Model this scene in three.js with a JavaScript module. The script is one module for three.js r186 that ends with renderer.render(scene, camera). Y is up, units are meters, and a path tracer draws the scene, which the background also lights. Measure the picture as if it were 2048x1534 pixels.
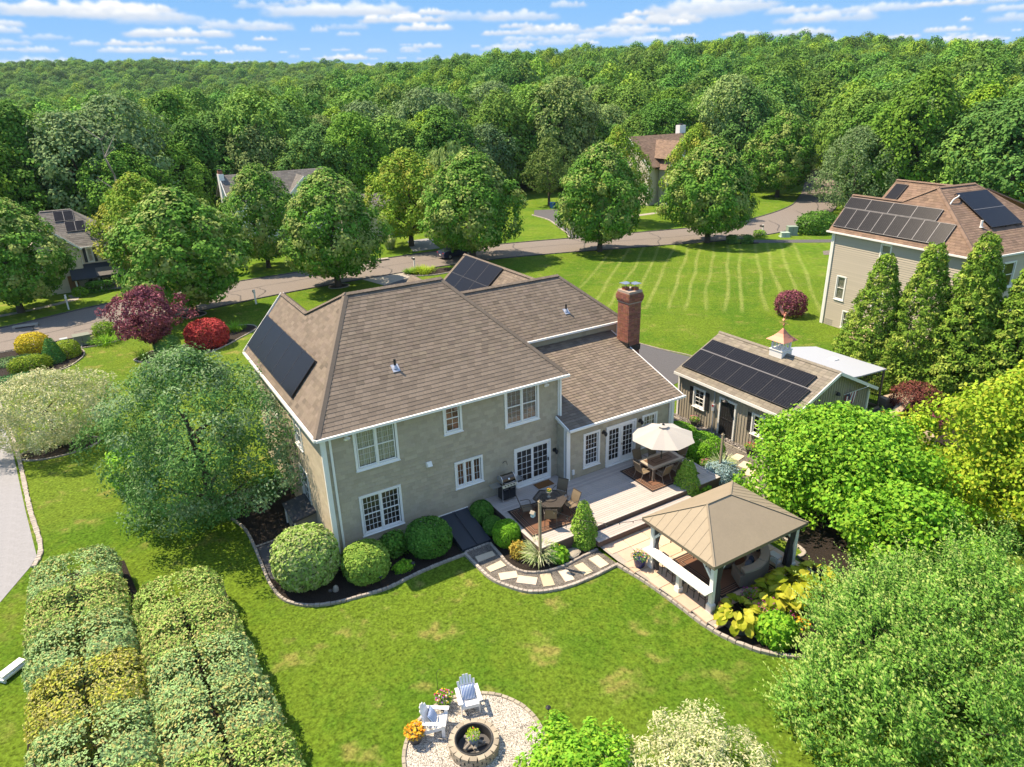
import * as THREE from 'three';
import { ImprovedNoise } from 'three/addons/math/ImprovedNoise.js';
import { mergeVertices } from 'three/addons/utils/BufferGeometryUtils.js';

// ---------- camera, sky, sun, exposure ----------
const scene = new THREE.Scene();
const CAM = new THREE.Vector3(-6.45, 18.05, 25.84);
const camera = new THREE.PerspectiveCamera(57.22, 1024 / 767, 0.5, 6000);
camera.position.copy(CAM);
camera.up.set(0.22083, 0.92399, -0.31223);
camera.lookAt(CAM.x + 4.75718, CAM.y + -3.81510, CAM.z + -7.92555);
camera.updateMatrixWorld();
const renderer = new THREE.WebGLRenderer({ antialias: true });
renderer.toneMapping = THREE.LinearToneMapping;
renderer.toneMappingExposure = 1.9;
renderer.shadowMap.enabled = true;
const SUN = new THREE.Vector3(-2.06, 5.5, -2.81).normalize();
const sun = new THREE.DirectionalLight(0xffeacb, 5);
sun.name = 'sun';
sun.position.copy(SUN).multiplyScalar(150);
sun.castShadow = true;
sun.shadow.mapSize.set(4096, 4096);
Object.assign(sun.shadow.camera, { left: -90, right: 110, top: 110, bottom: -90, near: 1, far: 400 });
scene.add(sun, sun.target);
scene.fog = new THREE.FogExp2(new THREE.Color().setRGB(0.62, 0.78, 1.0), 0.00006);

// ---------- random numbers and noise ----------
const rng = (a) => () => { a = (a + 0x6d2b79f5) | 0; let t = Math.imul(a ^ (a >>> 15), 1 | a); t = (t + Math.imul(t ^ (t >>> 7), 61 | t)) ^ t; return ((t ^ (t >>> 14)) >>> 0) / 4294967296; };
const IN = new ImprovedNoise();
const noise = (x, y, z = 0) => IN.noise(x, y, z);
const fbm = (x, y, o = 4, z = 0) => { let s = 0, a = 0.5, f = 1; for (let i = 0; i < o; i++) { s += a * IN.noise(x * f + i * 17.3, y * f - i * 9.1, z + i * 3.7); f *= 2.03; a *= 0.5; } return s; };
const clamp = (x, a = 0, b = 1) => Math.min(b, Math.max(a, x));
const sstep = (a, b, x) => { const t = clamp((x - a) / (b - a)); return t * t * (3 - 2 * t); };
const lerp = (a, b, t) => a + (b - a) * t;
const mix3 = (a, b, t) => [lerp(a[0], b[0], t), lerp(a[1], b[1], t), lerp(a[2], b[2], t)];
const V = (x, y, z) => new THREE.Vector3(x, y, z);

// ---------- sky: clear blue with small fair-weather cumulus all round ----------
{
  const W = 4096, Hh = 2048, data = new Float32Array(W * Hh * 4);
  const r = rng(77);
  for (let j = 0; j < Hh; j++) {
    const el = ((j + 0.5) / Hh - 0.5) * Math.PI;
    const e = Math.max(0, el), hz = Math.exp(-e / 0.055), t = Math.exp(-e / 0.5);
    const base = mix3([0.085, 0.20, 0.46], [0.125, 0.30, 0.54], t);
    const c = mix3(base, [0.34, 0.44, 0.55], 0.75 * hz);
    for (let i = 0; i < W; i++) { const o = (j * W + i) * 4; data[o] = c[0]; data[o + 1] = c[1]; data[o + 2] = c[2]; data[o + 3] = 1; }
  }
  // clouds: bands of equal apparent kind, smaller and flatter towards the horizon
  const px = 2 * Math.PI / W;
  let band = 0.0135;
  for (let b = 0; band < 1.2; b++) {
    const size = band * 0.62, n = Math.round(2 * Math.PI * Math.cos(band) / (size * 0.78));
    for (let k = 0; k < n; k++) {
      const az = r() * 2 * Math.PI, el = band * (0.8 + 0.45 * r()), big = Math.pow(r(), 2.2);
      const w = size * (0.22 + 1.15 * big) / Math.cos(el), h = size * Math.cos(el * 0.8) * (0.05 + 0.16 * big + 0.05 * r()) + size * Math.sin(el) * 0.35, sd = r() * 100, op = 0.4 + 0.6 * r();
      const x0 = Math.floor((az - w) / px), x1 = Math.ceil((az + w) / px), y0 = Math.floor(((el - 0.6 * h) / Math.PI + 0.5) * Hh), y1 = Math.ceil(((el + 1.3 * h) / Math.PI + 0.5) * Hh);
      for (let y = y0; y <= y1; y++) for (let x = x0; x <= x1; x++) {
        const u = (x * px - az) / w, v = (((y + 0.5) / Hh - 0.5) * Math.PI - el) / h;
        const prof = Math.sqrt(Math.max(0, 1 - u * u)) * (0.62 + 0.9 * fbm(u * 2.6 * Math.max(1, w / size) + sd, sd, 3));
        const low = -0.16 - 0.14 * fbm(u * 4 + sd, sd + 9, 2);
        const edge = fbm(u * 6 + sd, v * 2.4 + sd, 4) * 0.55;
        let a = sstep(-0.08, 0.3, prof - v + edge * 0.8) * sstep(-0.22, 0.12, v - low + edge * 0.35) * sstep(1, 0.75, Math.abs(u) + edge * 0.4);
        if (a <= 0.004) continue;
        a *= op * sstep(0.06, 0.34, prof + 0.2);
        const lit = sstep(-0.1, 0.55, v + 0.35 * edge);
        const col = mix3([0.38, 0.42, 0.48], [0.62, 0.61, 0.59], lit);
        const yy = clamp(y, 0, Hh - 1), o = (yy * W + ((x % W) + W) % W) * 4;
        for (let c = 0; c < 3; c++) data[o + c] = lerp(data[o + c], col[c], a);
      }
    }
    band *= 1.3;
  }
  const sky = new THREE.DataTexture(data, W, Hh, THREE.RGBAFormat, THREE.FloatType);
  sky.mapping = THREE.EquirectangularReflectionMapping;
  sky.minFilter = sky.magFilter = THREE.LinearFilter;
  sky.needsUpdate = true;
  scene.background = sky;
  scene.environment = sky;
  scene.backgroundIntensity = 1; scene.environmentIntensity = 1;
}

// ---------- the lie of the land ----------
const G0 = (x, z) => -0.75 - 0.75 * sstep(8, 44, -z);                       // yard and street: a gentle fall to the road
function land(x, z) {                                                       // yard, then the wooded slopes far behind
  const dx = x - CAM.x, dz = z - CAM.z, r = Math.hypot(dx, dz), az = Math.atan2(dx, -dz) * 180 / Math.PI;
  let y = G0(x, z);
  if (r < 125) return y;
  const right = sstep(6, 34, az), back = sstep(140, 110, Math.abs(az - 25));
  const hill = lerp(4, 33, right) - 10 * sstep(48, 70, az);
  let h = hill * sstep(135, 640, r) * back;
  h += (1 - right) * 58 * sstep(640, 1400, r) * back + right * 8 * sstep(650, 1200, r);
  h += sstep(150, 330, r) * (9 * fbm(x / 190, z / 190, 3) + 3 * fbm(x / 60 + 5, z / 60, 2)) * back;
  return y + h;
}

// ---------- textures ----------
function dataTex(n, fn, srgb = true) {
  const d = new Uint8Array(n * n * 4);
  const enc = (c) => Math.round(255 * clamp(srgb ? (c <= 0.0031308 ? c * 12.92 : 1.055 * Math.pow(c, 1 / 2.4) - 0.055) : c));
  for (let j = 0; j < n; j++) for (let i = 0; i < n; i++) { const c = fn(i, j), o = (j * n + i) * 4; d[o] = enc(c[0]); d[o + 1] = enc(c[1]); d[o + 2] = enc(c[2]); d[o + 3] = 255; }
  const t = new THREE.DataTexture(d, n, n); t.wrapS = t.wrapT = THREE.RepeatWrapping; t.magFilter = THREE.LinearFilter; t.minFilter = THREE.LinearMipmapLinearFilter; t.generateMipmaps = true;
  if (srgb) t.colorSpace = THREE.SRGBColorSpace; t.needsUpdate = true; return t;
}
function tileNoise(n, cells, seed, oct = 4) {                               // value noise that tiles
  const out = new Float32Array(n * n); let amp = 1, tot = 0, c = cells; const r = rng(seed);
  for (let o = 0; o < oct; o++, c *= 2, amp *= 0.55) {
    const g = new Float32Array(c * c).map(() => r()); tot += amp;
    for (let j = 0; j < n; j++) for (let i = 0; i < n; i++) {
      const x = i / n * c, y = j / n * c, xi = Math.floor(x), yi = Math.floor(y), fx = x - xi, fy = y - yi, sx = fx * fx * (3 - 2 * fx), sy = fy * fy * (3 - 2 * fy);
      const a = g[(yi % c) * c + xi % c], b = g[(yi % c) * c + (xi + 1) % c], d = g[((yi + 1) % c) * c + xi % c], e = g[((yi + 1) % c) * c + (xi + 1) % c];
      out[j * n + i] += amp * lerp(lerp(a, b, sx), lerp(d, e, sx), sy);
    }
  }
  for (let k = 0; k < out.length; k++) out[k] /= tot;
  return out;
}
const TN = 512, NA = tileNoise(TN, 6, 11, 6), NB = tileNoise(TN, 48, 12, 4), NC = tileNoise(TN, 128, 13, 2);
const grey = (lo, hi, f) => dataTex(TN, (i, j) => { const v = lerp(lo, hi, clamp(f(j * TN + i))); return [v, v, v]; });
const texSoft = grey(0.78, 1.0, (k) => NA[k] * 0.7 + NB[k] * 0.5 - 0.1);                       // broad soft wear
const texGrit = grey(0.5, 1.0, (k) => (NC[k] - 0.5) * 1.5 + 0.35 + NA[k] * 0.35);               // grit: asphalt, mulch, render
const texPebble = dataTex(TN, (i, j) => { const k = j * TN + i, v = clamp((NC[k] - 0.5) * 2.6 + 0.62 + (NA[k] - 0.5) * 0.5, 0.12, 1), w = NB[(k * 7 + 31) % (TN * TN)]; return [v, v * lerp(0.97, 1.0, w), v * lerp(0.9, 1.04, w)]; });
const bumpGrit = dataTex(TN, (i, j) => { const v = clamp((NC[j * TN + i] - 0.5) * 1.6 + 0.5); return [v, v, v]; }, false);
const scaled = (t, mPerTile) => { const c = t.clone(); c.repeat.set(1 / mPerTile, 1 / mPerTile); c.needsUpdate = true; return c; };

// ---------- materials (colours are linear, real-world) ----------
const lin = (c) => new THREE.Color().setRGB(c[0], c[1], c[2]);
function mat(c, rough = 0.8, o = {}) { const m = new THREE.MeshStandardMaterial({ color: lin(c), roughness: rough, vertexColors: true, side: THREE.DoubleSide, ...o }); return m; }
const leafMat = (through = 0.32, rough = 0.75) => new THREE.MeshPhysicalMaterial({ color: 0xffffff, roughness: rough, vertexColors: true, side: THREE.DoubleSide, transmission: through, thickness: 0, specularIntensity: 0.22 });
const M = {
  leaf: leafMat(0.30, 0.8), leafDense: leafMat(0.2, 0.85), leafShiny: leafMat(0.28, 0.6),
  bark: mat([0.11, 0.088, 0.068], 0.95, { map: scaled(texGrit, 0.5) }), barkPale: mat([0.30, 0.27, 0.23], 0.95, { map: scaled(texGrit, 0.5) }),
  roof: mat([0.235, 0.192, 0.152], 0.95, { map: scaled(texGrit, 0.7) }), roofRed: mat([0.27, 0.185, 0.135], 0.95, { map: scaled(texGrit, 0.7) }), roofGrey: mat([0.20, 0.19, 0.18], 0.95, { map: scaled(texGrit, 0.7) }), roofShed: mat([0.29, 0.26, 0.21], 0.95, { map: scaled(texGrit, 0.7) }),
  siding: mat([0.46, 0.405, 0.30], 0.85, { map: scaled(texSoft, 2.2) }), vinyl: mat([0.46, 0.41, 0.335], 0.6), vinylPale: mat([0.62, 0.56, 0.47], 0.6), vinylWhite: mat([0.78, 0.79, 0.80], 0.6), siding2: mat([0.33, 0.31, 0.25], 0.8),
  shedWall: mat([0.40, 0.36, 0.285], 0.8, { map: scaled(texSoft, 1.5) }),
  white: mat([0.80, 0.80, 0.78], 0.5), whiteGloss: mat([0.82, 0.82, 0.82], 0.3), trimShade: mat([0.6, 0.6, 0.58], 0.5), cream: mat([0.62, 0.54, 0.40], 0.7),
  black: mat([0.022, 0.022, 0.024], 0.5), blackMetal: mat([0.03, 0.03, 0.032], 0.45, { metalness: 0.3 }), darkSlate: mat([0.032, 0.04, 0.055], 0.6),
  interior: mat([0.10, 0.085, 0.07], 0.9), blind: mat([0.62, 0.60, 0.55], 0.8), curtain: mat([0.5, 0.49, 0.38], 0.9), wood: mat([0.28, 0.15, 0.075], 0.5),
  glass: new THREE.MeshPhysicalMaterial({ color: 0xffffff, roughness: 0.02, transmission: 1, thickness: 0, ior: 1.5, side: THREE.DoubleSide }),
  panel: new THREE.MeshPhysicalMaterial({ color: lin([0.012, 0.013, 0.018]), roughness: 0.22, specularIntensity: 0.32, side: THREE.DoubleSide }),
  panelFrame: mat([0.03, 0.03, 0.035], 0.4), panelLine: mat([0.24, 0.24, 0.26], 0.5), cell: mat([0.05, 0.052, 0.062], 0.5),
  brick: mat([0.25, 0.10, 0.065], 0.9), mortar: mat([0.36, 0.29, 0.24], 0.95), concrete: mat([0.42, 0.39, 0.34], 0.9, { map: scaled(texGrit, 0.6) }),
  steel: mat([0.55, 0.57, 0.6], 0.3, { metalness: 0.9 }), galv: mat([0.36, 0.39, 0.44], 0.6), copper: mat([0.40, 0.18, 0.12], 0.55, { metalness: 0.25 }),
  asphalt: mat([0.235, 0.205, 0.185], 0.95, { map: scaled(texGrit, 0.9) }), asphaltDark: mat([0.11, 0.11, 0.12], 0.9, { map: scaled(texGrit, 0.7) }), asphaltPale: mat([0.33, 0.335, 0.36], 0.9, { map: scaled(texGrit, 0.8) }), seal: mat([0.028, 0.028, 0.03], 0.6),
  mulch: mat([0.052, 0.037, 0.028], 1, { map: scaled(texPebble, 1.3), bumpMap: scaled(bumpGrit, 1.0), bumpScale: 0.03 }), gravel: mat([0.30, 0.275, 0.245], 0.95, { map: scaled(texPebble, 1.6), bumpMap: scaled(bumpGrit, 1.2), bumpScale: 0.02 }),
  gravelWhite: mat([0.80, 0.75, 0.67], 0.95, { map: scaled(texPebble, 2.0), bumpMap: scaled(bumpGrit, 1.6), bumpScale: 0.02 }),
  granite: mat([0.48, 0.44, 0.40], 0.9, { map: scaled(texGrit, 0.35) }), flag: mat([0.60, 0.52, 0.40], 0.85, { map: scaled(texSoft, 0.9) }), patio: mat([0.62, 0.47, 0.35], 0.85, { map: scaled(texSoft, 1.1) }),
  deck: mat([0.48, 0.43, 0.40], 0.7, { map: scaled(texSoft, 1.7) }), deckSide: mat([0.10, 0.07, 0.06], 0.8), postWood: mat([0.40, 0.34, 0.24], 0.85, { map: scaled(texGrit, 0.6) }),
  pavRoof: mat([0.30, 0.25, 0.175], 0.65, { map: scaled(texSoft, 3) }), rugBrown: mat([0.155, 0.075, 0.042], 0.95), rugDark: mat([0.03, 0.022, 0.02], 0.95), rugTan: mat([0.30, 0.17, 0.10], 0.95), matCoir: mat([0.17, 0.075, 0.022], 1),
  sling: mat([0.17, 0.13, 0.082], 0.8), frameMetal: mat([0.085, 0.072, 0.062], 0.45, { metalness: 0.3 }), frameTan: mat([0.22, 0.19, 0.16], 0.45, { metalness: 0.3 }), tile: mat([0.16, 0.10, 0.068], 0.5), tileEdge: mat([0.42, 0.36, 0.29], 0.5),
  canvas: new THREE.MeshPhysicalMaterial({ color: lin([0.47, 0.45, 0.42]), roughness: 0.9, vertexColors: true, side: THREE.DoubleSide, transmission: 0.2, thickness: 0 }),
  wicker: mat([0.17, 0.145, 0.115], 0.8), cushion: mat([0.36, 0.31, 0.25], 0.9), navy: mat([0.035, 0.05, 0.095], 0.9), blueWhite: mat([0.3, 0.42, 0.66], 0.9), drape: mat([0.05, 0.045, 0.045], 0.9),
  cobalt: mat([0.035, 0.035, 0.16], 0.25), terracotta: mat([0.30, 0.095, 0.05], 0.8), planter: mat([0.075, 0.072, 0.075], 0.7), stone: mat([0.42, 0.38, 0.31], 0.9, { map: scaled(texGrit, 0.5) }), retaining: mat([0.44, 0.37, 0.28], 0.9, { map: scaled(texGrit, 0.6) }),
  flower: mat([1, 1, 1], 0.7), green: mat([0.16, 0.22, 0.17], 0.6), blue: mat([0.02, 0.12, 0.4], 0.5), carPaint: new THREE.MeshPhysicalMaterial({ color: lin([0.02, 0.03, 0.09]), roughness: 0.3, metalness: 0.3, clearcoat: 1, clearcoatRoughness: 0.05 }), glassDark: mat([0.015, 0.017, 0.02], 0.08), redLamp: mat([0.35, 0.02, 0.02], 0.3),
  peach: mat([0.66, 0.47, 0.34], 0.7), metalBed: mat([0.13, 0.14, 0.155], 0.5, { metalness: 0.3 }), vent: mat([0.02, 0.02, 0.02], 0.6), lead: mat([0.42, 0.46, 0.55], 0.5, { metalness: 0.4 }),
};

// ---------- names and labels ----------
const used = {};
function numbered(name) { const n = used[name] = (used[name] ?? -1) + 1; return n ? name + '_' + String(n).padStart(3, '0') : name; }
function tag(o, label, category, group) { if (label) o.userData.label = label; if (category) o.userData.category = category; if (group) o.userData.group = group; return o; }
function thing(name, label, category, [x, y, z] = [0, 0, 0], turn = 0, group) {
  const o = new THREE.Group(); o.name = numbered(name); scene.add(o); o.position.set(x, y, z); o.rotation.y = turn; return tag(o, label, category, group);
}
function ground(o, name) { o.name = numbered(name); o.userData.kind = 'structure'; scene.add(o); return o; }
function copy(src, label, [x, y, z], turn = 0, scale = 1, group) {
  const c = src.clone(); c.name = numbered(src.name.replace(/_\d{3}$/, '')); c.userData = { ...src.userData, label: label ?? src.userData.label }; if (group) c.userData.group = group;
  scene.add(c); c.position.set(x, y, z); c.rotation.set(0, turn, 0); Array.isArray(scale) ? c.scale.set(...scale) : c.scale.setScalar(scale); return c;
}
function mesh(name, geo, material, parent, label, kind) {
  const m = new THREE.Mesh(geo, material); m.name = name; m.castShadow = m.receiveShadow = true; if (label) m.userData.label = label; if (kind) m.userData.kind = kind; (parent ?? scene).add(m); return m;
}
function part(name, parent) { const g = new THREE.Group(); g.name = name; parent.add(g); return g; }

// ---------- a builder that joins boxes, quads, tubes and turned shapes into one mesh ----------
const W1 = [1, 1, 1], I4 = new THREE.Matrix4();
class GB {
  constructor() { this.p = []; this.n = []; this.u = []; this.c = []; this.i = []; this.m = null; }
  at(m) { this.m = m; return this; }                                         // matrix for what follows
  v(x, y, z, nx, ny, nz, u, w, c) {
    if (this.m) { const e = this.m.elements; const X = e[0] * x + e[4] * y + e[8] * z + e[12], Y = e[1] * x + e[5] * y + e[9] * z + e[13], Z = e[2] * x + e[6] * y + e[10] * z + e[14]; const a = e[0] * nx + e[4] * ny + e[8] * nz, b = e[1] * nx + e[5] * ny + e[9] * nz, d = e[2] * nx + e[6] * ny + e[10] * nz, l = Math.hypot(a, b, d) || 1; x = X; y = Y; z = Z; nx = a / l; ny = b / l; nz = d / l; }
    this.p.push(x, y, z); this.n.push(nx, ny, nz); this.u.push(u, w); this.c.push(c[0], c[1], c[2]); return this.p.length / 3 - 1;
  }
  poly(pts, c = W1) {                                                        // flat convex polygon, counter-clockwise from outside
    const a = pts[0], b = pts[1], d = pts[pts.length - 1];
    let ux = b[0] - a[0], uy = b[1] - a[1], uz = b[2] - a[2]; const vx = d[0] - a[0], vy = d[1] - a[1], vz = d[2] - a[2];
    let nx = uy * vz - uz * vy, ny = uz * vx - ux * vz, nz = ux * vy - uy * vx; let l = Math.hypot(nx, ny, nz) || 1; nx /= l; ny /= l; nz /= l;
    l = Math.hypot(ux, uy, uz) || 1; ux /= l; uy /= l; uz /= l; const wx = ny * uz - nz * uy, wy = nz * ux - nx * uz, wz = nx * uy - ny * ux;
    const k = pts.map((q) => this.v(q[0], q[1], q[2], nx, ny, nz, q[0] * ux + q[1] * uy + q[2] * uz, q[0] * wx + q[1] * wy + q[2] * wz, c));
    for (let j = 1; j < k.length - 1; j++) this.i.push(k[0], k[j], k[j + 1]);
    return this;
  }
  box(cx, cy, cz, sx, sy, sz, c = W1, rot) {                                 // rot: [rx, ry, rz] about the centre
    const x = sx / 2, y = sy / 2, z = sz / 2, old = this.m;
    const m = new THREE.Matrix4().makeRotationFromEuler(rot ? new THREE.Euler(...rot, 'YXZ') : new THREE.Euler()); m.setPosition(cx, cy, cz);
    this.m = old ? old.clone().multiply(m) : m;
    const Q = (a, b, d, e) => this.poly([a, b, d, e], c);
    Q([-x, -y, z], [x, -y, z], [x, y, z], [-x, y, z]); Q([x, -y, -z], [-x, -y, -z], [-x, y, -z], [x, y, -z]);
    Q([x, -y, z], [x, -y, -z], [x, y, -z], [x, y, z]); Q([-x, -y, -z], [-x, -y, z], [-x, y, z], [-x, y, -z]);
    Q([-x, y, z], [x, y, z], [x, y, -z], [-x, y, -z]); Q([-x, -y, -z], [x, -y, -z], [x, -y, z], [-x, -y, z]);
    this.m = old; return this;
  }
  bar(a, b, w, h, c = W1) {                                                  // a box between two points
    const A = V(...a), B = V(...b), d = B.clone().sub(A), L = d.length(), m = new THREE.Matrix4();
    const z = d.normalize(), up = Math.abs(z.y) > 0.95 ? V(1, 0, 0) : V(0, 1, 0), x = up.clone().cross(z).normalize(), y = z.clone().cross(x);
    m.makeBasis(x, y, z).setPosition(A.add(B).multiplyScalar(0.5)); const old = this.m; this.m = old ? old.clone().multiply(m) : m; this.box(0, 0, 0, w, h, L, c); this.m = old; return this;
  }
  add(geo, m = I4, c = W1) {
    const P = geo.attributes.position, N = geo.attributes.normal, U = geo.attributes.uv, base = this.p.length / 3, old = this.m; this.m = old ? old.clone().multiply(m) : m;
    for (let k = 0; k < P.count; k++) this.v(P.getX(k), P.getY(k), P.getZ(k), N.getX(k), N.getY(k), N.getZ(k), U ? U.getX(k) : 0, U ? U.getY(k) : 0, c);
    if (geo.index) for (let k = 0; k < geo.index.count; k++) this.i.push(base + geo.index.getX(k)); else for (let k = 0; k < P.count; k++) this.i.push(base + k);
    this.m = old; return this;
  }
  tube(a, b, r0, r1 = r0, seg = 7, c = W1, caps = true) {
    const A = V(...a), B = V(...b), d = B.clone().sub(A), L = d.length(); const m = new THREE.Matrix4().makeRotationFromQuaternion(new THREE.Quaternion().setFromUnitVectors(V(0, 1, 0), d.normalize())).setPosition(A.add(B).multiplyScalar(0.5));
    return this.add(new THREE.CylinderGeometry(r1, r0, L, seg, 1, !caps), m, c);
  }
  curve(pts, r, seg = 6, n = 12, c = W1) { return this.add(new THREE.TubeGeometry(new THREE.CatmullRomCurve3(pts.map((q) => V(...q))), n, r, seg), I4, c); }
  lathe(prof, x, y, z, seg = 14, c = W1) { return this.add(new THREE.LatheGeometry(prof.map((q) => new THREE.Vector2(q[0], q[1])), seg), new THREE.Matrix4().setPosition(x, y, z), c); }
  geo() {
    const g = new THREE.BufferGeometry(); g.setAttribute('position', new THREE.Float32BufferAttribute(this.p, 3)); g.setAttribute('normal', new THREE.Float32BufferAttribute(this.n, 3)); g.setAttribute('uv', new THREE.Float32BufferAttribute(this.u, 2)); g.setAttribute('color', new THREE.Float32BufferAttribute(this.c, 3)); g.setIndex(this.i); return g;
  }
  build(name, material, parent, label, kind) { return mesh(name, this.geo(), material, parent, label, kind); }
}
const one = (f) => { const g = new GB(); f(g); return g; };
// ---------- ground sheets ----------
function gridSheet(x0, x1, z0, z1, step, hgt, name, material, skip) {
  const nx = Math.round((x1 - x0) / step), nz = Math.round((z1 - z0) / step), p = [], n = [], u = [], idx = [], c = [];
  for (let j = 0; j <= nz; j++) for (let i = 0; i <= nx; i++) {
    const x = lerp(x0, x1, i / nx), z = lerp(z0, z1, j / nz), y = hgt(x, z), e = 0.5, nn = V(hgt(x - e, z) - hgt(x + e, z), 2 * e, hgt(x, z - e) - hgt(x, z + e)).normalize();
    p.push(x, y, z); n.push(nn.x, nn.y, nn.z); u.push(i / nx, j / nz); c.push(1, 1, 1);
  }
  for (let j = 0; j < nz; j++) for (let i = 0; i < nx; i++) {
    const x = lerp(x0, x1, (i + 0.5) / nx), z = lerp(z0, z1, (j + 0.5) / nz); if (skip && skip(x, z)) continue;
    const a = j * (nx + 1) + i, b = a + 1, d = a + nx + 1, e = d + 1; idx.push(a, d, b, b, d, e);
  }
  const g = new THREE.BufferGeometry(); g.setAttribute('position', new THREE.Float32BufferAttribute(p, 3)); g.setAttribute('normal', new THREE.Float32BufferAttribute(n, 3)); g.setAttribute('uv', new THREE.Float32BufferAttribute(u, 2)); g.setAttribute('color', new THREE.Float32BufferAttribute(c, 3)); g.setIndex(idx);
  const m = new THREE.Mesh(g, material); m.receiveShadow = m.castShadow = true; return ground(m, name);
}
const LAWN = [0.115, 0.185, 0.018], LUSH = [0.076, 0.155, 0.013], DRY = [0.28, 0.25, 0.075], PALE = [0.20, 0.245, 0.05];
const MOW = [0.8, 3.2, 5, 6.9, 8.7, 10.6, 12.1, 13.9, 15.8, 17.1, 19.2, 20.7, 22.3, 23.9];
const rt = rng(5);
const hashN = new Float32Array(1 << 16).map(() => rt());
const hsh = (i, j) => hashN[((i * 73856093) ^ (j * 19349663)) & 65535];
function lawnColor(x, z, fine, i, j) {
  const b = fbm(x * 0.16, z * 0.16, 3), m = fbm(x * 0.55 + 7, z * 0.55, 3), s = fbm(x * 1.9, z * 1.9 + 4, 2);
  let c = mix3(LAWN, LUSH, sstep(-0.2, 0.3, b + 0.6 * m + 0.5 * s));
  let dry = sstep(0.0, 0.4, m * 0.9 + s * 0.45 + 0.35 * fbm(x * 0.09 + 31, z * 0.09, 2) - 0.02);
  if (z > 2.5 && z < 12 && x > -5 && x < 11) dry *= 1.0; else if (z < -10 && x < 6) dry = dry * 0.75 + 0.16; else dry *= 0.55;
  c = mix3(c, mix3(PALE, DRY, sstep(0.1, 0.5, s + m)), clamp(dry) * 0.72);
  const nn = x * 0.67 + z * 0.742, al = x * 0.742 - z * 0.67;
  if (x > 27 && z < -8) {                                                    // mowing lines of the side lawn
    const on = sstep(41.5 + 2.2 * noise(nn * 0.7, 3), 44, al) * sstep(-1.2, 0.5, nn) * sstep(80, 78, al);
    let st = 0; for (const q of MOW) { const d = Math.abs(nn - q - 0.45 * noise(al * 0.09, q)); st = Math.max(st, sstep(0.3 + 0.12 * noise(q, al * 0.3), 0.05, d) * (0.8 + 0.3 * noise(q * 3, al * 0.12))); }
    c = mix3(c, [0.25, 0.29, 0.085], st * on * (0.62 + 0.35 * noise(al * 0.8, nn)));
    c = mix3(c, DRY, on * 0.22 * sstep(0.05, 0.5, fbm(nn * 1.6, al * 0.25 + nn * 3, 3)));
    c = mix3(c, [0.06, 0.115, 0.012], 0.3 * sstep(0.0, 0.4, fbm(al * 1.2, nn * 0.4, 3)));
  }
  if (fine) { const k = 0.42 + 1.08 * (0.55 * hsh(i, j) + 0.45 * hsh(i >> 1, (j >> 1) + 77)) + 0.3 * noise(x * 7, z * 7); c = [c[0] * k, c[1] * k, c[2] * k]; }
  return c;
}
const LX0 = -26, LX1 = 60, LZ0 = -54, LZ1 = 32;
{
  const n = 2048, t = dataTex(n, (i, j) => lawnColor(lerp(LX0, LX1, (i + 0.5) / n), lerp(LZ0, LZ1, (j + 0.5) / n), true, i, j));
  gridSheet(LX0, LX1, LZ0, LZ1, 1, G0, 'lawn', new THREE.MeshPhysicalMaterial({ roughness: 1, specularIntensity: 0.1, map: t, bumpMap: (() => { const b = bumpGrit.clone(); b.repeat.set(70, 70); b.needsUpdate = true; return b; })(), bumpScale: 0.012 }));
  const n2 = 1024, X0 = -90, X1 = 170, Z0 = -130, Z1 = 50, t2 = dataTex(n2, (i, j) => { const c = lawnColor(lerp(X0, X1, (i + 0.5) / n2), lerp(Z0, Z1, (j + 0.5) / n2), false), k = 0.8 + 0.4 * hsh(i, j); return [c[0] * k, c[1] * k, c[2] * k]; });
  gridSheet(X0, X1, Z0, Z1, 2, G0, 'lawn', new THREE.MeshPhysicalMaterial({ roughness: 1, specularIntensity: 0.1, map: t2 }), (x, z) => x > LX0 && x < LX1 && z > LZ0 && z < LZ1);
  // wooded hills: one polar sheet from under the lawns out past the skyline
  const p = [], idx = [], c = [], NRr = 90, NAa = 180;
  for (let a = 0; a <= NAa; a++) for (let k = 0; k <= NRr; k++) {
    const r = 20 * Math.pow(2600 / 20, k / NRr), th = a / NAa * 2 * Math.PI, x = CAM.x + r * Math.sin(th), z = CAM.z - r * Math.cos(th), inside = x > -88 && x < 168 && z > -128 && z < 48;
    p.push(x, land(x, z) - (inside ? 1.2 : 0.12), z); c.push(1, 1, 1);
    if (a < NAa && k < NRr) { const q = a * (NRr + 1) + k; idx.push(q, q + NRr + 1, q + 1, q + 1, q + NRr + 1, q + NRr + 2); }
  }
  const g = new THREE.BufferGeometry(); g.setAttribute('position', new THREE.Float32BufferAttribute(p, 3)); g.setAttribute('color', new THREE.Float32BufferAttribute(c, 3)); g.setIndex(idx); g.computeVertexNormals();
  ground(new THREE.Mesh(g, mat([0.04, 0.062, 0.018], 1)), 'hills');
}
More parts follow.
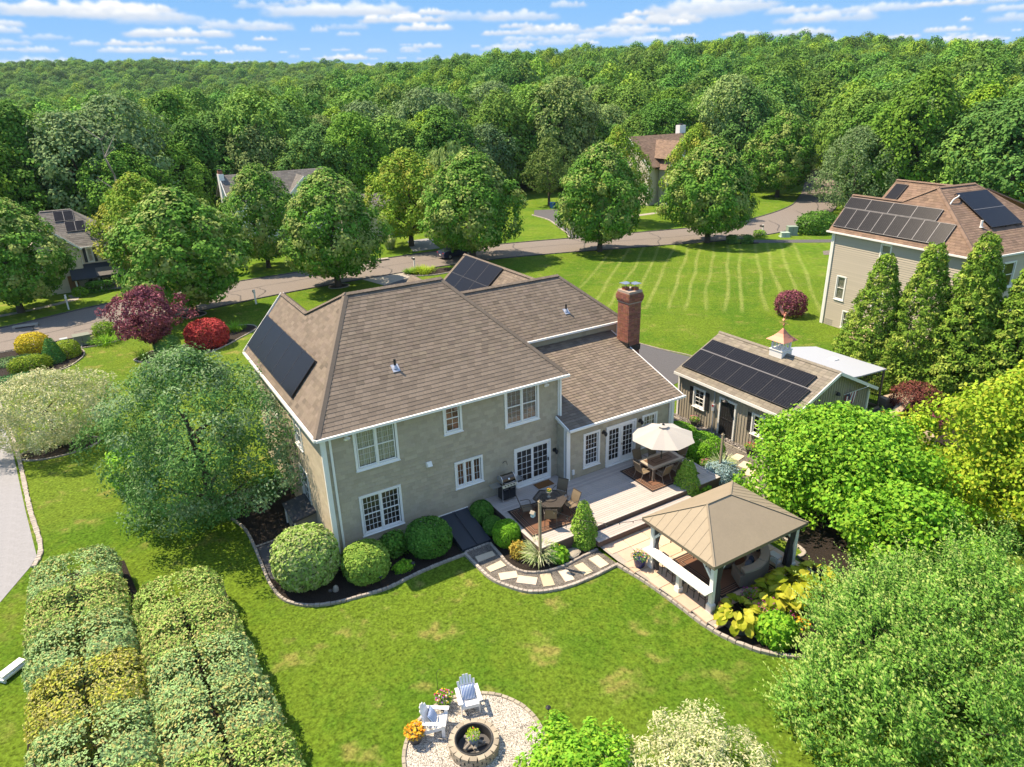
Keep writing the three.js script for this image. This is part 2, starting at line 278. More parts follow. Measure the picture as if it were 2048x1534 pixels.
// a flat patch laid on the ground: outline in x, z; cut fine enough to follow the fall of the land
function patch(pts, lift, name, material, parent, kind = true, H = G0) {
  const tri = THREE.ShapeUtils.triangulateShape(pts.map((q) => new THREE.Vector2(q[0], q[1])), []);
  const g = new GB(); const put = (a, b, c, d) => {
    const m = Math.max(Math.hypot(a[0] - b[0], a[1] - b[1]), Math.hypot(c[0] - b[0], c[1] - b[1]), Math.hypot(a[0] - c[0], a[1] - c[1]));
    if (d > 0 && m > 3 && Math.min(a[1], b[1], c[1]) < -6) { const ab = [(a[0] + b[0]) / 2, (a[1] + b[1]) / 2], bc = [(c[0] + b[0]) / 2, (c[1] + b[1]) / 2], ca = [(a[0] + c[0]) / 2, (a[1] + c[1]) / 2]; put(a, ab, ca, d - 1); put(ab, b, bc, d - 1); put(ca, bc, c, d - 1); put(ab, bc, ca, d - 1); return; }
    const area = (b[0] - a[0]) * (c[1] - a[1]) - (b[1] - a[1]) * (c[0] - a[0]); const L = area > 0 ? [a, c, b] : [a, b, c];
    const k = L.map((q) => g.v(q[0], H(q[0], q[1]) + lift, q[1], 0, 1, 0, q[0], q[1], W1)); g.i.push(...k);
  };
  for (const t of tri) put(pts[t[0]], pts[t[1]], pts[t[2]], 4);
  const m = g.build(name, material, parent ?? scene); if (!parent) { m.name = numbered(name); if (kind) m.userData.kind = 'structure'; } return m;
}
const spline = (pts, n, closed = false) => new THREE.CatmullRomCurve3(pts.map((q) => V(q[0], 0, q[1])), closed, 'centripetal').getSpacedPoints(n).map((q) => [q.x, q.z]);
function strip(A, B, n, lift, name, material) {                               // a road between two edge lines
  const a = spline(A, n), b = spline(B, n), g = new GB(), w = 5;
  for (let k = 0; k <= n; k++) for (let j = 0; j <= w; j++) { const x = lerp(a[k][0], b[k][0], j / w), z = lerp(a[k][1], b[k][1], j / w); g.v(x, G0(x, z) + lift, z, 0, 1, 0, x, z, W1); }
  for (let k = 0; k < n; k++) for (let j = 0; j < w; j++) { const q = k * (w + 1) + j; g.i.push(q, q + w + 1, q + 1, q + 1, q + w + 1, q + w + 2); }
  return ground(g.build(name, material), name);
}
function edging(line, name, size, material, opts = {}) {                      // a row of single stones; each one a part
  const { h = 0.09, w = 0.11, closed = false, seed = 1, H = G0, kind = 'edging_stone' } = opts, r = rng(seed);
  const root = new THREE.Group(); ground(root, name);
  const crv = new THREE.CatmullRomCurve3(line.map((q) => V(q[0], 0, q[1])), closed, 'centripetal'), L = crv.getLength(), n = Math.min(300, Math.round(L / size)), P = crv.getSpacedPoints(n);
  const geos = [0, 1, 2, 3].map(() => one((g) => { const a = 0.86 + r() * 0.28, cc = 0.82 + r() * 0.3; const s = (v) => v + (r() - 0.5) * 0.012; const x = size * 0.465, y = h / 2, z = w / 2 * a, t = 0.016; const lo = [[-x, -y, z], [x, -y, z], [x, -y, -z], [-x, -y, -z]], mid = lo.map((q) => [s(q[0]), y - t, s(q[2])]), top = lo.map((q) => [q[0] * 0.88 + s(0), y + s(0) * 0.6, q[2] * 0.8 + s(0)]); const c = [cc, cc * 0.99, cc * 0.97];
    for (let k = 0; k < 4; k++) { const l = (k + 1) % 4; g.poly([lo[k], lo[l], mid[l], mid[k]], c); g.poly([mid[k], mid[l], top[l], top[k]], c); } g.poly(top, c); }).geo());
  for (let k = 0; k < n; k++) { const a = P[k], b = P[k + 1], m = mesh(kind, geos[Math.floor(r() * 4)], material, root); const x = (a.x + b.x) / 2, z = (a.z + b.z) / 2; m.position.set(x, H(x, z) + h / 2 - 0.015 + r() * 0.012, z); m.rotation.set((r() - 0.5) * 0.08, Math.atan2(-(b.z - a.z), b.x - a.x) + (r() - 0.5) * 0.1, (r() - 0.5) * 0.06); }
  return root;
}

// ---------- street, drives, walks ----------
const NEAR = [[-60, -45.5], [-24, -45.6], [-15, -46.2], [-5, -47.6], [5, -50], [15, -51.5], [27, -52], [38, -51.4], [47, -49], [56, -46], [64, -43.2], [70, -41.4], [78, -40.8], [87, -42.4], [100, -47.4], [117, -57.5], [155, -84], [190, -112]];
const FAR = [[-60, -53], [-24, -53.8], [-15, -55], [-7.7, -57.9], [-1, -59.6], [8.8, -60], [20, -60.4], [28, -60.8], [38, -60.2], [47, -58.4], [54, -56.4], [64.6, -53.6], [72.5, -51.6], [80, -50.8], [88, -51.8], [101, -56.2], [113, -63.5], [150, -91], [185, -120]];
strip(NEAR, FAR, 150, 0.015, 'street', M.asphalt);
edging(spline(NEAR.slice(1, -2), 60), 'kerb', 0.75, M.asphaltDark, { h: 0.12, w: 0.14, seed: 3, kind: 'kerb_piece' });
edging(spline(FAR.slice(1, -2), 60), 'kerb', 0.75, M.asphaltDark, { h: 0.12, w: 0.14, seed: 4, kind: 'kerb_piece' });
patch([[20.2, -52], [25.4, -52], [25.3, -49.4], [21.3, -47.6]], 0.02, 'driveway_apron', M.concrete);
patch([[21.2, -47.8], [25.4, -49.4], [27, -40], [27.5, -28], [21, -28], [20.4, -40]], 0.012, 'driveway', M.asphaltDark);
patch([[27.3, -28], [29, -20], [30.1, -12.8], [30.9, -9.6], [30.2, -8.2], [28, -7], [24, -6.2], [21, -6.8], [19.5, -12], [20, -28]], 0.016, 'driveway', M.asphaltDark);
edging([[29.2, -19], [30.2, -12.8], [31.0, -9.5], [30.3, -8.0], [28, -6.8]], 'drive_edging', 0.2, M.stone, { h: 0.07, seed: 8 });
patch([[-14.6, -36], [-13.9, -30], [-12.85, -22.7], [-11.9, -13.2], [-11.35, -8.2], [-11.6, -7.4], [-12.7, -5.1], [-17, -4.0], [-22, -8], [-24, -36]], 0.014, 'driveway', M.asphaltPale);
edging([[-14.4, -36], [-13.7, -30], [-12.65, -22.7], [-11.7, -13.2], [-11.2, -8.4], [-11.45, -7.3]], 'cobble_edging', 0.22, M.granite, { h: 0.1, w: 0.2, seed: 9 });
patch([[53.4, -56.3], [56.9, -63.2], [60.0, -71.6], [60.9, -77.4], [64, -82], [69, -79.4], [62.5, -68], [59.5, -60], [58.6, -55]], 0.02, 'driveway', M.asphaltDark);
edging([[53.6, -56.9], [55.4, -60], [56.7, -63.4], [58.4, -67.4], [60.0, -71.8], [60.6, -77.5]], 'drive_edging', 0.4, M.granite, { h: 0.14, w: 0.22, seed: 10 });
patch([[72, -39.6], [80, -32.6], [82, -30], [79, -30.8], [77.6, -31.6], [70.4, -38.2]], 0.02, 'driveway', M.asphaltDark);
patch([[70.5, -66.5], [75.4, -66.2], [81, -66], [81.2, -64.8], [75, -64.9], [70, -65.2]], 0.02, 'walkway', M.concrete);
patch([[-15.4, -60.6], [-13.5, -60.9], [-10.2, -62.4], [-9, -63.4], [-8.9, -65.2], [-7.9, -65.2], [-8.2, -62.6], [-10, -61.4], [-13.4, -60.1], [-15.3, -59.6]], 0.02, 'walkway', M.concrete);
patch([[31.5, -62.4], [32.5, -66], [34, -70], [38, -70], [36, -65], [35.5, -62.3]], 0.02, 'driveway', M.asphaltPale);
{ // tar-sealed cracks in the street
  const lines = [[[-12.8, -46.5], [-12.3, -48.5], [-12.9, -50.2], [-12.2, -52.4], [-12.6, -55]], [[-6, -48], [-5.4, -50], [-5.9, -52], [-5.2, -54], [-5.5, -57.6]], [[-9, -49], [-7.5, -49.4], [-6, -49.2], [-3.6, -50]], [[-2, -50], [-1.2, -52.2], [-1.8, -54.5], [-0.8, -57]], [[6.4, -51], [6.8, -53], [6, -55], [6.6, -57], [6.2, -59.6]], [[8.2, -51.2], [9.6, -53.4], [9.2, -55.6]], [[15.6, -51.8], [16.4, -54], [16, -56], [16.9, -59.8]], [[24, -52.4], [25, -54.6], [24.4, -57], [25.2, -60.4]], [[36, -52], [37.4, -54.2], [37, -57], [38.4, -60]], [[41, -51.4], [43, -53], [43.4, -55.6], [45, -58.4]], [[30, -56.4], [36, -56.2], [42, -55.4], [49, -53.8], [56, -51.2], [64, -48.4], [72, -46.6]], [[50, -48.4], [51.5, -50.6], [53, -52.6], [53.4, -56]], [[60, -45], [61.6, -47], [63.4, -48.6], [65, -52.8]], [[68, -42.6], [70.4, -44.4], [73, -45.4], [76, -48], [77.6, -50.6]], [[80, -42], [84, -45], [86, -48.6]], [[90, -45], [94, -48], [97, -52]], [[100, -50], [106, -54.6], [110, -59]], [[-20, -49.4], [-14, -49.8], [-8, -51.4], [0, -53.8], [8, -55.6], [18, -56.3], [30, -56.6]]];
  const root = new THREE.Group(); ground(root, 'crack_sealing'); const r = rng(21);
  for (const l of lines) { const P = spline(l, 36), g = new GB(); for (let k = 0; k <= 36; k++) { P[k][0] += (r() - 0.5) * 0.22; P[k][1] += (r() - 0.5) * 0.22; } for (let k = 0; k < 36; k++) { const a = P[k], b = P[k + 1], d = Math.hypot(b[0] - a[0], b[1] - a[1]) || 1, w = 0.035 + 0.03 * r(), nx = -(b[1] - a[1]) / d * w, nz = (b[0] - a[0]) / d * w, y = (q) => G0(q[0], q[1]) + 0.021; g.poly([[a[0] + nx, y(a), a[1] + nz], [b[0] + nx, y(b), b[1] + nz], [b[0] - nx, y(b), b[1] - nz], [a[0] - nx, y(a), a[1] - nz]]); } g.build('sealed_crack', M.seal, root); }
}
// ---------- beds, paths, patio ----------
const BEDA = [[-3.25, -6.4], [-2.9, -5.1], [-2.85, -3.3], [-2.89, -1.74], [-2.89, 0.03], [-2.65, 1.18], [-2.03, 1.95], [-1.1, 2.41], [0.06, 2.64], [1.16, 2.76], [2.36, 2.59], [3.56, 2.5], [4.85, 2.5]];
patch([...spline(BEDA, 30), [4.85, 0], [-0.05, 0], [-0.05, -9], [-3.4, -9]], 0.03, 'mulch_bed', M.mulch);
edging(BEDA, 'stone_edging', 0.21, M.granite, { h: 0.12, w: 0.13, seed: 12 });
edging([[-2.8, -3.3], [-1.35, -3.38]], 'stone_edging', 0.16, M.granite, { h: 0.08, w: 0.09, seed: 13 });
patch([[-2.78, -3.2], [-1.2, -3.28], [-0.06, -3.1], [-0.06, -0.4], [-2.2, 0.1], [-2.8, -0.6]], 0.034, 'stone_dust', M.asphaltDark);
const PO = [[4.9, 2.45], [4.93, 3.74], [5.0, 4.6], [5.27, 5.3], [5.9, 6.2], [7.04, 6.72], [8.54, 6.85], [10.05, 6.78]], PI = [[6.22, 2.4], [6.16, 3.4], [6.12, 4.2], [6.35, 4.95], [7.0, 5.42], [7.9, 5.6], [9.0, 5.52], [9.95, 5.45]];
patch([...spline(PO, 30), ...spline(PI, 30).reverse()], 0.03, 'gravel_path', M.gravel);
edging(PO, 'stone_edging', 0.21, M.granite, { h: 0.13, w: 0.13, seed: 14 });
edging(PI, 'stone_edging', 0.19, M.granite, { h: 0.12, w: 0.11, seed: 15 });
edging([[4.95, 2.38], [6.2, 2.36]], 'stone_edging', 0.2, M.granite, { h: 0.1, w: 0.1, seed: 16 });
function pavers(name, list, material, seed, H = G0, lift = 0.045) {             // loose flat stones, each its own part
  const root = new THREE.Group(); ground(root, name); const r = rng(seed);
  for (const [x, z, w, d, a] of list) { const c = 0.84 + r() * 0.26, k = [c, c * (0.95 + 0.05 * r()), c * (0.88 + 0.14 * r())]; const m = one((g) => { const q = [[-w / 2, d / 2], [w / 2, d / 2], [w / 2, -d / 2], [-w / 2, -d / 2]].map((p) => [p[0] + (r() - 0.5) * 0.05, p[1] + (r() - 0.5) * 0.05]); g.poly(q.map((p) => [p[0] * 0.97, 0.022, p[1] * 0.97]), k); for (let e = 0; e < 4; e++) { const f = (e + 1) % 4; g.poly([[q[e][0], -0.05, q[e][1]], [q[f][0], -0.05, q[f][1]], [q[f][0] * 0.97, 0.022, q[f][1] * 0.97], [q[e][0] * 0.97, 0.022, q[e][1] * 0.97]], k); } }).build('paving_stone', material, root); m.position.set(x, H(x, z) + lift, z); m.rotation.y = a; }
  return root;
}
pavers('stepping_stones', [[5.56, 3.14, 0.86, 0.4, -0.02], [5.57, 4.02, 0.8, 0.42, 0.06], [5.72, 4.84, 0.8, 0.48, -0.35], [6.2, 5.52, 0.85, 0.5, -0.8], [6.9, 5.98, 0.8, 0.46, 1.2], [7.74, 6.2, 0.76, 0.44, 1.4], [8.62, 6.24, 0.78, 0.45, 1.55], [9.46, 6.18, 0.82, 0.5, 1.6]], M.flag, 31);
const BEDB = [[6.3, 0.95], [7.35, 0.95], [7.6, 4.7], [10.05, 4.86], [10.05, 5.4], [9.0, 5.45], [7.9, 5.53], [7.0, 5.36], [6.4, 4.9], [6.18, 4.2], [6.22, 3.3], [6.28, 2.4]];
patch(BEDB, 0.028, 'mulch_bed', M.mulch);
const PY = -0.52;                                                              // patio level
patch([[10.0, 4.9], [10.02, 6.8], [10.2, 8.4], [10.34, 10], [10.42, 11.8], [16.3, 11.8], [16.4, 4.9]], PY + 0.75 - 0.02, 'patio_bed', M.concrete);
{ const list = [], r = rng(41); for (let z = 5.4, row = 0; z < 11.7; row++) { const d = 0.6 + 0.35 * r(); for (let x = 10.1 + (row % 2) * 0.2; x < 16.2;) { const w = 0.75 + 0.6 * r(), lo = lerp(10.04, 10.44, clamp((z - 6) / 5.6)); const a = Math.max(x, lo), b = Math.min(x + w, 16.3); if (b - a > 0.2) list.push([(a + b) / 2, z + d / 2, b - a - 0.012, Math.min(d, 11.75 - z) - 0.012, 0]); x += w; } z += d; }
  pavers('patio', list, M.patio, 42, () => PY, -0.022); }
const EDC = [[9.97, 6.85], [10.22, 8.4], [10.32, 10], [10.36, 11.5], [10.48, 12.15], [10.75, 12.95], [11.12, 13.62], [11.5, 14.05], [12.4, 14.8], [13.6, 15.5]];
edging(EDC, 'stone_edging', 0.3, M.granite, { h: 0.14, w: 0.14, seed: 17 });
patch([[10.5, 11.85], [10.55, 12.2], [10.8, 12.95], [11.18, 13.6], [11.55, 14.0], [12.4, 14.75], [13.6, 15.4], [18, 16], [22, 14], [20, 10.5], [17.3, 10.7], [16.7, 10.7], [16.35, 11.85]], 0.03, 'mulch_bed', M.mulch);
edging([[17.35, 9.2], [17.42, 10.04], [17.22, 10.62], [16.75, 10.66]], 'stone_edging', 0.26, M.granite, { h: 0.12, w: 0.16, seed: 18 });
patch([[17.5, 9.0], [17.55, 10.0], [17.3, 10.7], [20, 10.6], [21, 8.6], [19.6, 8.2]], 0.034, 'mulch_bed', M.mulch);
const QR = [[22.3, -6], [22.28, -2.8], [22.2, 1.7], [22.15, 4.4], [21.3, 5.7], [19.35, 6.75]], QL = [[20.8, -6], [20.9, -2.2], [21.0, 0.9], [20.6, 3.1], [19.9, 4.6], [18.9, 5.7]];
patch([...spline(QR, 24), ...spline(QL, 24).reverse()], 0.03, 'gravel_path', M.gravel);
edging(QR.slice(1), 'path_kerb', 0.62, M.concrete, { h: 0.11, w: 0.09, seed: 19, kind: 'kerb_piece' });
pavers('stepping_stones', [[21.55, 0.6, 0.7, 0.6, 0.1], [21.5, 3.05, 0.75, 0.5, 0.2], [21.15, 3.85, 0.75, 0.5, 0.3], [20.75, 4.57, 0.8, 0.5, 0.45], [20.2, 5.27, 0.8, 0.52, 0.6], [19.7, 5.85, 0.75, 0.55, 0.7]], M.flag, 33);
patch([[18.2, -0.5], [20.75, -0.5], [20.9, 0.9], [20.5, 3.1], [19.8, 4.6], [18.8, 5.6], [16.4, 5.7], [15.4, 5.0], [18.2, 4.6]], 0.026, 'mulch_bed', M.mulch);
patch([[22.35, -6], [22.72, -6], [22.72, 5.2], [22.0, 5.4], [22.22, 4.4]], 0.03, 'pebble_strip', M.gravel);
// white gravel ring round the fire pit
const ring = (r, n = 44) => Array.from({ length: n }, (_, k) => [0.45 + r * Math.cos(k / n * 2 * Math.PI), 11.5 + r * Math.sin(k / n * 2 * Math.PI)]);
patch(ring(2.15), 0.035, 'gravel_circle', M.gravelWhite);
edging([...ring(2.2), ring(2.2)[0]], 'stone_edging', 0.24, M.stone, { h: 0.1, w: 0.12, seed: 20 });
// front-yard beds
const beds = { a: [[-5.0, -36.9], [-4.4, -35.6], [-3.1, -34.9], [-1.2, -34.8], [0.6, -35.0], [1.9, -35.9], [3.6, -37.6], [5.6, -40.0], [5.2, -41.4], [3.6, -41.8], [2.2, -40.6], [0.6, -39.0], [-1.6, -38.4], [-3.6, -38.4]], b: [[-17, -36.4], [-14.1, -36.3], [-12.4, -36.9], [-10.0, -38.0], [-8.9, -39.6], [-8.4, -41.4], [-8.7, -43.2], [-10, -44.2], [-11, -45.6], [-17, -45.4]], c: [[-8.6, -43.3], [-7.2, -43.2], [-5.4, -43.8], [-4.2, -45.2], [-5.4, -46.8], [-8, -46.2]] };
for (const k in beds) { patch(spline([...beds[k], beds[k][0]], 40).slice(0, -1), 0.03, 'mulch_bed', M.mulch); edging([...beds[k], beds[k][0]], 'bed_edging', 0.42, M.concrete, { h: 0.1, w: 0.1, seed: 22 + k.charCodeAt(0) }); }
for (const [x, z] of [[1.4, -48.3], [17, -50.4]]) { const c = Array.from({ length: 17 }, (_, k) => [x + 1.15 * Math.cos(k / 16 * 2 * Math.PI), z + 0.95 * Math.sin(k / 16 * 2 * Math.PI)]); patch(c.slice(0, -1), 0.03, 'mulch_bed', M.mulch); edging(c, 'bed_edging', 0.35, M.concrete, { h: 0.08, w: 0.1, seed: 27 }); }
{ const c = Array.from({ length: 25 }, (_, k) => [-10.3 + 2.1 * Math.cos(k / 24 * 2 * Math.PI), -20.6 + 1.25 * Math.sin(k / 24 * 2 * Math.PI)]); patch(c.slice(0, -1), 0.03, 'mulch_bed', M.mulch); edging(c, 'bed_edging', 0.24, M.granite, { h: 0.09, seed: 29 }); }
patch([[30.8, -63.2], [34, -63.2], [34, -61.4], [25.6, -49.3], [25.2, -52]].slice(0, 0).concat([[25.5, -51.6], [28, -52], [31, -51.2], [31.2, -48.8], [28, -48.6], [25.7, -49.6]]), 0.03, 'mulch_bed', M.mulch);
edging([[25.4, -51.7], [25.5, -49.8], [28, -48.5], [31.2, -48.7]], 'bed_edging', 0.4, M.concrete, { h: 0.12, w: 0.14, seed: 60 });
patch([[72, -28.6], [70, -27], [71.4, -25.6], [74.5, -27.8]], 0.03, 'mulch_bed', M.gravel);
patch([[68, -40.3], [71.2, -37.9], [70.6, -37.2], [67.2, -39.6]], 0.03, 'mulch_bed', M.mulch);
patch([[-11.4, -6], [-8, -5.6], [-7.6, -1.6], [-4.6, -1.3], [-4.2, 16], [-11.6, 16]], 0.022, 'mulch_bed', M.mulch);
M.leafWood = [[1, 1, 1], [1.3, 1.22, 1.0], [0.78, 0.86, 0.9], [1.12, 1.02, 0.8]].map((c) => { const m = M.leafDense.clone(); m.color = lin(c); return m; });
// ---------- foliage: many small leaves gathered in clumps ----------
class LB {
  constructor(cap) { this.k = 0; this.p = new Float32Array(cap * 12); this.n = new Float32Array(cap * 12); this.c = new Float32Array(cap * 12); this.cap = cap; }
  leaf(x, y, z, nx, ny, nz, ax, ay, az, len, wid, c, fold = 0.18) {         // n: face direction, a: direction of the tip
    if (this.k >= this.cap) return; let d = ax * nx + ay * ny + az * nz; ax -= d * nx; ay -= d * ny; az -= d * nz; d = Math.hypot(ax, ay, az) || 1; ax /= d; ay /= d; az /= d;
    const bx = ny * az - nz * ay, by = nz * ax - nx * az, bz = nx * ay - ny * ax, h = len / 2, w = wid / 2, f = fold * wid, o = this.k++ * 12, p = this.p;
    p[o] = x - ax * h; p[o + 1] = y - ay * h; p[o + 2] = z - az * h;
    p[o + 3] = x + bx * w + nx * f; p[o + 4] = y + by * w + ny * f; p[o + 5] = z + bz * w + nz * f;
    p[o + 6] = x + ax * h; p[o + 7] = y + ay * h; p[o + 8] = z + az * h;
    p[o + 9] = x - bx * w + nx * f; p[o + 10] = y - by * w + ny * f; p[o + 11] = z - bz * w + nz * f;
    for (let q = 0; q < 12; q += 3) { this.n[o + q] = nx; this.n[o + q + 1] = ny; this.n[o + q + 2] = nz; this.c[o + q] = c[0]; this.c[o + q + 1] = c[1]; this.c[o + q + 2] = c[2]; }
  }
  geo() {
    const k = this.k, g = new THREE.BufferGeometry(), ix = new Uint32Array(k * 6);
    for (let i = 0; i < k; i++) { const b = i * 4, o = i * 6; ix[o] = b; ix[o + 1] = b + 2; ix[o + 2] = b + 1; ix[o + 3] = b; ix[o + 4] = b + 3; ix[o + 5] = b + 2; }
    g.setAttribute('position', new THREE.BufferAttribute(this.p.slice(0, k * 12), 3)); g.setAttribute('normal', new THREE.BufferAttribute(this.n.slice(0, k * 12), 3)); g.setAttribute('color', new THREE.BufferAttribute(this.c.slice(0, k * 12), 3)); g.setIndex(new THREE.BufferAttribute(ix, 1)); return g;
  }
}
const dirRnd = (r) => { const y = 2 * r() - 1, a = 2 * Math.PI * r(), s = Math.sqrt(1 - y * y); return [s * Math.cos(a), y, s * Math.sin(a)]; };
const tone = (pal, r, k) => { const t = r() * (pal.length - 1), i = Math.floor(t), c = mix3(pal[i], pal[Math.min(i + 1, pal.length - 1)], t - i); const q = 0.4 * c[0] + 0.6 * c[1], f = k * lerp(2.45, 1.3, clamp((q - 0.1) / 0.24)); return [c[0] * f, c[1] * f, c[2] * f]; };
// one clump: leaves turned outwards and upwards around a centre
function clump(L, r, x, y, z, R, n, o, pal, out) {
  const k0 = 0.82 + 0.36 * r(), [ox, oy, oz] = out;
  for (let i = 0; i < n; i++) {
    let d = dirRnd(r); const al = d[0] * ox + d[1] * oy + d[2] * oz; if (al < -0.25 && r() < 0.75) d = [-d[0], -d[1], -d[2]];
    const q = R * (0.45 + 0.6 * Math.pow(r(), 0.6)), j = dirRnd(r);
    let nx = d[0] * 0.8 + ox * 0.5 + j[0] * o.wild, ny = d[1] * 0.8 + oy * 0.5 + j[1] * o.wild + o.up, nz = d[2] * 0.8 + oz * 0.5 + j[2] * o.wild; const l = Math.hypot(nx, ny, nz) || 1; nx /= l; ny /= l; nz /= l;
    const s = o.size * (0.7 + 0.6 * r()), t = dirRnd(r);
    L.leaf(x + d[0] * q, y + d[1] * q * (o.flat ?? 0.85), z + d[2] * q, nx, ny, nz, t[0] + d[0] * 0.8, t[1] + d[1] * 0.8 - o.droop, t[2] + d[2] * 0.8, s, s * o.aspect, tone(pal, r, k0 * (0.85 + 0.3 * r())));
  }
}
const LEAF = { size: 0.4, aspect: 0.7, wild: 0.55, up: 0.55, droop: 0.3 };
// a crown: clumps set over an uneven envelope. prof(t): radius share from bottom (0) to top (1)
function crown(L, seed, o) {
  const r = rng(seed), { x = 0, y0, h, R, lobes, per, pal, prof, rz = R, lobeR = 0.24, inner = 0.25, lump = 0.22, tips } = o;
  const ga = Math.PI * (3 - Math.sqrt(5)), off = r() * 10;
  for (let i = 0; i < lobes; i++) {
    const deep = r() < inner, t = clamp((i + 0.5) / lobes + (r() - 0.5) * 0.03), a = i * ga + r() * 0.5;
    const pr = prof(t) * (1 + lump * 2 * noise(Math.cos(a) * 1.6 + off, t * 3.1, Math.sin(a) * 1.6)), s = deep ? 0.35 + 0.4 * r() : 0.84 + 0.16 * r();
    const cx = Math.cos(a) * R * pr * s, cz = Math.sin(a) * rz * pr * s, cy = y0 + h * (t * 0.94 + 0.03);
    const e = 0.02, sl = (prof(Math.min(1, t + e)) - prof(Math.max(0, t - e))) / (2 * e) * R / h; let nx = Math.cos(a), ny = -sl, nz = Math.sin(a); const l = Math.hypot(nx, ny, nz); nx /= l; ny = ny / l; nz /= l;
    const lr = lobeR * R * (0.7 + 0.6 * r());
    const P = tips && r() < tips.share ? tips.pal : pal;
    clump(L, r, x + cx, cy, cz, lr, Math.round(per * (0.8 + 0.4 * r()) * (deep ? 0.8 : 1)), { ...LEAF, ...o.leaf }, P, [nx, ny, nz]);
  }
}
const OVAL = (t) => Math.pow(Math.sin(Math.PI * Math.pow(t, 0.72)), 0.62) * (1 - 0.12 * t);       // broad low, rounded top
const ROUND = (t) => Math.pow(Math.max(0, Math.sin(Math.PI * clamp(t, 0.02, 0.985))), 0.55);
const VASE = (t) => Math.pow(Math.sin(Math.PI * Math.pow(clamp(t, 0.01, 0.99), 1.25)), 0.7);
const CONE = (t) => Math.pow(1 - t, 0.78) * (0.8 + 0.2 * sstep(0, 0.12, t)) + 0.03;
const DOME = (t) => Math.sqrt(Math.max(0, 1 - Math.pow(clamp(t, 0, 0.995), 2.4))) * (0.82 + 0.18 * sstep(0, 0.3, t));
function limbs(h, y0, R, seed, n, r0) {                                       // trunk that tapers and forks into the crown
  const g = new GB(), r = rng(seed); const top = y0 + h * 0.62; let a = [0, -0.3, 0], ra = r0 * 1.25; const K = 5;
  for (let k = 1; k <= K; k++) { const y = lerp(0, top, k / K), b = [(r() - 0.5) * 0.16 * k, y, (r() - 0.5) * 0.16 * k], rb = r0 * (1 - 0.75 * k / K); g.tube(a, b, ra, rb, 8); a = b; ra = rb; }
  for (let i = 0; i < n; i++) { const t = i * 2.4 + r(), y = lerp(y0 * 0.75, top * 0.9, i / n), L = R * (0.75 + 0.2 * r()) * (1 - 0.4 * i / n), m = [Math.cos(t) * L * 0.5, y + L * 0.35, Math.sin(t) * L * 0.5], e = [Math.cos(t) * L, y + L * 0.75, Math.sin(t) * L]; g.tube([0, y, 0], m, r0 * 0.42, r0 * 0.24, 6); g.tube(m, e, r0 * 0.24, r0 * 0.07, 5); }
  return g.geo();
}
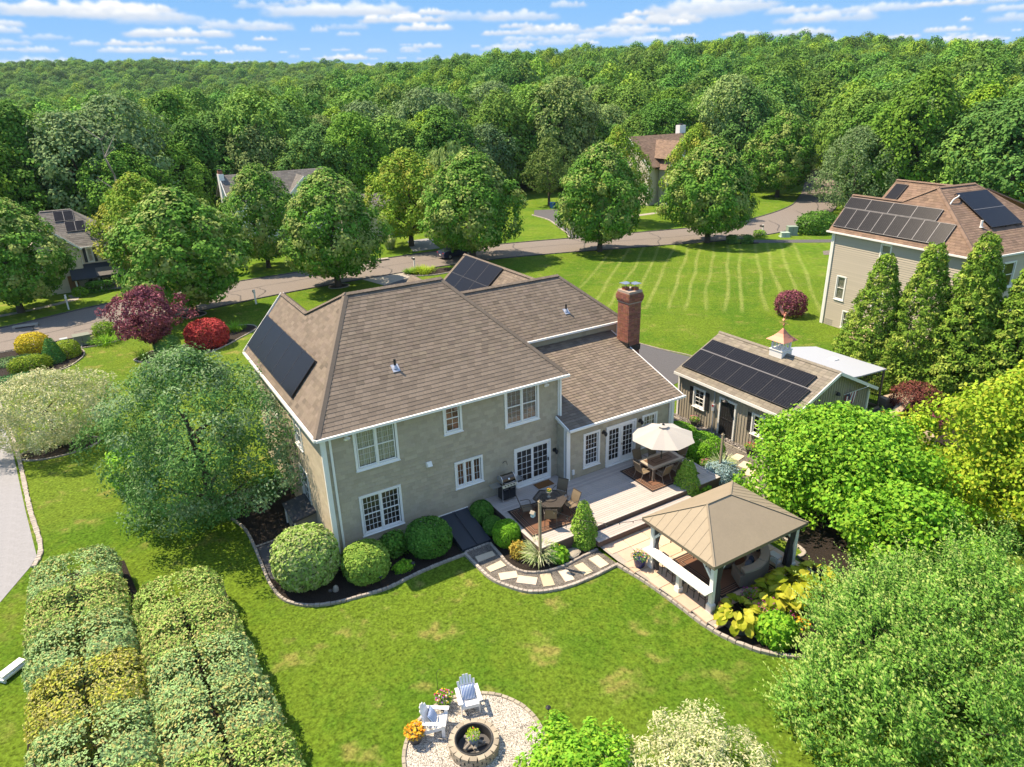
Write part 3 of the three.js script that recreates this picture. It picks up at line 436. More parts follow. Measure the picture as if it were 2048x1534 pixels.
const PAL = {
  maple: [[0.030, 0.082, 0.010], [0.052, 0.125, 0.014], [0.085, 0.165, 0.022]], mapleTip: [[0.13, 0.19, 0.04], [0.17, 0.20, 0.06], [0.15, 0.23, 0.05]],
  yellow: [[0.06, 0.125, 0.012], [0.105, 0.175, 0.016], [0.15, 0.205, 0.022]], forest: [[0.028, 0.075, 0.010], [0.046, 0.106, 0.014], [0.07, 0.138, 0.020]], forestB: [[0.036, 0.088, 0.016], [0.056, 0.116, 0.024], [0.086, 0.15, 0.032]], forestC: [[0.055, 0.125, 0.012], [0.085, 0.162, 0.016], [0.12, 0.195, 0.024]],
  grey: [[0.045, 0.085, 0.03], [0.075, 0.12, 0.045], [0.105, 0.15, 0.065]], weep: [[0.10, 0.16, 0.035], [0.14, 0.205, 0.06], [0.17, 0.23, 0.075]],
  bradford: [[0.028, 0.075, 0.016], [0.046, 0.106, 0.025], [0.075, 0.142, 0.042]], purple: [[0.055, 0.016, 0.024], [0.095, 0.028, 0.042], [0.15, 0.055, 0.07]], barberry: [[0.11, 0.012, 0.016], [0.19, 0.022, 0.024], [0.26, 0.05, 0.04]], darkRed: [[0.04, 0.014, 0.014], [0.075, 0.025, 0.022], [0.12, 0.045, 0.03]],
  dappled: [[0.14, 0.20, 0.075], [0.30, 0.34, 0.15], [0.50, 0.50, 0.29], [0.58, 0.56, 0.38]], willow: [[0.044, 0.105, 0.014], [0.070, 0.156, 0.022], [0.112, 0.205, 0.036]], willowTip: [[0.16, 0.24, 0.06], [0.22, 0.28, 0.075]],
  lime: [[0.060, 0.155, 0.010], [0.10, 0.215, 0.014], [0.17, 0.275, 0.022]], limeYellow: [[0.11, 0.20, 0.012], [0.19, 0.275, 0.018], [0.30, 0.33, 0.03]],
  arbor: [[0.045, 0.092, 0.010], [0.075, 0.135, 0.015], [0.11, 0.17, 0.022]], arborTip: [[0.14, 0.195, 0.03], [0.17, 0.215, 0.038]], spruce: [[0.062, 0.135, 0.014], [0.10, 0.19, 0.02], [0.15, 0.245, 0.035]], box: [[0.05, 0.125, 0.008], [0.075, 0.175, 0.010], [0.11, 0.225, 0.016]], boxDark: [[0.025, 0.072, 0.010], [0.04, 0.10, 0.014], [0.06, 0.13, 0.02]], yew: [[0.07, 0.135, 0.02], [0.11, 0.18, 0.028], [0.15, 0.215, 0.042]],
  burning: [[0.13, 0.215, 0.045], [0.175, 0.265, 0.06], [0.23, 0.31, 0.085]], burningTip: [[0.28, 0.31, 0.095], [0.33, 0.33, 0.12], [0.36, 0.31, 0.13]], burningBlue: [[0.135, 0.23, 0.085], [0.18, 0.275, 0.11], [0.235, 0.325, 0.14]], burningGold: [[0.20, 0.25, 0.03], [0.29, 0.31, 0.045], [0.36, 0.34, 0.07]],
  blue: [[0.12, 0.19, 0.20], [0.19, 0.275, 0.285], [0.30, 0.385, 0.39]], gold: [[0.32, 0.27, 0.012], [0.46, 0.38, 0.02], [0.55, 0.46, 0.04]], hosta: [[0.22, 0.28, 0.012], [0.36, 0.40, 0.02], [0.50, 0.50, 0.05]], hedge: [[0.03, 0.085, 0.012], [0.05, 0.12, 0.016], [0.08, 0.15, 0.022]], stripe: [[0.12, 0.20, 0.05], [0.28, 0.34, 0.16], [0.55, 0.56, 0.38]],
};
const TRUNKS = {};
function tree(name, label, category, crownGeo, trunkGeo, pos, turn, scale, material, group, barkM = M.bark) {
  const t = thing(name, label, category, pos, turn, group); mesh('crown', crownGeo, material, t); mesh('trunk', trunkGeo, barkM, t); Array.isArray(scale) ? t.scale.set(...scale) : t.scale.setScalar(scale); return t;
}
// --- street maples: four crowns, shared ---
const mapleGeo = [0, 1, 2, 3].map((k) => { const L = new LB(26000); crown(L, 100 + k, { y0: 1.5, h: 10.9, R: 5.6, lobes: 400, per: 58, pal: PAL.maple, tips: { share: 0.34, pal: PAL.mapleTip }, prof: OVAL, lobeR: 0.155, lump: 0.2, leaf: { size: 0.34, aspect: 0.75 } }); return L.geo(); });
const mapleTrunk = [0, 1].map((k) => limbs(10.3, 1.9, 4.2, 130 + k, 9, 0.34));
const yMapleGeo = [0, 1].map((k) => { const L = new LB(19000); crown(L, 140 + k, { y0: 1.8, h: 10.3, R: 5.3, lobes: 300, per: 54, pal: PAL.yellow, tips: { share: 0.3, pal: [[0.2, 0.23, 0.03], [0.24, 0.26, 0.045]] }, prof: OVAL, lobeR: 0.17, lump: 0.34, leaf: { size: 0.34, wild: 0.8 } }); return L.geo(); });
const maples = [
  ['dark spreading maple at the left edge of the picture, before the grey house', -13.4, -60.4, 0.95, 1.0, 0], ['broad maple behind the purple-leaved tree, across from the grey house', 1.4, -48.3, 1.0, 1.12, 1],
  ['rounded maple before the white house, left of its dormer', 12.9, -65.3, 1.02, 0.88, 2], ['large full maple in the mulch ring by the street, right of the white dormer', 17.0, -50.5, 1.03, 1.06, 3], ['big dense maple standing behind the garage roof with its solar panel', 35.5, -52.8, 1.1, 1.15, 0],
  ['tall oval maple at the head of the striped lawn, left of the tan house', 51.3, -47.0, 1.1, 1.04, 1], ['maple with a forked grey trunk at the far end of the striped lawn', 66.1, -42.2, 1.1, 1.08, 2], ['lone maple beside the bend where the street leaves', 107.5, -64.5, 1.24, 1.16, 3]];
maples.forEach(([label, x, z, sy, sx, k], i) => tree('street_maple', label, 'tree', mapleGeo[k], mapleTrunk[k % 2], [x, G0(x, z), z], i * 1.7, [sx * 0.94, sy * 0.97, sx * 0.94], M.leaf, 'maples along the street'));
[['yellow-green maple peeping over the broad maple beside the grey house', -0.2, -67.5, 0.98, 0.95], ['loose yellow-green maple between the full maple and the garage, with a thin trunk', 32.9, -66.2, 1.05, 1.06], ['yellowish maple crown peeping over the top of the tall oval maple', 66.3, -62.0, 1.16, 0.8], ['yellow-green maple in front of the tan house gables', 78.5, -57.5, 1.16, 0.86]].forEach(([label, x, z, sy, sx], i) => tree('yellow_maple', label, 'tree', yMapleGeo[i % 2], mapleTrunk[i % 2], [x, G0(x, z), z], i * 2.1, [sx, sy, sx], M.leaf));
{ const L = new LB(16000), r = rng(171); for (let i = 0; i < 150; i++) { const a = r() * 6.283, t = Math.sqrt(r()), R = 4.8 * t, y = 12.2 * Math.sqrt(1 - 0.75 * t * t) * (0.8 + 0.25 * r()), len = 3 + 5 * r() * t; for (let k = 0; k < 95; k++) { const q = r() * len, x = Math.cos(a) * (R + 0.25 * q * 0.4) + (r() - 0.5) * 0.7, z = Math.sin(a) * (R + 0.1 * q) + (r() - 0.5) * 0.7; if (y - q < 0.5) continue; L.leaf(x, y - q, z, Math.cos(a) + (r() - 0.5), 0.5, Math.sin(a) + (r() - 0.5), (r() - 0.5) * 0.4, -1, (r() - 0.5) * 0.4, 0.55, 0.16, tone(PAL.weep, r, 0.8 + 0.4 * r())); } }
  tree('weeping_willow', 'pale weeping willow with hanging strands before the dark wood', 'tree', L.geo(), limbs(10, 2, 3.5, 172, 6, 0.4), [47.7, -1.5, -82.3], 0, 1.05, M.leaf); }
{ const L = new LB(9000); crown(L, 180, { y0: 2.6, h: 9.2, R: 3.9, lobes: 190, per: 40, pal: [[0.04, 0.075, 0.016], [0.065, 0.105, 0.022], [0.095, 0.13, 0.03]], prof: OVAL, lobeR: 0.2, lump: 0.4, leaf: { size: 0.3, wild: 0.8 } }); tree('lawn_tree', 'lone dull-green tree with a bare trunk on the far lawn by the bins', 'tree', L.geo(), limbs(9, 2.6, 3.2, 181, 8, 0.26), [69.2, -1.5, -84.9], 0, 1, M.leaf); }
{ const L = new LB(12000); crown(L, 185, { y0: 0.8, h: 11.5, R: 6, lobes: 260, per: 42, pal: PAL.grey, prof: OVAL, lobeR: 0.19, lump: 0.25, leaf: { size: 0.36, wild: 0.8, aspect: 0.5 } }); tree('grey_green_tree', 'grey-green fine-leaved tree beside the bend, left of the house with the brown roof', 'tree', L.geo(), limbs(11, 1, 4, 186, 8, 0.3), [102.1, -1.5, -45.6], 0, [1, 1.06, 1], M.leaf); }

// --- the wood behind: nearest trees one by one, the rest as one mass ---
const fGeo = [[PAL.forest, OVAL], [PAL.forest, ROUND], [PAL.forestB, OVAL], [PAL.forestB, VASE], [PAL.forestC, OVAL], [PAL.grey, ROUND]].map(([pal, prof], k) => { const L = new LB(12500); crown(L, 200 + k, { y0: 2.2, h: 14.2, R: 5.9, lobes: 190, per: 58, pal, prof, lobeR: 0.2, lump: 0.34, inner: 0.12, leaf: { size: 0.44, wild: 0.6 } }); return L.geo(); });
const fTrunk = [0, 1].map((k) => limbs(13, 4, 4, 230 + k, 5, 0.3));
const farGeo = [PAL.forest, PAL.forestB, PAL.forestC, PAL.forest].map((pal, k) => { const L = new LB(2600); crown(L, 240 + k, { y0: 3, h: 11.5, R: 5.6, lobes: 70, per: 32, pal, prof: k % 2 ? ROUND : OVAL, lobeR: 0.27, lump: 0.4, inner: 0.04, leaf: { size: 0.72, wild: 0.55, aspect: 0.8 } }); return L.geo(); });
{
  const r = rng(300), near = [], far = farGeo.map(() => []), houses = [[20, -87, 15], [91, -76, 14], [-8, -74, 9], [82, -66, 12], [46, -22, 16]];
  const P = new THREE.Matrix4(), q = new THREE.Quaternion(), e = new THREE.Euler();
  const EDGE = [[-40, 112], [-10, 112], [2, 114], [9, 126], [16, 128], [22, 132], [30, 146], [36, 152], [41, 158], [46, 158], [51, 150], [56, 138], [62, 124], [80, 118]];
  const edge = (az) => { for (let i = 1; i < EDGE.length; i++) if (az <= EDGE[i][0]) { const [a0, d0] = EDGE[i - 1], [a1, d1] = EDGE[i]; return lerp(d0, d1, clamp((az - a0) / (a1 - a0))); } return 118; };
  for (let R = 104; R < 1550; ) {
    const gap = R < 230 ? 6.6 : R < 420 ? 6.6 : R < 800 ? 7.6 : 11;
    for (let az = -14; az < 78; az += gap / R * 57.3) {
      if (R > 720 && az > 30) continue;
      const a = az + (r() - 0.5) * gap / R * 50, d = R + (r() - 0.5) * gap * 0.8, x = CAM.x + d * Math.sin(a / 57.3), z = CAM.z - d * Math.cos(a / 57.3), roll = [r(), r(), r(), r(), r()];
      if (d < edge(a)) continue;
      if (houses.some(([hx, hz, hr]) => Math.hypot(x - hx, z - hz) < hr)) continue;
      if (x > 96 && Math.abs(z + 56 + (x - 100) * 0.72) < 9 && x < 175) continue;
      const y = land(x, z), depthIn = d - edge(a);
      if (depthIn < 36 && near.length < 290) { near.push([x, y, z, roll]); continue; }
      const k = Math.floor(roll[0] * 4 * 0.999), s = (0.72 + 0.42 * roll[1]) * (R > 800 ? 1.5 : 1.06), sy = s * (0.85 + 0.5 * roll[2] * roll[2]) / (R > 800 ? 1.25 : 1), tt = 0.72 + 0.5 * roll[3], warm = 0.85 + 0.4 * roll[4];
      P.compose(V(x, y - 1.5, z), q.setFromEuler(e.set(0, roll[3] * 6.28, 0)), V(s, sy, s));
      far[k].push([P.clone(), new THREE.Color(tt * warm, tt, tt * (1.15 - 0.2 * roll[4]))]);
    }
    R += gap * 0.86;
  }
  near.forEach(([x, y, z, f], i) => { const k = Math.floor(Math.pow(f[0], 1.1) * 6 * 0.999), s = 0.82 + 0.36 * f[1], kind = ['dark green egg-shaped', 'dark green round-headed', 'mid-green egg-shaped', 'mid-green upright', 'bright green', 'silvery grey-green'][k]; tree('forest_tree', `${kind} tree along the near edge of the wood`, 'tree', fGeo[k], fTrunk[i % 2], [x, y - 0.6, z], f[2] * 6.28, [s, s * (0.82 + 0.38 * f[3]), s], M.leafWood[Math.floor(f[4] * 3.999)], `${kind} trees at the edge of the wood`); });
  const wood = thing('woodland', 'unbroken green wood covering the hills up to the skyline', 'woodland'); wood.userData.kind = 'stuff';
  far.forEach((list, k) => { const im = new THREE.InstancedMesh(farGeo[k], M.leafDense, list.length); im.name = 'canopy'; im.userData.kind = 'stuff'; list.forEach(([m, c], i) => { im.setMatrixAt(i, m); im.setColorAt(i, c); }); wood.add(im); });
  console.log('near', near.length, 'far', far.map((f) => f.length).join());
}
// pale spiry and dead trees one can tell apart at the edge of the wood
{ const g = new GB(), r = rng(320); let a = [0, 0, 0]; for (let k = 1; k <= 7; k++) { const b = [-0.55 * k * 0.5 + (r() - 0.5) * 0.5, k * 2.2, (r() - 0.5) * 0.5]; g.tube(a, b, 0.42 - k * 0.05, 0.37 - k * 0.05, 7); if (k > 2) for (let j = 0; j < 2; j++) { const t = r() * 6.28, L = 1.5 + 2 * r(); g.tube(b, [b[0] + Math.cos(t) * L, b[1] + L * 0.8, b[2] + Math.sin(t) * L], 0.09, 0.02, 5); } a = b; }
  const t = thing('dead_tree', 'bare grey dead tree leaning over the roof of the grey house', 'tree', [0.2, -1.5, -83]); g.build('trunk', M.barkPale, t); }

// --- the garden trees close by ---
{ const L = new LB(52000); crown(L, 400, { y0: 0.35, h: 8.0, R: 4.15, lobes: 470, per: 105, pal: PAL.bradford, tips: { share: 0.35, pal: [[0.10, 0.165, 0.075], [0.14, 0.20, 0.10]] }, prof: (t) => Math.pow(Math.sin(Math.PI * Math.pow(clamp(t, 0.01, 0.99), 0.85)), 0.6), lobeR: 0.17, lump: 0.42, inner: 0.2, leaf: { size: 0.15, aspect: 0.5, wild: 1.0, up: 0.5 } });
  tree('bushy_tree', 'big grey-green bushy tree crowding the left side of the main house', 'tree', L.geo(), limbs(8, 0.5, 3.2, 401, 9, 0.26), [-3.85, -0.75, -7.5], 0, 1, M.leaf);
  const S = new LB(900), r = rng(402); for (let i = 0; i < 26; i++) clump(S, r, (r() - 0.5) * 1.4, 0.2 + r() * 2.4, (r() - 0.5) * 1.4, 0.35, 26, { ...LEAF, size: 0.24 }, PAL.lime, [-0.5, 0.6, 0.3]); const w = one((g) => g.tube([0, -0.3, 0], [0, 2, 0], 0.05, 0.02, 5)); tree('sapling', 'bright green sapling poking out at the left of the big bushy tree', 'tree', S.geo(), w.geo(), [-7.2, -0.8, -12.4], 0, 1, M.leaf); }
{ const L = new LB(30000); crown(L, 410, { y0: 0.4, h: 4.2, R: 3.35, lobes: 400, per: 68, pal: PAL.dappled, prof: (t) => Math.pow(Math.sin(Math.PI * Math.pow(clamp(t, 0.01, 0.99), 0.95)), 0.55), lobeR: 0.16, lump: 0.34, inner: 0.2, leaf: { size: 0.17, aspect: 0.34, wild: 1.0, up: 0.35, droop: -0.3 } });
  tree('dappled_willow', 'cream-tinted dappled willow shrub beside the pale driveway at the left', 'shrub', L.geo(), limbs(4, 0.4, 2.2, 411, 7, 0.12), [-10.4, -1.0, -21.2], 0, [1, 1, 0.9], M.leaf); }
{ const L = new LB(9500); crown(L, 420, { y0: 1.2, h: 4.4, R: 2.6, lobes: 150, per: 62, pal: PAL.purple, prof: VASE, lobeR: 0.2, lump: 0.55, inner: 0.3, leaf: { size: 0.2, wild: 1.0, up: 0.1 } }); tree('purple_tree', 'small purple-leaved tree with a thin trunk in the front island bed', 'tree', L.geo(), limbs(4.4, 1.3, 2.3, 421, 9, 0.1), [-3.3, -1.44, -37.5], 0, 1, M.leaf); }
// bottom-right willow: many upright fine-leaved shoots
{ const L = new LB(105000), r = rng(430); const blobs = [[1.1, 0.35, 0.1, 3.9, 2.3, 3.5], [-2.5, -0.45, -0.2, 1.9, 1.5, 1.9], [3.5, 0.75, 1.1, 3.4, 2.6, 3.2], [0.2, 0.2, -1.0, 2.2, 1.8, 1.9], [-1.1, -0.05, 1.7, 3, 2, 2.6]];
  blobs.forEach(([bx, by, bz, rx, ry, rz2], b) => { const n = [360, 150, 290, 190, 170][b]; for (let i = 0; i < n; i++) { const t = (i + 0.5) / n, yy = 1 - 1.55 * t, a = i * 2.39996 + r(), s = Math.sqrt(Math.max(0, 1 - yy * yy)), d = [Math.cos(a) * s, yy, Math.sin(a) * s], q = (0.8 + 0.24 * r()) * (1 + 0.3 * noise(d[0] * 2.6 + b * 5, d[1] * 2.6, d[2] * 2.6)), x = bx + d[0] * rx * q, y = by + d[1] * ry * q, z = bz + d[2] * rz2 * q; if (y < -1.1) continue; const m = 0.85 + 0.3 * r(), ou = [d[0] * 0.8, d[1] * 0.7 + 0.5, d[2] * 0.8];
    clump(L, r, x, y, z, 0.42, 34, { ...LEAF, size: 0.13, aspect: 0.38, wild: 1.2, up: 0.6, droop: -0.2 }, PAL.willow, d);
    for (let w = 0; w < 5; w++) { const len = 0.4 + 0.75 * r(), g = [ou[0] + (r() - 0.5) * 1.3, ou[1] + (r() - 0.5) * 0.6, ou[2] + (r() - 0.5) * 1.1], l = Math.hypot(...g), bx2 = x + (r() - 0.5) * 0.7, by2 = y + (r() - 0.5) * 0.5, bz2 = z + (r() - 0.5) * 0.7; for (let k = 0; k < 11; k++) { const f = k / 11 * len, j = dirRnd(r); L.leaf(bx2 + g[0] / l * f + j[0] * 0.03, by2 + g[1] / l * f + j[1] * 0.03, bz2 + g[2] / l * f + j[2] * 0.03, j[0] * 0.7 + d[0], j[1] * 0.7 + 0.7, j[2] * 0.7 + d[2], g[0] / l + j[2] * 0.9, g[1] / l + j[0] * 0.9, g[2] / l + j[1] * 0.9, 0.15 * (1.1 - 0.5 * k / 11), 0.05, tone(k > 7 ? PAL.willowTip : PAL.willow, r, m)); } } } });
  const g = new GB(); for (let i = 0; i < 16; i++) { const a = i * 2.4, R = 1 + 2.6 * r(); g.tube([Math.cos(a) * 0.4, -2, Math.sin(a) * 0.4], [Math.cos(a) * R, 0.6 + r() * 1.6, Math.sin(a) * R], 0.07, 0.02, 5); }
  tree('willow_shrub', 'huge fine-leaved green willow filling the bottom right corner', 'shrub', L.geo(), g.geo(), [13.1, 0.55, 17.5], 0, 1, M.leaf); }
// right-hand broadleaf trees
const lime = (name, label, seed, pal, pos, R, h, y0, lobes, per, size, scale = 1) => { const L = new LB(lobes * per * 1.3 | 0); crown(L, seed, { y0, h, R, lobes, per, pal, prof: (t) => Math.pow(Math.sin(Math.PI * Math.pow(clamp(t, 0.01, 0.99), 0.8)), 0.55), lobeR: 0.21, lump: 0.5, inner: 0.3, leaf: { size, aspect: 0.72, wild: 1.25, up: 0.6, droop: 0.25 } }); return tree(name, label, 'tree', L.geo(), limbs(h, y0, R * 0.85, seed + 1, 10, 0.16), pos, 0, scale, M.leafShiny); };
lime('broadleaf_tree', 'bright green leafy tree overhanging the gable of the garden shed', 440, PAL.lime, [21.5, -0.75, 9.1], 3.5, 4.2, 0.5, 480, 80, 0.18);
lime('broadleaf_tree', 'yellow-green leafy tree at the right edge of the picture', 450, PAL.limeYellow, [27.4, -0.75, 14.4], 3.8, 7.0, 0.4, 560, 84, 0.19);
lime('broadleaf_tree', 'dark leafy young tree between the pavilion and the willow', 460, PAL.lime, [19.6, -0.75, 13.4], 2.5, 3.4, 0.2, 260, 56, 0.19);
{ const L = new LB(16000); crown(L, 470, { y0: 0.1, h: 2.1, R: 1.9, lobes: 230, per: 60, pal: PAL.dappled, prof: ROUND, lobeR: 0.18, lump: 0.4, leaf: { size: 0.13, aspect: 0.32, wild: 1, droop: -0.6 } }); tree('dappled_willow', 'cream-speckled dappled willow shrub at the bottom edge, left of the huge willow', 'shrub', L.geo(), limbs(2, 0.2, 1.3, 471, 6, 0.06), [5.0, -0.75, 16.25], 0, [1, 0.86, 1], M.leaf); }
{ const L = new LB(14000); crown(L, 480, { y0: 0.1, h: 2.0, R: 1.85, lobes: 190, per: 58, pal: PAL.lime, prof: ROUND, lobeR: 0.19, lump: 0.4, leaf: { size: 0.17, aspect: 0.5, wild: 0.8 } }); tree('leafy_shrub', 'bright green shrub at the bottom edge beside the white gravel ring', 'shrub', L.geo(), limbs(2, 0.2, 1.2, 481, 6, 0.05), [1.95, -0.75, 14.5], 0, [0.95, 0.86, 0.85], M.leafShiny); }

// --- trimmed shrubs: leaves over a full rounded form ---
function shrub(name, label, cat, o) {
  const L = new LB(o.n + 10), r = rng(o.seed), pw = o.pow ?? 2.3; const ex = (v) => Math.sign(v) * Math.pow(Math.abs(v), 2 / pw);
  for (let i = 0; i < o.n; i++) {
    const t = (i + 0.5) / o.n, yy = 1 - (1 + (o.low ?? 0.75)) * t, a = i * 2.39996 + r() * 0.3, s = Math.sqrt(Math.max(0, 1 - yy * yy)); const d = [Math.cos(a) * s, yy, Math.sin(a) * s], layer = r() < 0.72 ? 1 - 0.05 * r() : 0.72 + 0.2 * r(), b = (1 + (o.rough ?? 0.05) * (noise(d[0] * 5 + o.seed, d[1] * 5, d[2] * 5) + 0.7 * noise(d[0] * 13, d[1] * 13 + o.seed, d[2] * 13))) * layer;
    const x = ex(d[0]) * o.rx * b, y = o.cy + ex(d[1]) * o.ry * b, z = ex(d[2]) * (o.rz ?? o.rx) * b, j = dirRnd(r), w = o.wild ?? 0.7; let n = [d[0] + j[0] * w, d[1] + j[1] * w + 0.25, d[2] + j[2] * w]; const l = Math.hypot(...n); n = n.map((v) => v / l); const q = dirRnd(r), sz = o.size * (0.7 + 0.6 * r());
    L.leaf(x, y, z, n[0], n[1], n[2], q[0] + d[0] * (o.spike ?? 0.5), q[1] + d[1] * (o.spike ?? 0.5), q[2] + d[2] * (o.spike ?? 0.5), sz, sz * (o.aspect ?? 0.6), tone(o.tip && r() < o.tip.share ? o.tip.pal : o.pal, r, 0.82 + 0.36 * r() + 0.25 * noise(d[0] * 3, d[1] * 3, d[2] * 3 + o.seed)));
  }
  const t = thing(name, label, cat, o.at, o.turn ?? 0, o.group); mesh('foliage', L.geo(), o.mat ?? M.leafDense, t, null, 'stuff');
  if (o.stem !== false) one((g) => { for (let i = 0; i < 5; i++) g.tube([Math.cos(i * 1.3) * 0.06, -0.1, Math.sin(i * 1.3) * 0.06], [Math.cos(i * 1.3) * o.rx * 0.55, o.cy, Math.sin(i * 1.3) * o.rx * 0.55], 0.03, 0.012, 5); }).build('stem', M.bark, t);
  return t;
}
shrub('rhododendron', 'largest round shrub, pale leaved, at the corner of the main house', 'shrub', { seed: 501, n: 9500, rx: 1.36, ry: 1.28, cy: 1.2, size: 0.17, aspect: 0.5, pal: PAL.burning, tip: { share: 0.3, pal: [[0.20, 0.24, 0.10], [0.26, 0.28, 0.13]] }, at: [-1.45, -0.75, 0.42], wild: 0.85, rough: 0.07, pow: 2.2 });
shrub('round_shrub', 'clipped round yellow-green shrub right of the largest shrub', 'shrub', { seed: 502, n: 7500, rx: 0.98, ry: 0.82, cy: 0.74, size: 0.11, pal: PAL.yew, at: [0.72, -0.75, 1.5], rough: 0.06, pow: 2.4 });
shrub('round_shrub', 'clipped round dark green shrub left of the cellar doors', 'shrub', { seed: 503, n: 7500, rx: 1.0, ry: 0.8, cy: 0.74, size: 0.11, pal: PAL.boxDark, at: [3.72, -0.75, 1.36], rough: 0.06, pow: 2.4 });
shrub('leafy_bush', 'small loose bush under the outdoor tap between two clipped shrubs', 'shrub', { seed: 504, n: 1300, rx: 0.55, ry: 0.5, cy: 0.45, size: 0.16, pal: PAL.hedge, at: [2.35, -0.75, 0.62], rough: 0.4, wild: 1 });
shrub('low_conifer', 'small bright lime bush lying on the mulch before the clipped shrubs', 'shrub', { seed: 505, n: 700, rx: 0.42, ry: 0.22, rz: 0.28, cy: 0.16, size: 0.12, pal: PAL.lime, at: [2.2, -0.75, 1.95], rough: 0.3, wild: 1 });
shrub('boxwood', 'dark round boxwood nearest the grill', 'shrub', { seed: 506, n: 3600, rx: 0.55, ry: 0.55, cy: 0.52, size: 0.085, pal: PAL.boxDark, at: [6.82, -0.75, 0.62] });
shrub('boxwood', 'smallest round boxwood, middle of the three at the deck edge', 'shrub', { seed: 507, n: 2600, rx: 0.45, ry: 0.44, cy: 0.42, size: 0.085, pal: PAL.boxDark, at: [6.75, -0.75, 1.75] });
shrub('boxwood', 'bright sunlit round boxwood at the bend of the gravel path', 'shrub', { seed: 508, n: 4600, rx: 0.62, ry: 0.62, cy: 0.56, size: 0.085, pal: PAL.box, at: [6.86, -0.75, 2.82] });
shrub('barberry', 'low golden-brown barberry behind the striped grass', 'shrub', { seed: 509, n: 700, rx: 0.36, ry: 0.4, cy: 0.34, size: 0.1, pal: [[0.16, 0.12, 0.02], [0.24, 0.17, 0.03], [0.2, 0.2, 0.04]], at: [6.78, -0.75, 3.95], rough: 0.3, wild: 1 });
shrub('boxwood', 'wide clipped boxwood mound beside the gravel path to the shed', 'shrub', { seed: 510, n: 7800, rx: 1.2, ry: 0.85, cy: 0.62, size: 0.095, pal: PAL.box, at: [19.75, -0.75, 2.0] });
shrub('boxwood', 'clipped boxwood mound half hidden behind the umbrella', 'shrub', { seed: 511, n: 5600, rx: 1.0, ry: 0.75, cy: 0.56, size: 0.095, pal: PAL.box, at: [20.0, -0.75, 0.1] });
shrub('blue_spruce', 'spreading blue spruce mound at the corner of the deck', 'shrub', { seed: 512, n: 3800, rx: 0.95, ry: 0.55, rz: 0.75, cy: 0.4, size: 0.13, aspect: 0.3, pal: PAL.blue, at: [18.9, -0.75, 4.2], rough: 0.28, wild: 1, spike: 1.6 });
shrub('hydrangea', 'bright leafy hydrangea at the tip of the flower bed', 'shrub', { seed: 513, n: 1500, rx: 0.66, ry: 0.55, cy: 0.48, size: 0.21, aspect: 0.7, pal: PAL.lime, at: [11.95, -0.75, 13.4], rough: 0.2, wild: 0.9, mat: M.leafShiny });
shrub('red_barberry', 'clipped bright red barberry in the front island bed', 'shrub', { seed: 514, n: 6000, rx: 1.78, ry: 1.3, cy: 1.0, size: 0.17, pal: PAL.barberry, at: [0.9, -1.42, -37.2], rough: 0.09 });
shrub('maroon_shrub', 'round maroon shrub at the corner of the neighbouring house', 'shrub', { seed: 515, n: 3600, rx: 1.25, ry: 1.15, cy: 1.05, size: 0.18, pal: PAL.purple, at: [46.0, -0.77, -11.9].map((v, i) => v + [-0.6, 0, -0.6][i]), rough: 0.2, wild: 0.9 });
shrub('maroon_barberry', 'rounded brownish-red barberry on the bank behind the shed', 'shrub', { seed: 516, n: 4200, rx: 1.35, ry: 0.95, cy: 0.75, size: 0.11, pal: PAL.darkRed, at: [35.0, -0.65, 4.9], rough: 0.14, wild: 0.9 });
shrub('red_bush', 'low wine-red bush on the bank beside the yellow hosta', 'shrub', { seed: 517, n: 900, rx: 0.6, ry: 0.35, cy: 0.3, size: 0.12, pal: PAL.purple, at: [33.8, -0.65, 6.9], rough: 0.3, wild: 1 });
shrub('leafy_bush', 'bright green bush in front of the wine-red bush on the bank', 'shrub', { seed: 518, n: 800, rx: 0.55, ry: 0.45, cy: 0.4, size: 0.17, pal: PAL.lime, at: [32.7, -0.65, 6.9], rough: 0.3, wild: 1 });
shrub('golden_mound', 'golden yellow clipped mound beside the street at the left', 'shrub', { seed: 519, n: 4200, rx: 1.3, ry: 1.0, cy: 0.55, size: 0.15, pal: PAL.gold, at: [-12.1, -1.5, -45.9].map((v, i) => v + [0, 0, 0.7][i]), rough: 0.1 });
shrub('round_yew', 'rounded green yew behind the small cone in the front bed', 'shrub', { seed: 520, n: 3200, rx: 1.05, ry: 0.85, cy: 0.55, size: 0.13, pal: [[0.07, 0.12, 0.008], [0.11, 0.16, 0.012], [0.15, 0.19, 0.02]], at: [-9.6, -1.5, -42.2].map((v, i) => v + [0, 0, 0.6][i]), rough: 0.1 });
shrub('low_yew', 'low spreading yellow-green yew left of the small cone', 'shrub', { seed: 521, n: 3000, rx: 1.5, ry: 0.7, rz: 0.8, cy: 0.45, size: 0.14, pal: [[0.07, 0.12, 0.008], [0.11, 0.16, 0.012], [0.15, 0.19, 0.02]], at: [-12.2, -1.46, -39.6], rough: 0.25 });
shrub('ground_juniper', 'flat bluish ground-cover conifer along the front bed', 'shrub', { seed: 522, n: 3000, rx: 2.2, ry: 0.3, rz: 0.8, cy: 0.12, size: 0.16, aspect: 0.4, pal: [[0.03, 0.085, 0.03], [0.05, 0.12, 0.045]], at: [-13.3, -1.46, -37.4], rough: 0.3, stem: false });
shrub('ground_juniper', 'flat grey-green juniper mat beside the golden mound', 'shrub', { seed: 523, n: 2600, rx: 2.2, ry: 0.25, rz: 1.2, cy: 0.1, size: 0.16, aspect: 0.4, pal: [[0.06, 0.115, 0.045], [0.09, 0.15, 0.06]], at: [-13.6, -1.47, -42.4], rough: 0.3, stem: false });
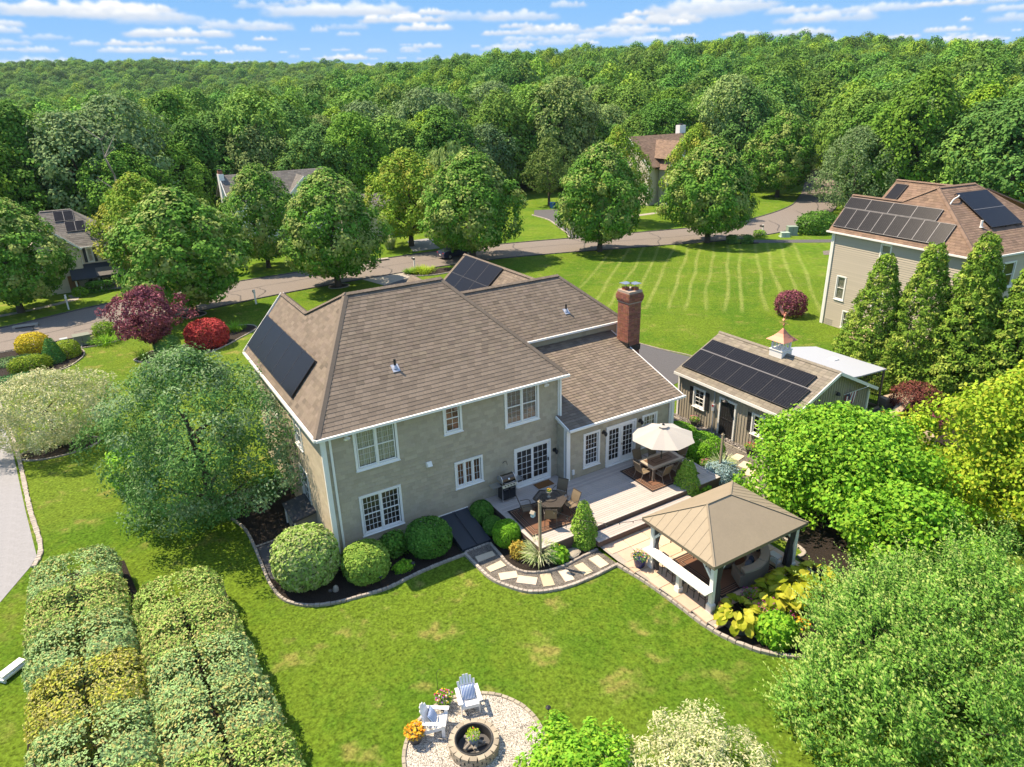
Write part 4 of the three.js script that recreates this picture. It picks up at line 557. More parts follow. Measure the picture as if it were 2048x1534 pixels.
shrub('round_bush', 'round green bush under the purple-leaved tree', 'shrub', { seed: 524, n: 2600, rx: 1.05, ry: 0.8, cy: 0.6, size: 0.14, pal: [[0.04, 0.11, 0.025], [0.06, 0.15, 0.04], [0.09, 0.19, 0.055]], at: [-2.3, -1.44, -37.6], rough: 0.12 });
shrub('leafy_bush', 'loose yellowish bush in the small bed beside the street', 'shrub', { seed: 525, n: 1300, rx: 0.95, ry: 0.75, cy: 0.65, size: 0.18, pal: PAL.yellow, at: [-6.5, -1.5, -45.6], rough: 0.3, wild: 1 });
shrub('dark_bush', 'broad dark bush behind the left eave of the neighbouring house', 'shrub', { seed: 526, n: 5200, rx: 3.2, ry: 1.7, rz: 2.2, cy: 1.2, size: 0.28, pal: PAL.forest, at: [83, -1.45, -37.6], rough: 0.2, wild: 0.9 });
shrub('trimmed_hedge', 'clipped two-toned hedge beside the street at the end of the striped lawn', 'hedge', { seed: 527, n: 2200, rx: 1.75, ry: 0.6, rz: 0.8, cy: 0.5, size: 0.2, pal: PAL.forestB, at: [69, -1.47, -39.2], turn: -0.65, rough: 0.1, pow: 4 });
shrub('mailbox_bush', 'small tuft of shrub at the foot of the mailbox by the bend', 'shrub', { seed: 528, n: 500, rx: 0.8, ry: 0.5, cy: 0.4, size: 0.2, pal: PAL.forestC, at: [74.6, -1.47, -40.6], rough: 0.3, wild: 1 });
shrub('clipped_hedge', 'clipped dark hedge before the porch of the grey house', 'hedge', { seed: 529, n: 4200, rx: 3.2, ry: 0.75, rz: 0.6, cy: 0.55, size: 0.2, pal: PAL.hedge, at: [-4.1, -1.5, -65.1], rough: 0.06, pow: 5 });
shrub('porch_bush', 'rounded bush at the end of the clipped porch hedge', 'shrub', { seed: 530, n: 700, rx: 0.8, ry: 0.55, cy: 0.4, size: 0.2, pal: PAL.forestC, at: [-7.9, -1.5, -64.4], rough: 0.2 });
// burning-bush rows: each clipped bush its own
{ const rows = [['left', [[-9.7, -3.4, 1.62, 1.75], [-9.65, -1.0, 1.72, 1.85], [-9.6, 1.5, 1.72, 1.9], [-9.5, 4.0, 1.7, 1.9], [-9.45, 6.6, 1.7, 1.9], [-9.4, 9.4, 1.7, 1.9]]], ['right', [[-6.3, 0.55, 1.58, 1.75], [-6.25, 2.8, 1.65, 1.8], [-6.2, 5.1, 1.68, 1.85], [-6.15, 7.5, 1.72, 1.9], [-6.1, 10.0, 1.75, 1.95]]]];
  const where = ['farthest', 'second', 'third', 'fourth', 'fifth', 'nearest'], pals = { left: [PAL.burningBlue, PAL.burning, PAL.burningBlue, PAL.burningGold, PAL.burningBlue, PAL.burning], right: [PAL.burning, PAL.burning, PAL.burningBlue, PAL.burningBlue, PAL.burning] };
  rows.forEach(([side, list]) => list.forEach(([x, z, rx, h], i) => shrub('clipped_bush', `${where[i]} clipped bush of the ${side} hedge row, counted from the house end`, 'shrub', { seed: 600 + i + (side === 'left' ? 0 : 20), n: 21000, rx, ry: h * 0.55, rz: 1.75, cy: h * 0.5, size: 0.115, aspect: 0.5, pal: pals[side][i], tip: { share: i % 2 ? 0.4 : 0.25, pal: PAL.burningTip }, at: [x, -0.8, z], rough: 0.09, pow: 3.4, wild: 0.85, low: 0.9, group: 'clipped bushes of the hedge rows' }))); }
// --- conifers ---
const coneTree = (seed, n, R, h, size, pal, tip, rough = 0.12) => { const L = new LB(n), r = rng(seed); for (let i = 0; i < n; i++) { const t = 1 - Math.sqrt(1 - (i + r()) / n * 0.985), a = i * 2.39996 + r() * 0.4, kn = 1 + rough * (noise(Math.cos(a) * 2.4, t * 7 + seed, Math.sin(a) * 2.4) + noise(Math.cos(a) * 6, t * 18, Math.sin(a) * 6 + seed)), q = CONE(t) * R * kn * (r() < 0.7 ? 1 - 0.06 * r() : 0.65 + 0.3 * r()), j = dirRnd(r), x = Math.cos(a) * q, z = Math.sin(a) * q; let nv = [Math.cos(a) + j[0] * 0.7, 0.45 + j[1] * 0.7, Math.sin(a) + j[2] * 0.7]; const l = Math.hypot(...nv); nv = nv.map((v) => v / l); const s = size * (0.7 + 0.6 * r()); L.leaf(x, t * h + 0.04, z, ...nv, Math.cos(a) * 0.9 + j[2] * 0.6, 0.5 + j[0] * 0.6, Math.sin(a) * 0.9 + j[1] * 0.6, s, s * 0.5, tone(tip && r() < 0.25 ? tip : pal, r, 0.8 + 0.4 * r())); } return L.geo(); };
const coneTrunk = (h, r0) => one((g) => g.tube([0, -0.1, 0], [0, h, 0], r0, 0.01, 6)).geo();
{ const g0 = coneTree(700, 7500, 0.74, 2.45, 0.09, PAL.spruce, [[0.2, 0.29, 0.05], [0.22, 0.3, 0.06]], 0.2), g1 = coneTree(701, 7500, 0.8, 2.35, 0.09, PAL.spruce, [[0.2, 0.29, 0.05], [0.22, 0.3, 0.06]], 0.2), tr = coneTrunk(1.9, 0.05);
  tree('dwarf_spruce', 'cone-shaped dwarf spruce at the deck step beside the path', 'conifer', g0, tr, [9.72, -0.75, 4.72], 0, 1, M.leafDense, null); tree('dwarf_spruce', 'cone-shaped dwarf spruce with a forked tip between the umbrella and the pavilion', 'conifer', g1, tr, [16.35, -0.75, 4.35], 1, 1, M.leafDense, null);
  tree('dwarf_spruce', 'small dark cone conifer among the rounded yews in the front bed', 'conifer', coneTree(702, 2600, 0.95, 2.3, 0.14, [[0.03, 0.09, 0.02], [0.05, 0.125, 0.03]], null, 0.12), tr, [-10.6, -1.47, -40.6], 2, 1, M.leafDense, null); }
{ const geos = [0, 1, 2].map((k) => { const L = new LB(24000), r = rng(720 + k), h = 9; const N = 900; for (let i = 0; i < N; i++) { const t = 1 - Math.pow(1 - (i + r()) / N * 0.992, 0.62), a = i * 2.39996 + r() * 0.6, q = (Math.pow(1 - t, 0.85) * (0.8 + 0.2 * sstep(0, 0.15, t)) + 0.035) * 2.45 * (0.78 + 0.3 * r()) * (1 + 0.25 * noise(Math.cos(a) * 2, t * 6 + k * 7, Math.sin(a) * 2)); clump(L, r, Math.cos(a) * q, t * h + 0.2, Math.sin(a) * q, 0.36 * (1 - 0.35 * t), 23, { ...LEAF, size: 0.23, aspect: 0.4, wild: 1.1, up: 0.5, flat: 0.6, droop: 0.1 }, r() < 0.28 ? PAL.arborTip : PAL.arbor, [Math.cos(a), 0.45, Math.sin(a)]); } return L.geo(); });
  const tr = coneTrunk(8.4, 0.14); const words = ['first', 'second', 'third', 'fourth', 'fifth', 'sixth', 'seventh', 'eighth'];
  [[37.3, 0.2, 0.98], [38.1, 2.7, 1.04], [38.7, 5.3, 1.08], [39.3, 7.9, 1.08], [41.0, 4.2, 0.9], [39.9, 10.4, 1.0], [36.2, 2.2, 0.42], [42.5, 7.4, 1.0]].forEach(([x, z, s], i) => tree('arborvitae', i === 6 ? 'short arborvitae tucked at the foot of the screening row' : `${words[i > 6 ? 6 : i]} tall arborvitae of the screening row, counted from the neighbouring house`, 'conifer', geos[i % 3], tr, [x, -0.75, z], i * 1.9, [s * 0.98, s * (1 + 0.05 * (i % 3)), s * 0.98], M.leafDense, 'arborvitae screening the neighbouring house')); 
  tree('arborvitae', 'dark green arborvitae at the right edge behind the brown roof', 'conifer', geos[1], tr, [83, -1, -8], 0, [1.6, 1.2, 1.6], M.leafDense, null); }
// --- strappy and flowering plants ---
function tuft(name, label, cat, at, o) {
  const r = rng(o.seed), L = new LB(o.n * 5); for (let i = 0; i < o.n; i++) { const a = r() * 6.283, len = o.len * (0.65 + 0.5 * r()), lean = o.lean * (0.3 + 0.9 * r()), c = tone(o.pal, r, 0.85 + 0.3 * r()); let x = Math.cos(a) * o.r0 * r(), z = Math.sin(a) * o.r0 * r(), y = 0; for (let k = 0; k < 5; k++) { const th = 1.45 - lean * (k + 0.3) / 2.6, s = len / 5, dx = Math.cos(a) * Math.cos(th) * s, dy = Math.sin(th) * s, dz = Math.sin(a) * Math.cos(th) * s; L.leaf(x + dx / 2, y + dy / 2, z + dz / 2, -Math.cos(a) * Math.sin(th) + (r() - 0.5) * 0.5, Math.cos(th) + 0.3, -Math.sin(a) * Math.sin(th) + (r() - 0.5) * 0.5, dx, dy, dz, s * 1.5, o.w * (1 - 0.13 * k), c); x += dx; y += dy; z += dz; } }
  const t = thing(name, label, cat, at, 0); mesh('blades', L.geo(), M.leafDense, t, null, 'stuff'); return t;
}
tuft('striped_grass', 'arching striped ornamental grass at the corner of the deck beside the path', 'ornamental grass', [7.35, -0.72, 4.72], { seed: 801, n: 420, len: 1.05, lean: 1.05, w: 0.035, r0: 0.18, pal: PAL.stripe });
tuft('striped_grass', 'arching striped ornamental grass between the boxwood mound and the stepping stones', 'ornamental grass', [19.5, -0.72, 3.75], { seed: 802, n: 360, len: 1.1, lean: 1.05, w: 0.035, r0: 0.18, pal: PAL.stripe });
tuft('daylily', 'green daylily clump left of the purple tree trunk', 'plant', [-4.3, -1.42, -36.5], { seed: 803, n: 120, len: 1.0, lean: 0.8, w: 0.06, r0: 0.4, pal: PAL.forestC });
tuft('daylily', 'green daylily clump at the foot of the round bush under the purple tree', 'plant', [-2.4, -1.42, -36.0], { seed: 804, n: 100, len: 0.8, lean: 0.9, w: 0.06, r0: 0.4, pal: PAL.forestC });
tuft('daylily', 'spread of bright daylilies beside the utility box', 'plant', [-6.7, -1.5, -43.7], { seed: 805, n: 240, len: 0.75, lean: 0.9, w: 0.07, r0: 1.3, pal: PAL.lime });
tuft('daylily', 'daylilies in the tail of the front island bed', 'plant', [3.8, -1.45, -40.4], { seed: 806, n: 200, len: 0.75, lean: 0.9, w: 0.06, r0: 1.0, pal: PAL.lime });
tuft('daylily', 'daylily border in the bed between drive and street', 'plant', [27.4, -1.5, -50.6], { seed: 807, n: 420, len: 0.75, lean: 0.9, w: 0.09, r0: 1.6, pal: PAL.limeYellow });
tuft('daylily', 'darker green clump at the left end of the bed between drive and street', 'plant', [25.9, -1.5, -51.0], { seed: 808, n: 200, len: 0.7, lean: 0.9, w: 0.1, r0: 0.6, pal: PAL.forestC });
tuft('daylily', 'grassy clump under the front hosta in the raised bed', 'plant', [11.62, -0.6, 12.5], { seed: 809, n: 170, len: 0.6, lean: 1.0, w: 0.03, r0: 0.2, pal: PAL.lime });
tuft('daylily', 'fine grassy clump beside the lime mound in the flower bed', 'plant', [14.0, -0.72, 13.0], { seed: 810, n: 170, len: 0.55, lean: 1.0, w: 0.025, r0: 0.14, pal: PAL.forestC });
tuft('tall_grass', 'pale grassy clump beyond the street beside the loose maple', 'ornamental grass', [29.8, -1.5, -66.4], { seed: 811, n: 200, len: 1.7, lean: 0.5, w: 0.1, r0: 0.7, pal: PAL.stripe });
shrub('lime_mound', 'small lime-yellow mound in the flower bed', 'plant', { seed: 812, n: 500, rx: 0.27, ry: 0.24, cy: 0.2, size: 0.1, pal: PAL.limeYellow, at: [13.6, -0.72, 12.7], stem: false });
shrub('leafy_plant', 'leafy green plant with an orange bloom behind the pink flowers', 'plant', { seed: 813, n: 420, rx: 0.33, ry: 0.4, cy: 0.36, size: 0.14, pal: PAL.forestC, at: [13.85, -0.72, 12.2], wild: 1, rough: 0.3, stem: false });
shrub('leafy_plant', 'low leafy hosta at the foot of the deck by the flat rock', 'plant', { seed: 814, n: 320, rx: 0.4, ry: 0.3, cy: 0.24, size: 0.2, pal: PAL.lime, at: [8.15, -0.72, 5.05], wild: 0.8, rough: 0.3, stem: false });
shrub('leafy_plant', 'small bright plant between the right dwarf spruce and the blue spruce', 'plant', { seed: 815, n: 260, rx: 0.3, ry: 0.28, cy: 0.26, size: 0.14, pal: PAL.lime, at: [17.2, -0.72, 4.75], wild: 1, rough: 0.3, stem: false });
function hosta(label, at, s, seed, n = 46) {
  const r = rng(seed), t = thing('golden_hosta', label, 'plant', at, seed); const g = one((b) => { const S = [[0, 0], [0.3, 0.09], [0.62, 0.12], [0.9, 0.06], [1.08, -0.06]], w = [0.03, 0.15, 0.2, 0.14, 0.005]; for (let k = 0; k < 4; k++) for (const q of [-1, 1]) { const a = [S[k][0] * 0.34, S[k][1] * 0.34, 0], c = [S[k + 1][0] * 0.34, S[k + 1][1] * 0.34, 0], d = [c[0], c[1] + 0.03, q * w[k + 1] * 0.66], e = [a[0], a[1] + 0.03, q * w[k] * 0.66]; b.poly(q > 0 ? [a, e, d, c] : [a, c, d, e]); } }).geo();
  const mats = [0, 1, 2].map((k) => { const m = M.leafShiny.clone(); m.color = lin(PAL.hosta[k]); return m; });
  for (let i = 0; i < n; i++) { const u = i / n, a = i * 2.39996 + r() * 0.4, R = 0.1 + 0.42 * Math.sqrt(u), m = mesh('leaf', g, mats[Math.floor(r() * 3)], t); m.position.set(Math.cos(a) * R * s, (0.52 - 0.34 * u + 0.06 * r()) * s, Math.sin(a) * R * s); m.rotation.set((r() - 0.5) * 0.5, -a, -0.15 - 0.55 * u + (r() - 0.5) * 0.3, 'YXZ'); m.scale.setScalar(s * (0.85 + 0.4 * r())); }
  return t;
}
hosta('golden hosta nearest the front pavilion post, in the corrugated bed', [11.42, -0.5, 12.1], 1.2, 1);
hosta('golden hosta behind the tall pink flowers, next to the sofa back', [13.0, -0.45, 12.15], 1.2, 2);
hosta('largest golden hosta, half shaded, below the curved sofa', [14.05, -0.4, 12.3], 1.45, 3, 64);
hosta('golden hosta beside the right pavilion post', [15.35, -0.45, 12.45], 1.35, 4);
hosta('pale yellow hosta on the bank under the brownish-red barberry', [32.6, -0.62, 5.9], 1.1, 5);
function flowers(name, label, at, o) {
  const r = rng(o.seed), t = thing(name, label, o.cat ?? 'flowers', at); const L = new LB(o.n ?? 700); for (let i = 0; i < (o.n ?? 700); i++) { const a = r() * 6.283, q = Math.sqrt(r()) * o.r, y = o.h * (0.15 + 0.75 * r()) * (1 - 0.35 * (q / o.r) ** 2), j = dirRnd(r); L.leaf(Math.cos(a) * q, y, Math.sin(a) * q, j[0], Math.abs(j[1]) + 0.3, j[2], j[2], 0.6, j[0], o.leafSize ?? 0.1, (o.leafSize ?? 0.1) * 0.35, tone(o.pal ?? PAL.grey, r, 0.9 + 0.3 * r())); } mesh('foliage', L.geo(), M.leafDense, t, null, 'stuff');
  const F = new LB(o.f); for (let i = 0; i < o.f; i++) { const a = r() * 6.283, q = Math.sqrt(r()) * o.r, y = o.h * (0.75 + 0.35 * r()) * (1 - 0.35 * (q / o.r) ** 2), j = dirRnd(r), c = o.cols[Math.floor(r() * o.cols.length)]; for (let k = 0; k < 2; k++) F.k < F.cap && F.leaf(Math.cos(a) * q, y, Math.sin(a) * q, j[0] * 0.5, 1, j[2] * 0.5, k ? 1 : 0, 0, k ? 0 : 1, o.fs ?? 0.06, (o.fs ?? 0.06) * 0.8, c, 0.1); } mesh('blooms', F.geo(), M.leafShiny, t, null, 'stuff'); return t;
}
const PINK = [[0.55, 0.05, 0.25], [0.6, 0.12, 0.35], [0.4, 0.04, 0.3]], ORY = [[0.75, 0.42, 0.02], [0.8, 0.3, 0.02], [0.75, 0.5, 0.05]], MIXF = [[0.75, 0.5, 0.03], [0.6, 0.04, 0.06], [0.7, 0.15, 0.4], [0.3, 0.08, 0.45], [0.8, 0.75, 0.6]];
flowers('pink_campion', 'pink-flowered grey-leaved clump against the corrugated bed', [12.5, -0.6, 12.5], { seed: 841, r: 0.62, h: 0.75, f: 260, n: 1100, cols: PINK });
flowers('pink_campion', 'pink-flowered clump between the front hosta and the sofa', [12.45, -0.5, 11.75], { seed: 842, r: 0.4, h: 0.8, f: 130, n: 500, cols: PINK });
flowers('pink_campion', 'small pink-flowered clump above the hydrangea', [13.1, -0.7, 12.95], { seed: 843, r: 0.36, h: 0.5, f: 120, n: 420, cols: PINK });
flowers('yellow_lilies', 'yellow lilies at the right of the hydrangea', [13.1, -0.72, 13.5], { seed: 844, r: 0.4, h: 0.5, f: 60, n: 260, cols: ORY, fs: 0.11, pal: PAL.lime });
// ---------- building helpers ----------
// plane(origin, u, v): a matrix whose local x runs along u, y along v and z out of the face
function frame(o, u, v) { const U = V(...u).normalize(), N = U.clone().cross(V(...v)).normalize(), W = N.clone().cross(U); return new THREE.Matrix4().makeBasis(U, W, N).setPosition(...o); }
const clipX = (pts, y) => { let lo = Infinity, hi = -Infinity; for (let i = 0; i < pts.length; i++) { const a = pts[i], b = pts[(i + 1) % pts.length]; if ((a[1] <= y && b[1] >= y) || (b[1] <= y && a[1] >= y)) { if (Math.abs(a[1] - b[1]) < 1e-6) { lo = Math.min(lo, a[0], b[0]); hi = Math.max(hi, a[0], b[0]); } else { const x = a[0] + (b[0] - a[0]) * (y - a[1]) / (b[1] - a[1]); lo = Math.min(lo, x); hi = Math.max(hi, x); } } } return lo <= hi ? [lo, hi] : null; };
// a roof slope given by a convex outline (world points, counter-clockwise from above, first edge along the eave)
function roofSlope(parent, pts, material, seed, o = {}) {
  const { e = 0.2, w = 0.36, lip = 0.016, single = 0 } = o, u = [0, 1, 2].map((k) => pts[1][k] - pts[0][k]), L = Math.hypot(...u); let v = null;
  for (let k = 2; k < pts.length && !v; k++) { const d = [0, 1, 2].map((i) => pts[k][i] - pts[0][i]), q = d[0] * u[0] / L + d[1] * u[1] / L + d[2] * u[2] / L, p = d.map((c, i) => c - u[i] / L * q); if (Math.hypot(...p) > 0.01) v = p; }
  const m = frame(pts[0], u, v), inv = m.clone().invert(), loc = pts.map((p) => { const q = V(...p).applyMatrix4(inv); return [q.x, q.y]; });
  const root = one((g) => { g.at(m); g.poly(loc.map((q) => [q[0], q[1], -0.012])); g.poly([loc[0], ...loc.slice(1).reverse()].map((q) => [q[0], q[1], -0.09])); for (let k = 0; k < loc.length; k++) { const a = loc[k], b = loc[(k + 1) % loc.length]; g.poly([[a[0], a[1], -0.09], [b[0], b[1], -0.09], [b[0], b[1], -0.012], [a[0], a[1], -0.012]]); } }).build('roof_slope', material, parent);
  const r = rng(seed), top = Math.max(...loc.map((q) => q[1])), g = new GB().at(m); let left = single;
  const variants = single ? [0, 1, 2].map((k) => one((b) => { const c = [0.9, 1.02, 1.14][k], C = [c, c, c], x = w / 2 - 0.006; b.poly([[-x, 0, lip], [x, 0, lip], [x, e, 0.002], [-x, e, 0.002]], C); b.poly([[-x, 0, -0.012], [x, 0, -0.012], [x, 0, lip], [-x, 0, lip]], C); }).geo()) : null;
  for (let row = 0, y = 0; y < top - 0.02; row++, y += e) {
    const y1 = Math.min(y + e, top - 0.001), A = clipX(loc, y + 0.002), B = clipX(loc, y1); if (!A || !B) continue;
    for (let x = Math.min(A[0], B[0]) - w + ((row * 0.37 * 2.9) % w); x < Math.max(A[1], B[1]); x += w) {
      const c = 0.8 + 0.34 * r() + (r() < 0.12 ? -0.16 : 0), C = [c, c * (0.98 + 0.03 * r()), c * (0.96 + 0.05 * r())];
      if (left > 0 && x > Math.max(A[0], B[0]) && x + w < Math.min(A[1], B[1])) { const s = mesh('shingle', variants[Math.floor(r() * 3)], material, root); s.matrix.copy(m).multiply(new THREE.Matrix4().makeTranslation(x + w / 2, y, 0)); s.matrix.decompose(s.position, s.quaternion, s.scale); left--; continue; }
      const a0 = clamp(x + 0.006, A[0], A[1]), a1 = clamp(x + w - 0.006, A[0], A[1]), b0 = clamp(x + 0.006, B[0], B[1]), b1 = clamp(x + w - 0.006, B[0], B[1]); if (a1 - a0 < 0.01 && b1 - b0 < 0.01) continue;
      g.poly([[a0, y, lip], [a1, y, lip], [b1, y1, 0.002], [b0, y1, 0.002]], C); g.poly([[a0, y, -0.01], [a1, y, -0.01], [a1, y, lip], [a0, y, lip]], C);
    }
  }
  g.build('shingles', material, root, null, 'stuff');
  return root;
}
function capLine(parent, a, b, material, seed, w = 0.3) { // hip and ridge caps, each bent piece its own part
  const A = V(...a), B = V(...b), d = B.clone().sub(A), L = d.length(), n = Math.round(L / 0.2), r = rng(seed), z = d.normalize(), x = V(0, 1, 0).cross(z).normalize(), y = z.clone().cross(x), root = part('ridge_cap', parent);
  const geos = [0, 1, 2].map(() => one((g) => { const c = 0.82 + 0.24 * r(), C = [c, c, c], h = 0.018, l = 0.24; for (const s of [-1, 1]) { const p = [[0, 0.02, 0], [s * w / 2, -0.07, 0], [s * w / 2, -0.07 + h, l], [0, 0.02 + h, l]]; g.poly(s > 0 ? [p[0], p[3], p[2], p[1]] : p, C); g.poly([[0, 0.0, l], [s * w / 2, -0.1, l], [s * w / 2, -0.07 + h, l], [0, 0.02 + h, l]], C); } }).geo());
  for (let k = 0; k < n; k++) { const m = mesh('cap_shingle', geos[Math.floor(r() * 3)], material, root), q = A.clone().addScaledVector(z, k * L / n); m.matrix.makeBasis(x, y, z).setPosition(q.x, q.y + 0.045, q.z); m.matrix.decompose(m.position, m.quaternion, m.scale); }
}
// a wall with openings: rect u0..u1 x v0..v1 (or range(v) for gables) in the plane m; holes [u0, v0, u1, v1]
function wall(parent, m, u0, u1, v0, v1, holes, material, o = {}) {
  const { row = 0.2, lip = 0.032, range = null, w = 0.3, seed = 1, style = 'shingle', back = 0.16 } = o, g = new GB().at(m), r = rng(seed);
  const us = [...new Set([u0, u1, ...holes.flatMap((h) => [h[0], h[2]])])].sort((a, b) => a - b), vs = [...new Set([v0, v1, ...holes.flatMap((h) => [h[1], h[3]])])].sort((a, b) => a - b);
  const hole = (u, v) => holes.some((h) => u > h[0] && u < h[2] && v > h[1] && v < h[3]);
  if (range) { const t = range.pts; g.poly(t.map((q) => [q[0], q[1], -0.01])); g.poly(t.map((q) => [q[0], q[1], -back]).reverse()); }
  else for (let i = 0; i + 1 < us.length; i++) for (let j = 0; j + 1 < vs.length; j++) if (!hole((us[i] + us[i + 1]) / 2, (vs[j] + vs[j + 1]) / 2)) { const a = us[i], b = us[i + 1], c = vs[j], d = vs[j + 1]; g.poly([[a, c, -0.01], [b, c, -0.01], [b, d, -0.01], [a, d, -0.01]]); g.poly([[a, d, -back], [b, d, -back], [b, c, -back], [a, c, -back]]); }
  const root = g.build('wall', material, parent); if (style === 'none') return root;
  const s = new GB().at(m), boards = [];
  for (let v = v0, k = 0; v < v1 - 0.01; v += row, k++) {
    const vt = Math.min(v + row, v1); let cuts = range ? [clipX(range.pts, (v + vt) / 2)] : [[u0, u1]]; if (!cuts[0]) continue;
    for (const h of holes) if (h[1] < vt - 0.02 && h[3] > v + 0.02) cuts = cuts.flatMap(([a, b]) => h[2] <= a || h[0] >= b ? [[a, b]] : [[a, h[0]], [h[2], b]].filter((q) => q[1] - q[0] > 0.01));
    for (const [a, b] of cuts) {
      const put = (G, x, y, C) => { G.poly([[x, v, lip], [y, v, lip], [y, vt, 0.001], [x, vt, 0.001]], C); G.poly([[x, v, -0.008], [y, v, -0.008], [y, v, lip], [x, v, lip]], C); };
      if (style === 'board') { const c = 0.96 + 0.08 * r(), G = new GB().at(m); put(G, a, b, [c, c, c]); boards.push(G); continue; }
      for (let x = a - ((k * 0.17) % w); x < b; x += w) { const c = 0.9 + 0.18 * r(), p = Math.max(a, x + 0.003), q = Math.min(b, x + w - 0.003); if (q - p > 0.01) put(s, p, q, [c, c * (0.985 + 0.02 * r()), c * (0.97 + 0.04 * r())]); }
    }
  }
  if (style === 'board') for (const G of boards) G.build('siding_board', material, root); else s.build('shingle_siding', material, root, null, 'stuff');
  return root;
}
// a window in local x (across), y (up), z (out), centred on its opening; w x h is the outside of the casing
function windowUnit(parent, m, w, h, o = {}) {
  const { sashes = 1, cols = 3, rows = 4, trim = 0.09, hung = false, fill = M.interior, dress = null, casing = M.white, muntin = M.white, sill = true, name = 'window', thick = 0.016, depth = 0.14 } = o;
  const root = part(name, parent); root.matrix.copy(m); root.matrix.decompose(root.position, root.quaternion, root.scale);
  one((g) => { g.box(0, h / 2 - trim / 2, 0.02, w, trim, 0.07); g.box(0, -h / 2 + trim / 2, 0.02, w, trim, 0.07); for (const s of [-1, 1]) g.box(s * (w / 2 - trim / 2), 0, 0.02, trim, h - 2 * trim, 0.068); for (let k = 1; k < sashes; k++) g.box(-w / 2 + trim + (w - 2 * trim) * k / sashes, 0, 0.018, 0.075, h - 2 * trim, 0.062); if (sill) g.box(0, -h / 2 - 0.015, 0.05, w + 0.06, 0.03, 0.09); }).build('frame', casing, root);
  const iw = (w - 2 * trim) / sashes, ih = h - 2 * trim, mg = new GB(), sg = new GB(), dg = new GB();
  for (let k = 0; k < sashes; k++) {
    const cx = -w / 2 + trim + iw * (k + 0.5), sw = iw - 0.06, sh = ih - 0.02, st = 0.045;
    sg.box(cx, sh / 2 - st / 2, -0.012, sw, st, 0.035); sg.box(cx, -sh / 2 + st / 2, -0.012, sw, st, 0.035); for (const s of [-1, 1]) sg.box(cx + s * (sw / 2 - st / 2), 0, -0.012, st, sh - 2 * st, 0.034); if (hung) sg.box(cx, 0, -0.010, sw - 2 * st, 0.04, 0.04);
    for (let i = 1; i < cols; i++) mg.box(cx - sw / 2 + st + (sw - 2 * st) * i / cols, 0, -0.014, thick, sh - 2 * st, 0.016); for (let j = 1; j < rows; j++) mg.box(cx, -sh / 2 + st + (sh - 2 * st) * j / rows, -0.0145, sw - 2 * st, thick, 0.015);
    one((g) => g.poly([[cx - sw / 2 + st, -sh / 2 + st, -0.02], [cx + sw / 2 - st, -sh / 2 + st, -0.02], [cx + sw / 2 - st, sh / 2 - st, -0.02], [cx - sw / 2 + st, sh / 2 - st, -0.02]])).build('pane', M.glass, root);
    if (dress === 'blind') for (let y = -sh / 2 + 0.06; y < sh / 2 - 0.04; y += 0.055) dg.box(cx, y, -0.075, sw - 0.08, 0.042, 0.004, W1, [0.7, 0, 0]);
    if (dress === 'curtain') for (let x = -sw / 2 + 0.05, q = 0; x < sw / 2 - 0.04; x += 0.05, q++) if (Math.abs(x) > sw * (o.open ?? 0.12)) dg.box(cx + x, 0, -0.08 - (q % 2) * 0.025, 0.052, sh - 0.08, 0.006, [0.85 + 0.15 * (q % 2), 0.85 + 0.15 * (q % 2), 0.85 + 0.15 * (q % 2)], [0, q % 2 ? 0.5 : -0.5, 0]);
  }
  sg.build('sash', casing, root); if (cols * rows > 1) mg.build('muntin', muntin, root);
  if (dg.p.length) dg.build(dress, dress === 'blind' ? M.blind : M.curtain, root);
  one((g) => { const x = w / 2 - trim, y = h / 2 - trim, z = -(o.deep ?? 0.9), f = -0.03; g.poly([[-x, -y, z], [x, -y, z], [x, y, z], [-x, y, z]]); for (const s of [-1, 1]) { g.poly([[s * x, -y, z], [s * x, -y, f], [s * x, y, f], [s * x, y, z]]); g.poly([[-x, s * y, z], [x, s * y, z], [x, s * y, f], [-x, s * y, f]]); } }).build('room', fill, root);
  return root;
}
const place = (m, u, v, z = 0) => m.clone().multiply(new THREE.Matrix4().makeTranslation(u, v, z));
function solar(parent, m, w, h, cols, rows, lift = 0.11, gapLine = false, busbars = 0) { // an array of panels lying on a roof plane (local x along the eave, y up the slope)
  for (let i = 0; i < cols; i++) for (let j = 0; j < rows; j++) {
    const pw = w / cols, ph = h / rows, root = part('solar_panel', parent); root.matrix.copy(place(m, pw * (i + 0.5), ph * (j + 0.5), lift)); root.matrix.decompose(root.position, root.quaternion, root.scale);
    one((g) => { g.box(0, 0, 0, pw - 0.024, ph - 0.024, 0.034); }).build('panel_glass', M.panel, root);
    one((g) => { for (const s of [-1, 1]) { g.box(s * (pw / 2 - 0.013), 0, 0.002, 0.018, ph - 0.008, 0.04); g.box(0, s * (ph / 2 - 0.013), 0.002, pw - 0.045, 0.018, 0.04); } }).build('panel_frame', gapLine ? M.panelLine : M.panelFrame, root);
    if (busbars) one((g) => { const n = Math.round(pw / busbars); for (let k = 1; k < n; k++) g.box(-pw / 2 + pw * k / n, 0, 0.019, 0.006, ph - 0.07, 0.002); }).build('cell_lines', M.cell, root);
  }
  one((g) => { g.at(m); for (let k = 0; k <= cols * 2; k++) for (const y of [0.03, h - 0.03]) g.box(w * k / (cols * 2), y, lift / 2 - 0.01, 0.05, 0.05, lift); for (let j = 0; j < rows; j++) for (const f of [0.25, 0.75]) g.box(w / 2, h * (j + f) / rows, lift - 0.045, w - 0.04, 0.04, 0.04); }).build('mounting_rails', M.panelFrame, parent);
}
const gutter = (g, a, b) => { g.bar(a, b, 0.11, 0.11); };

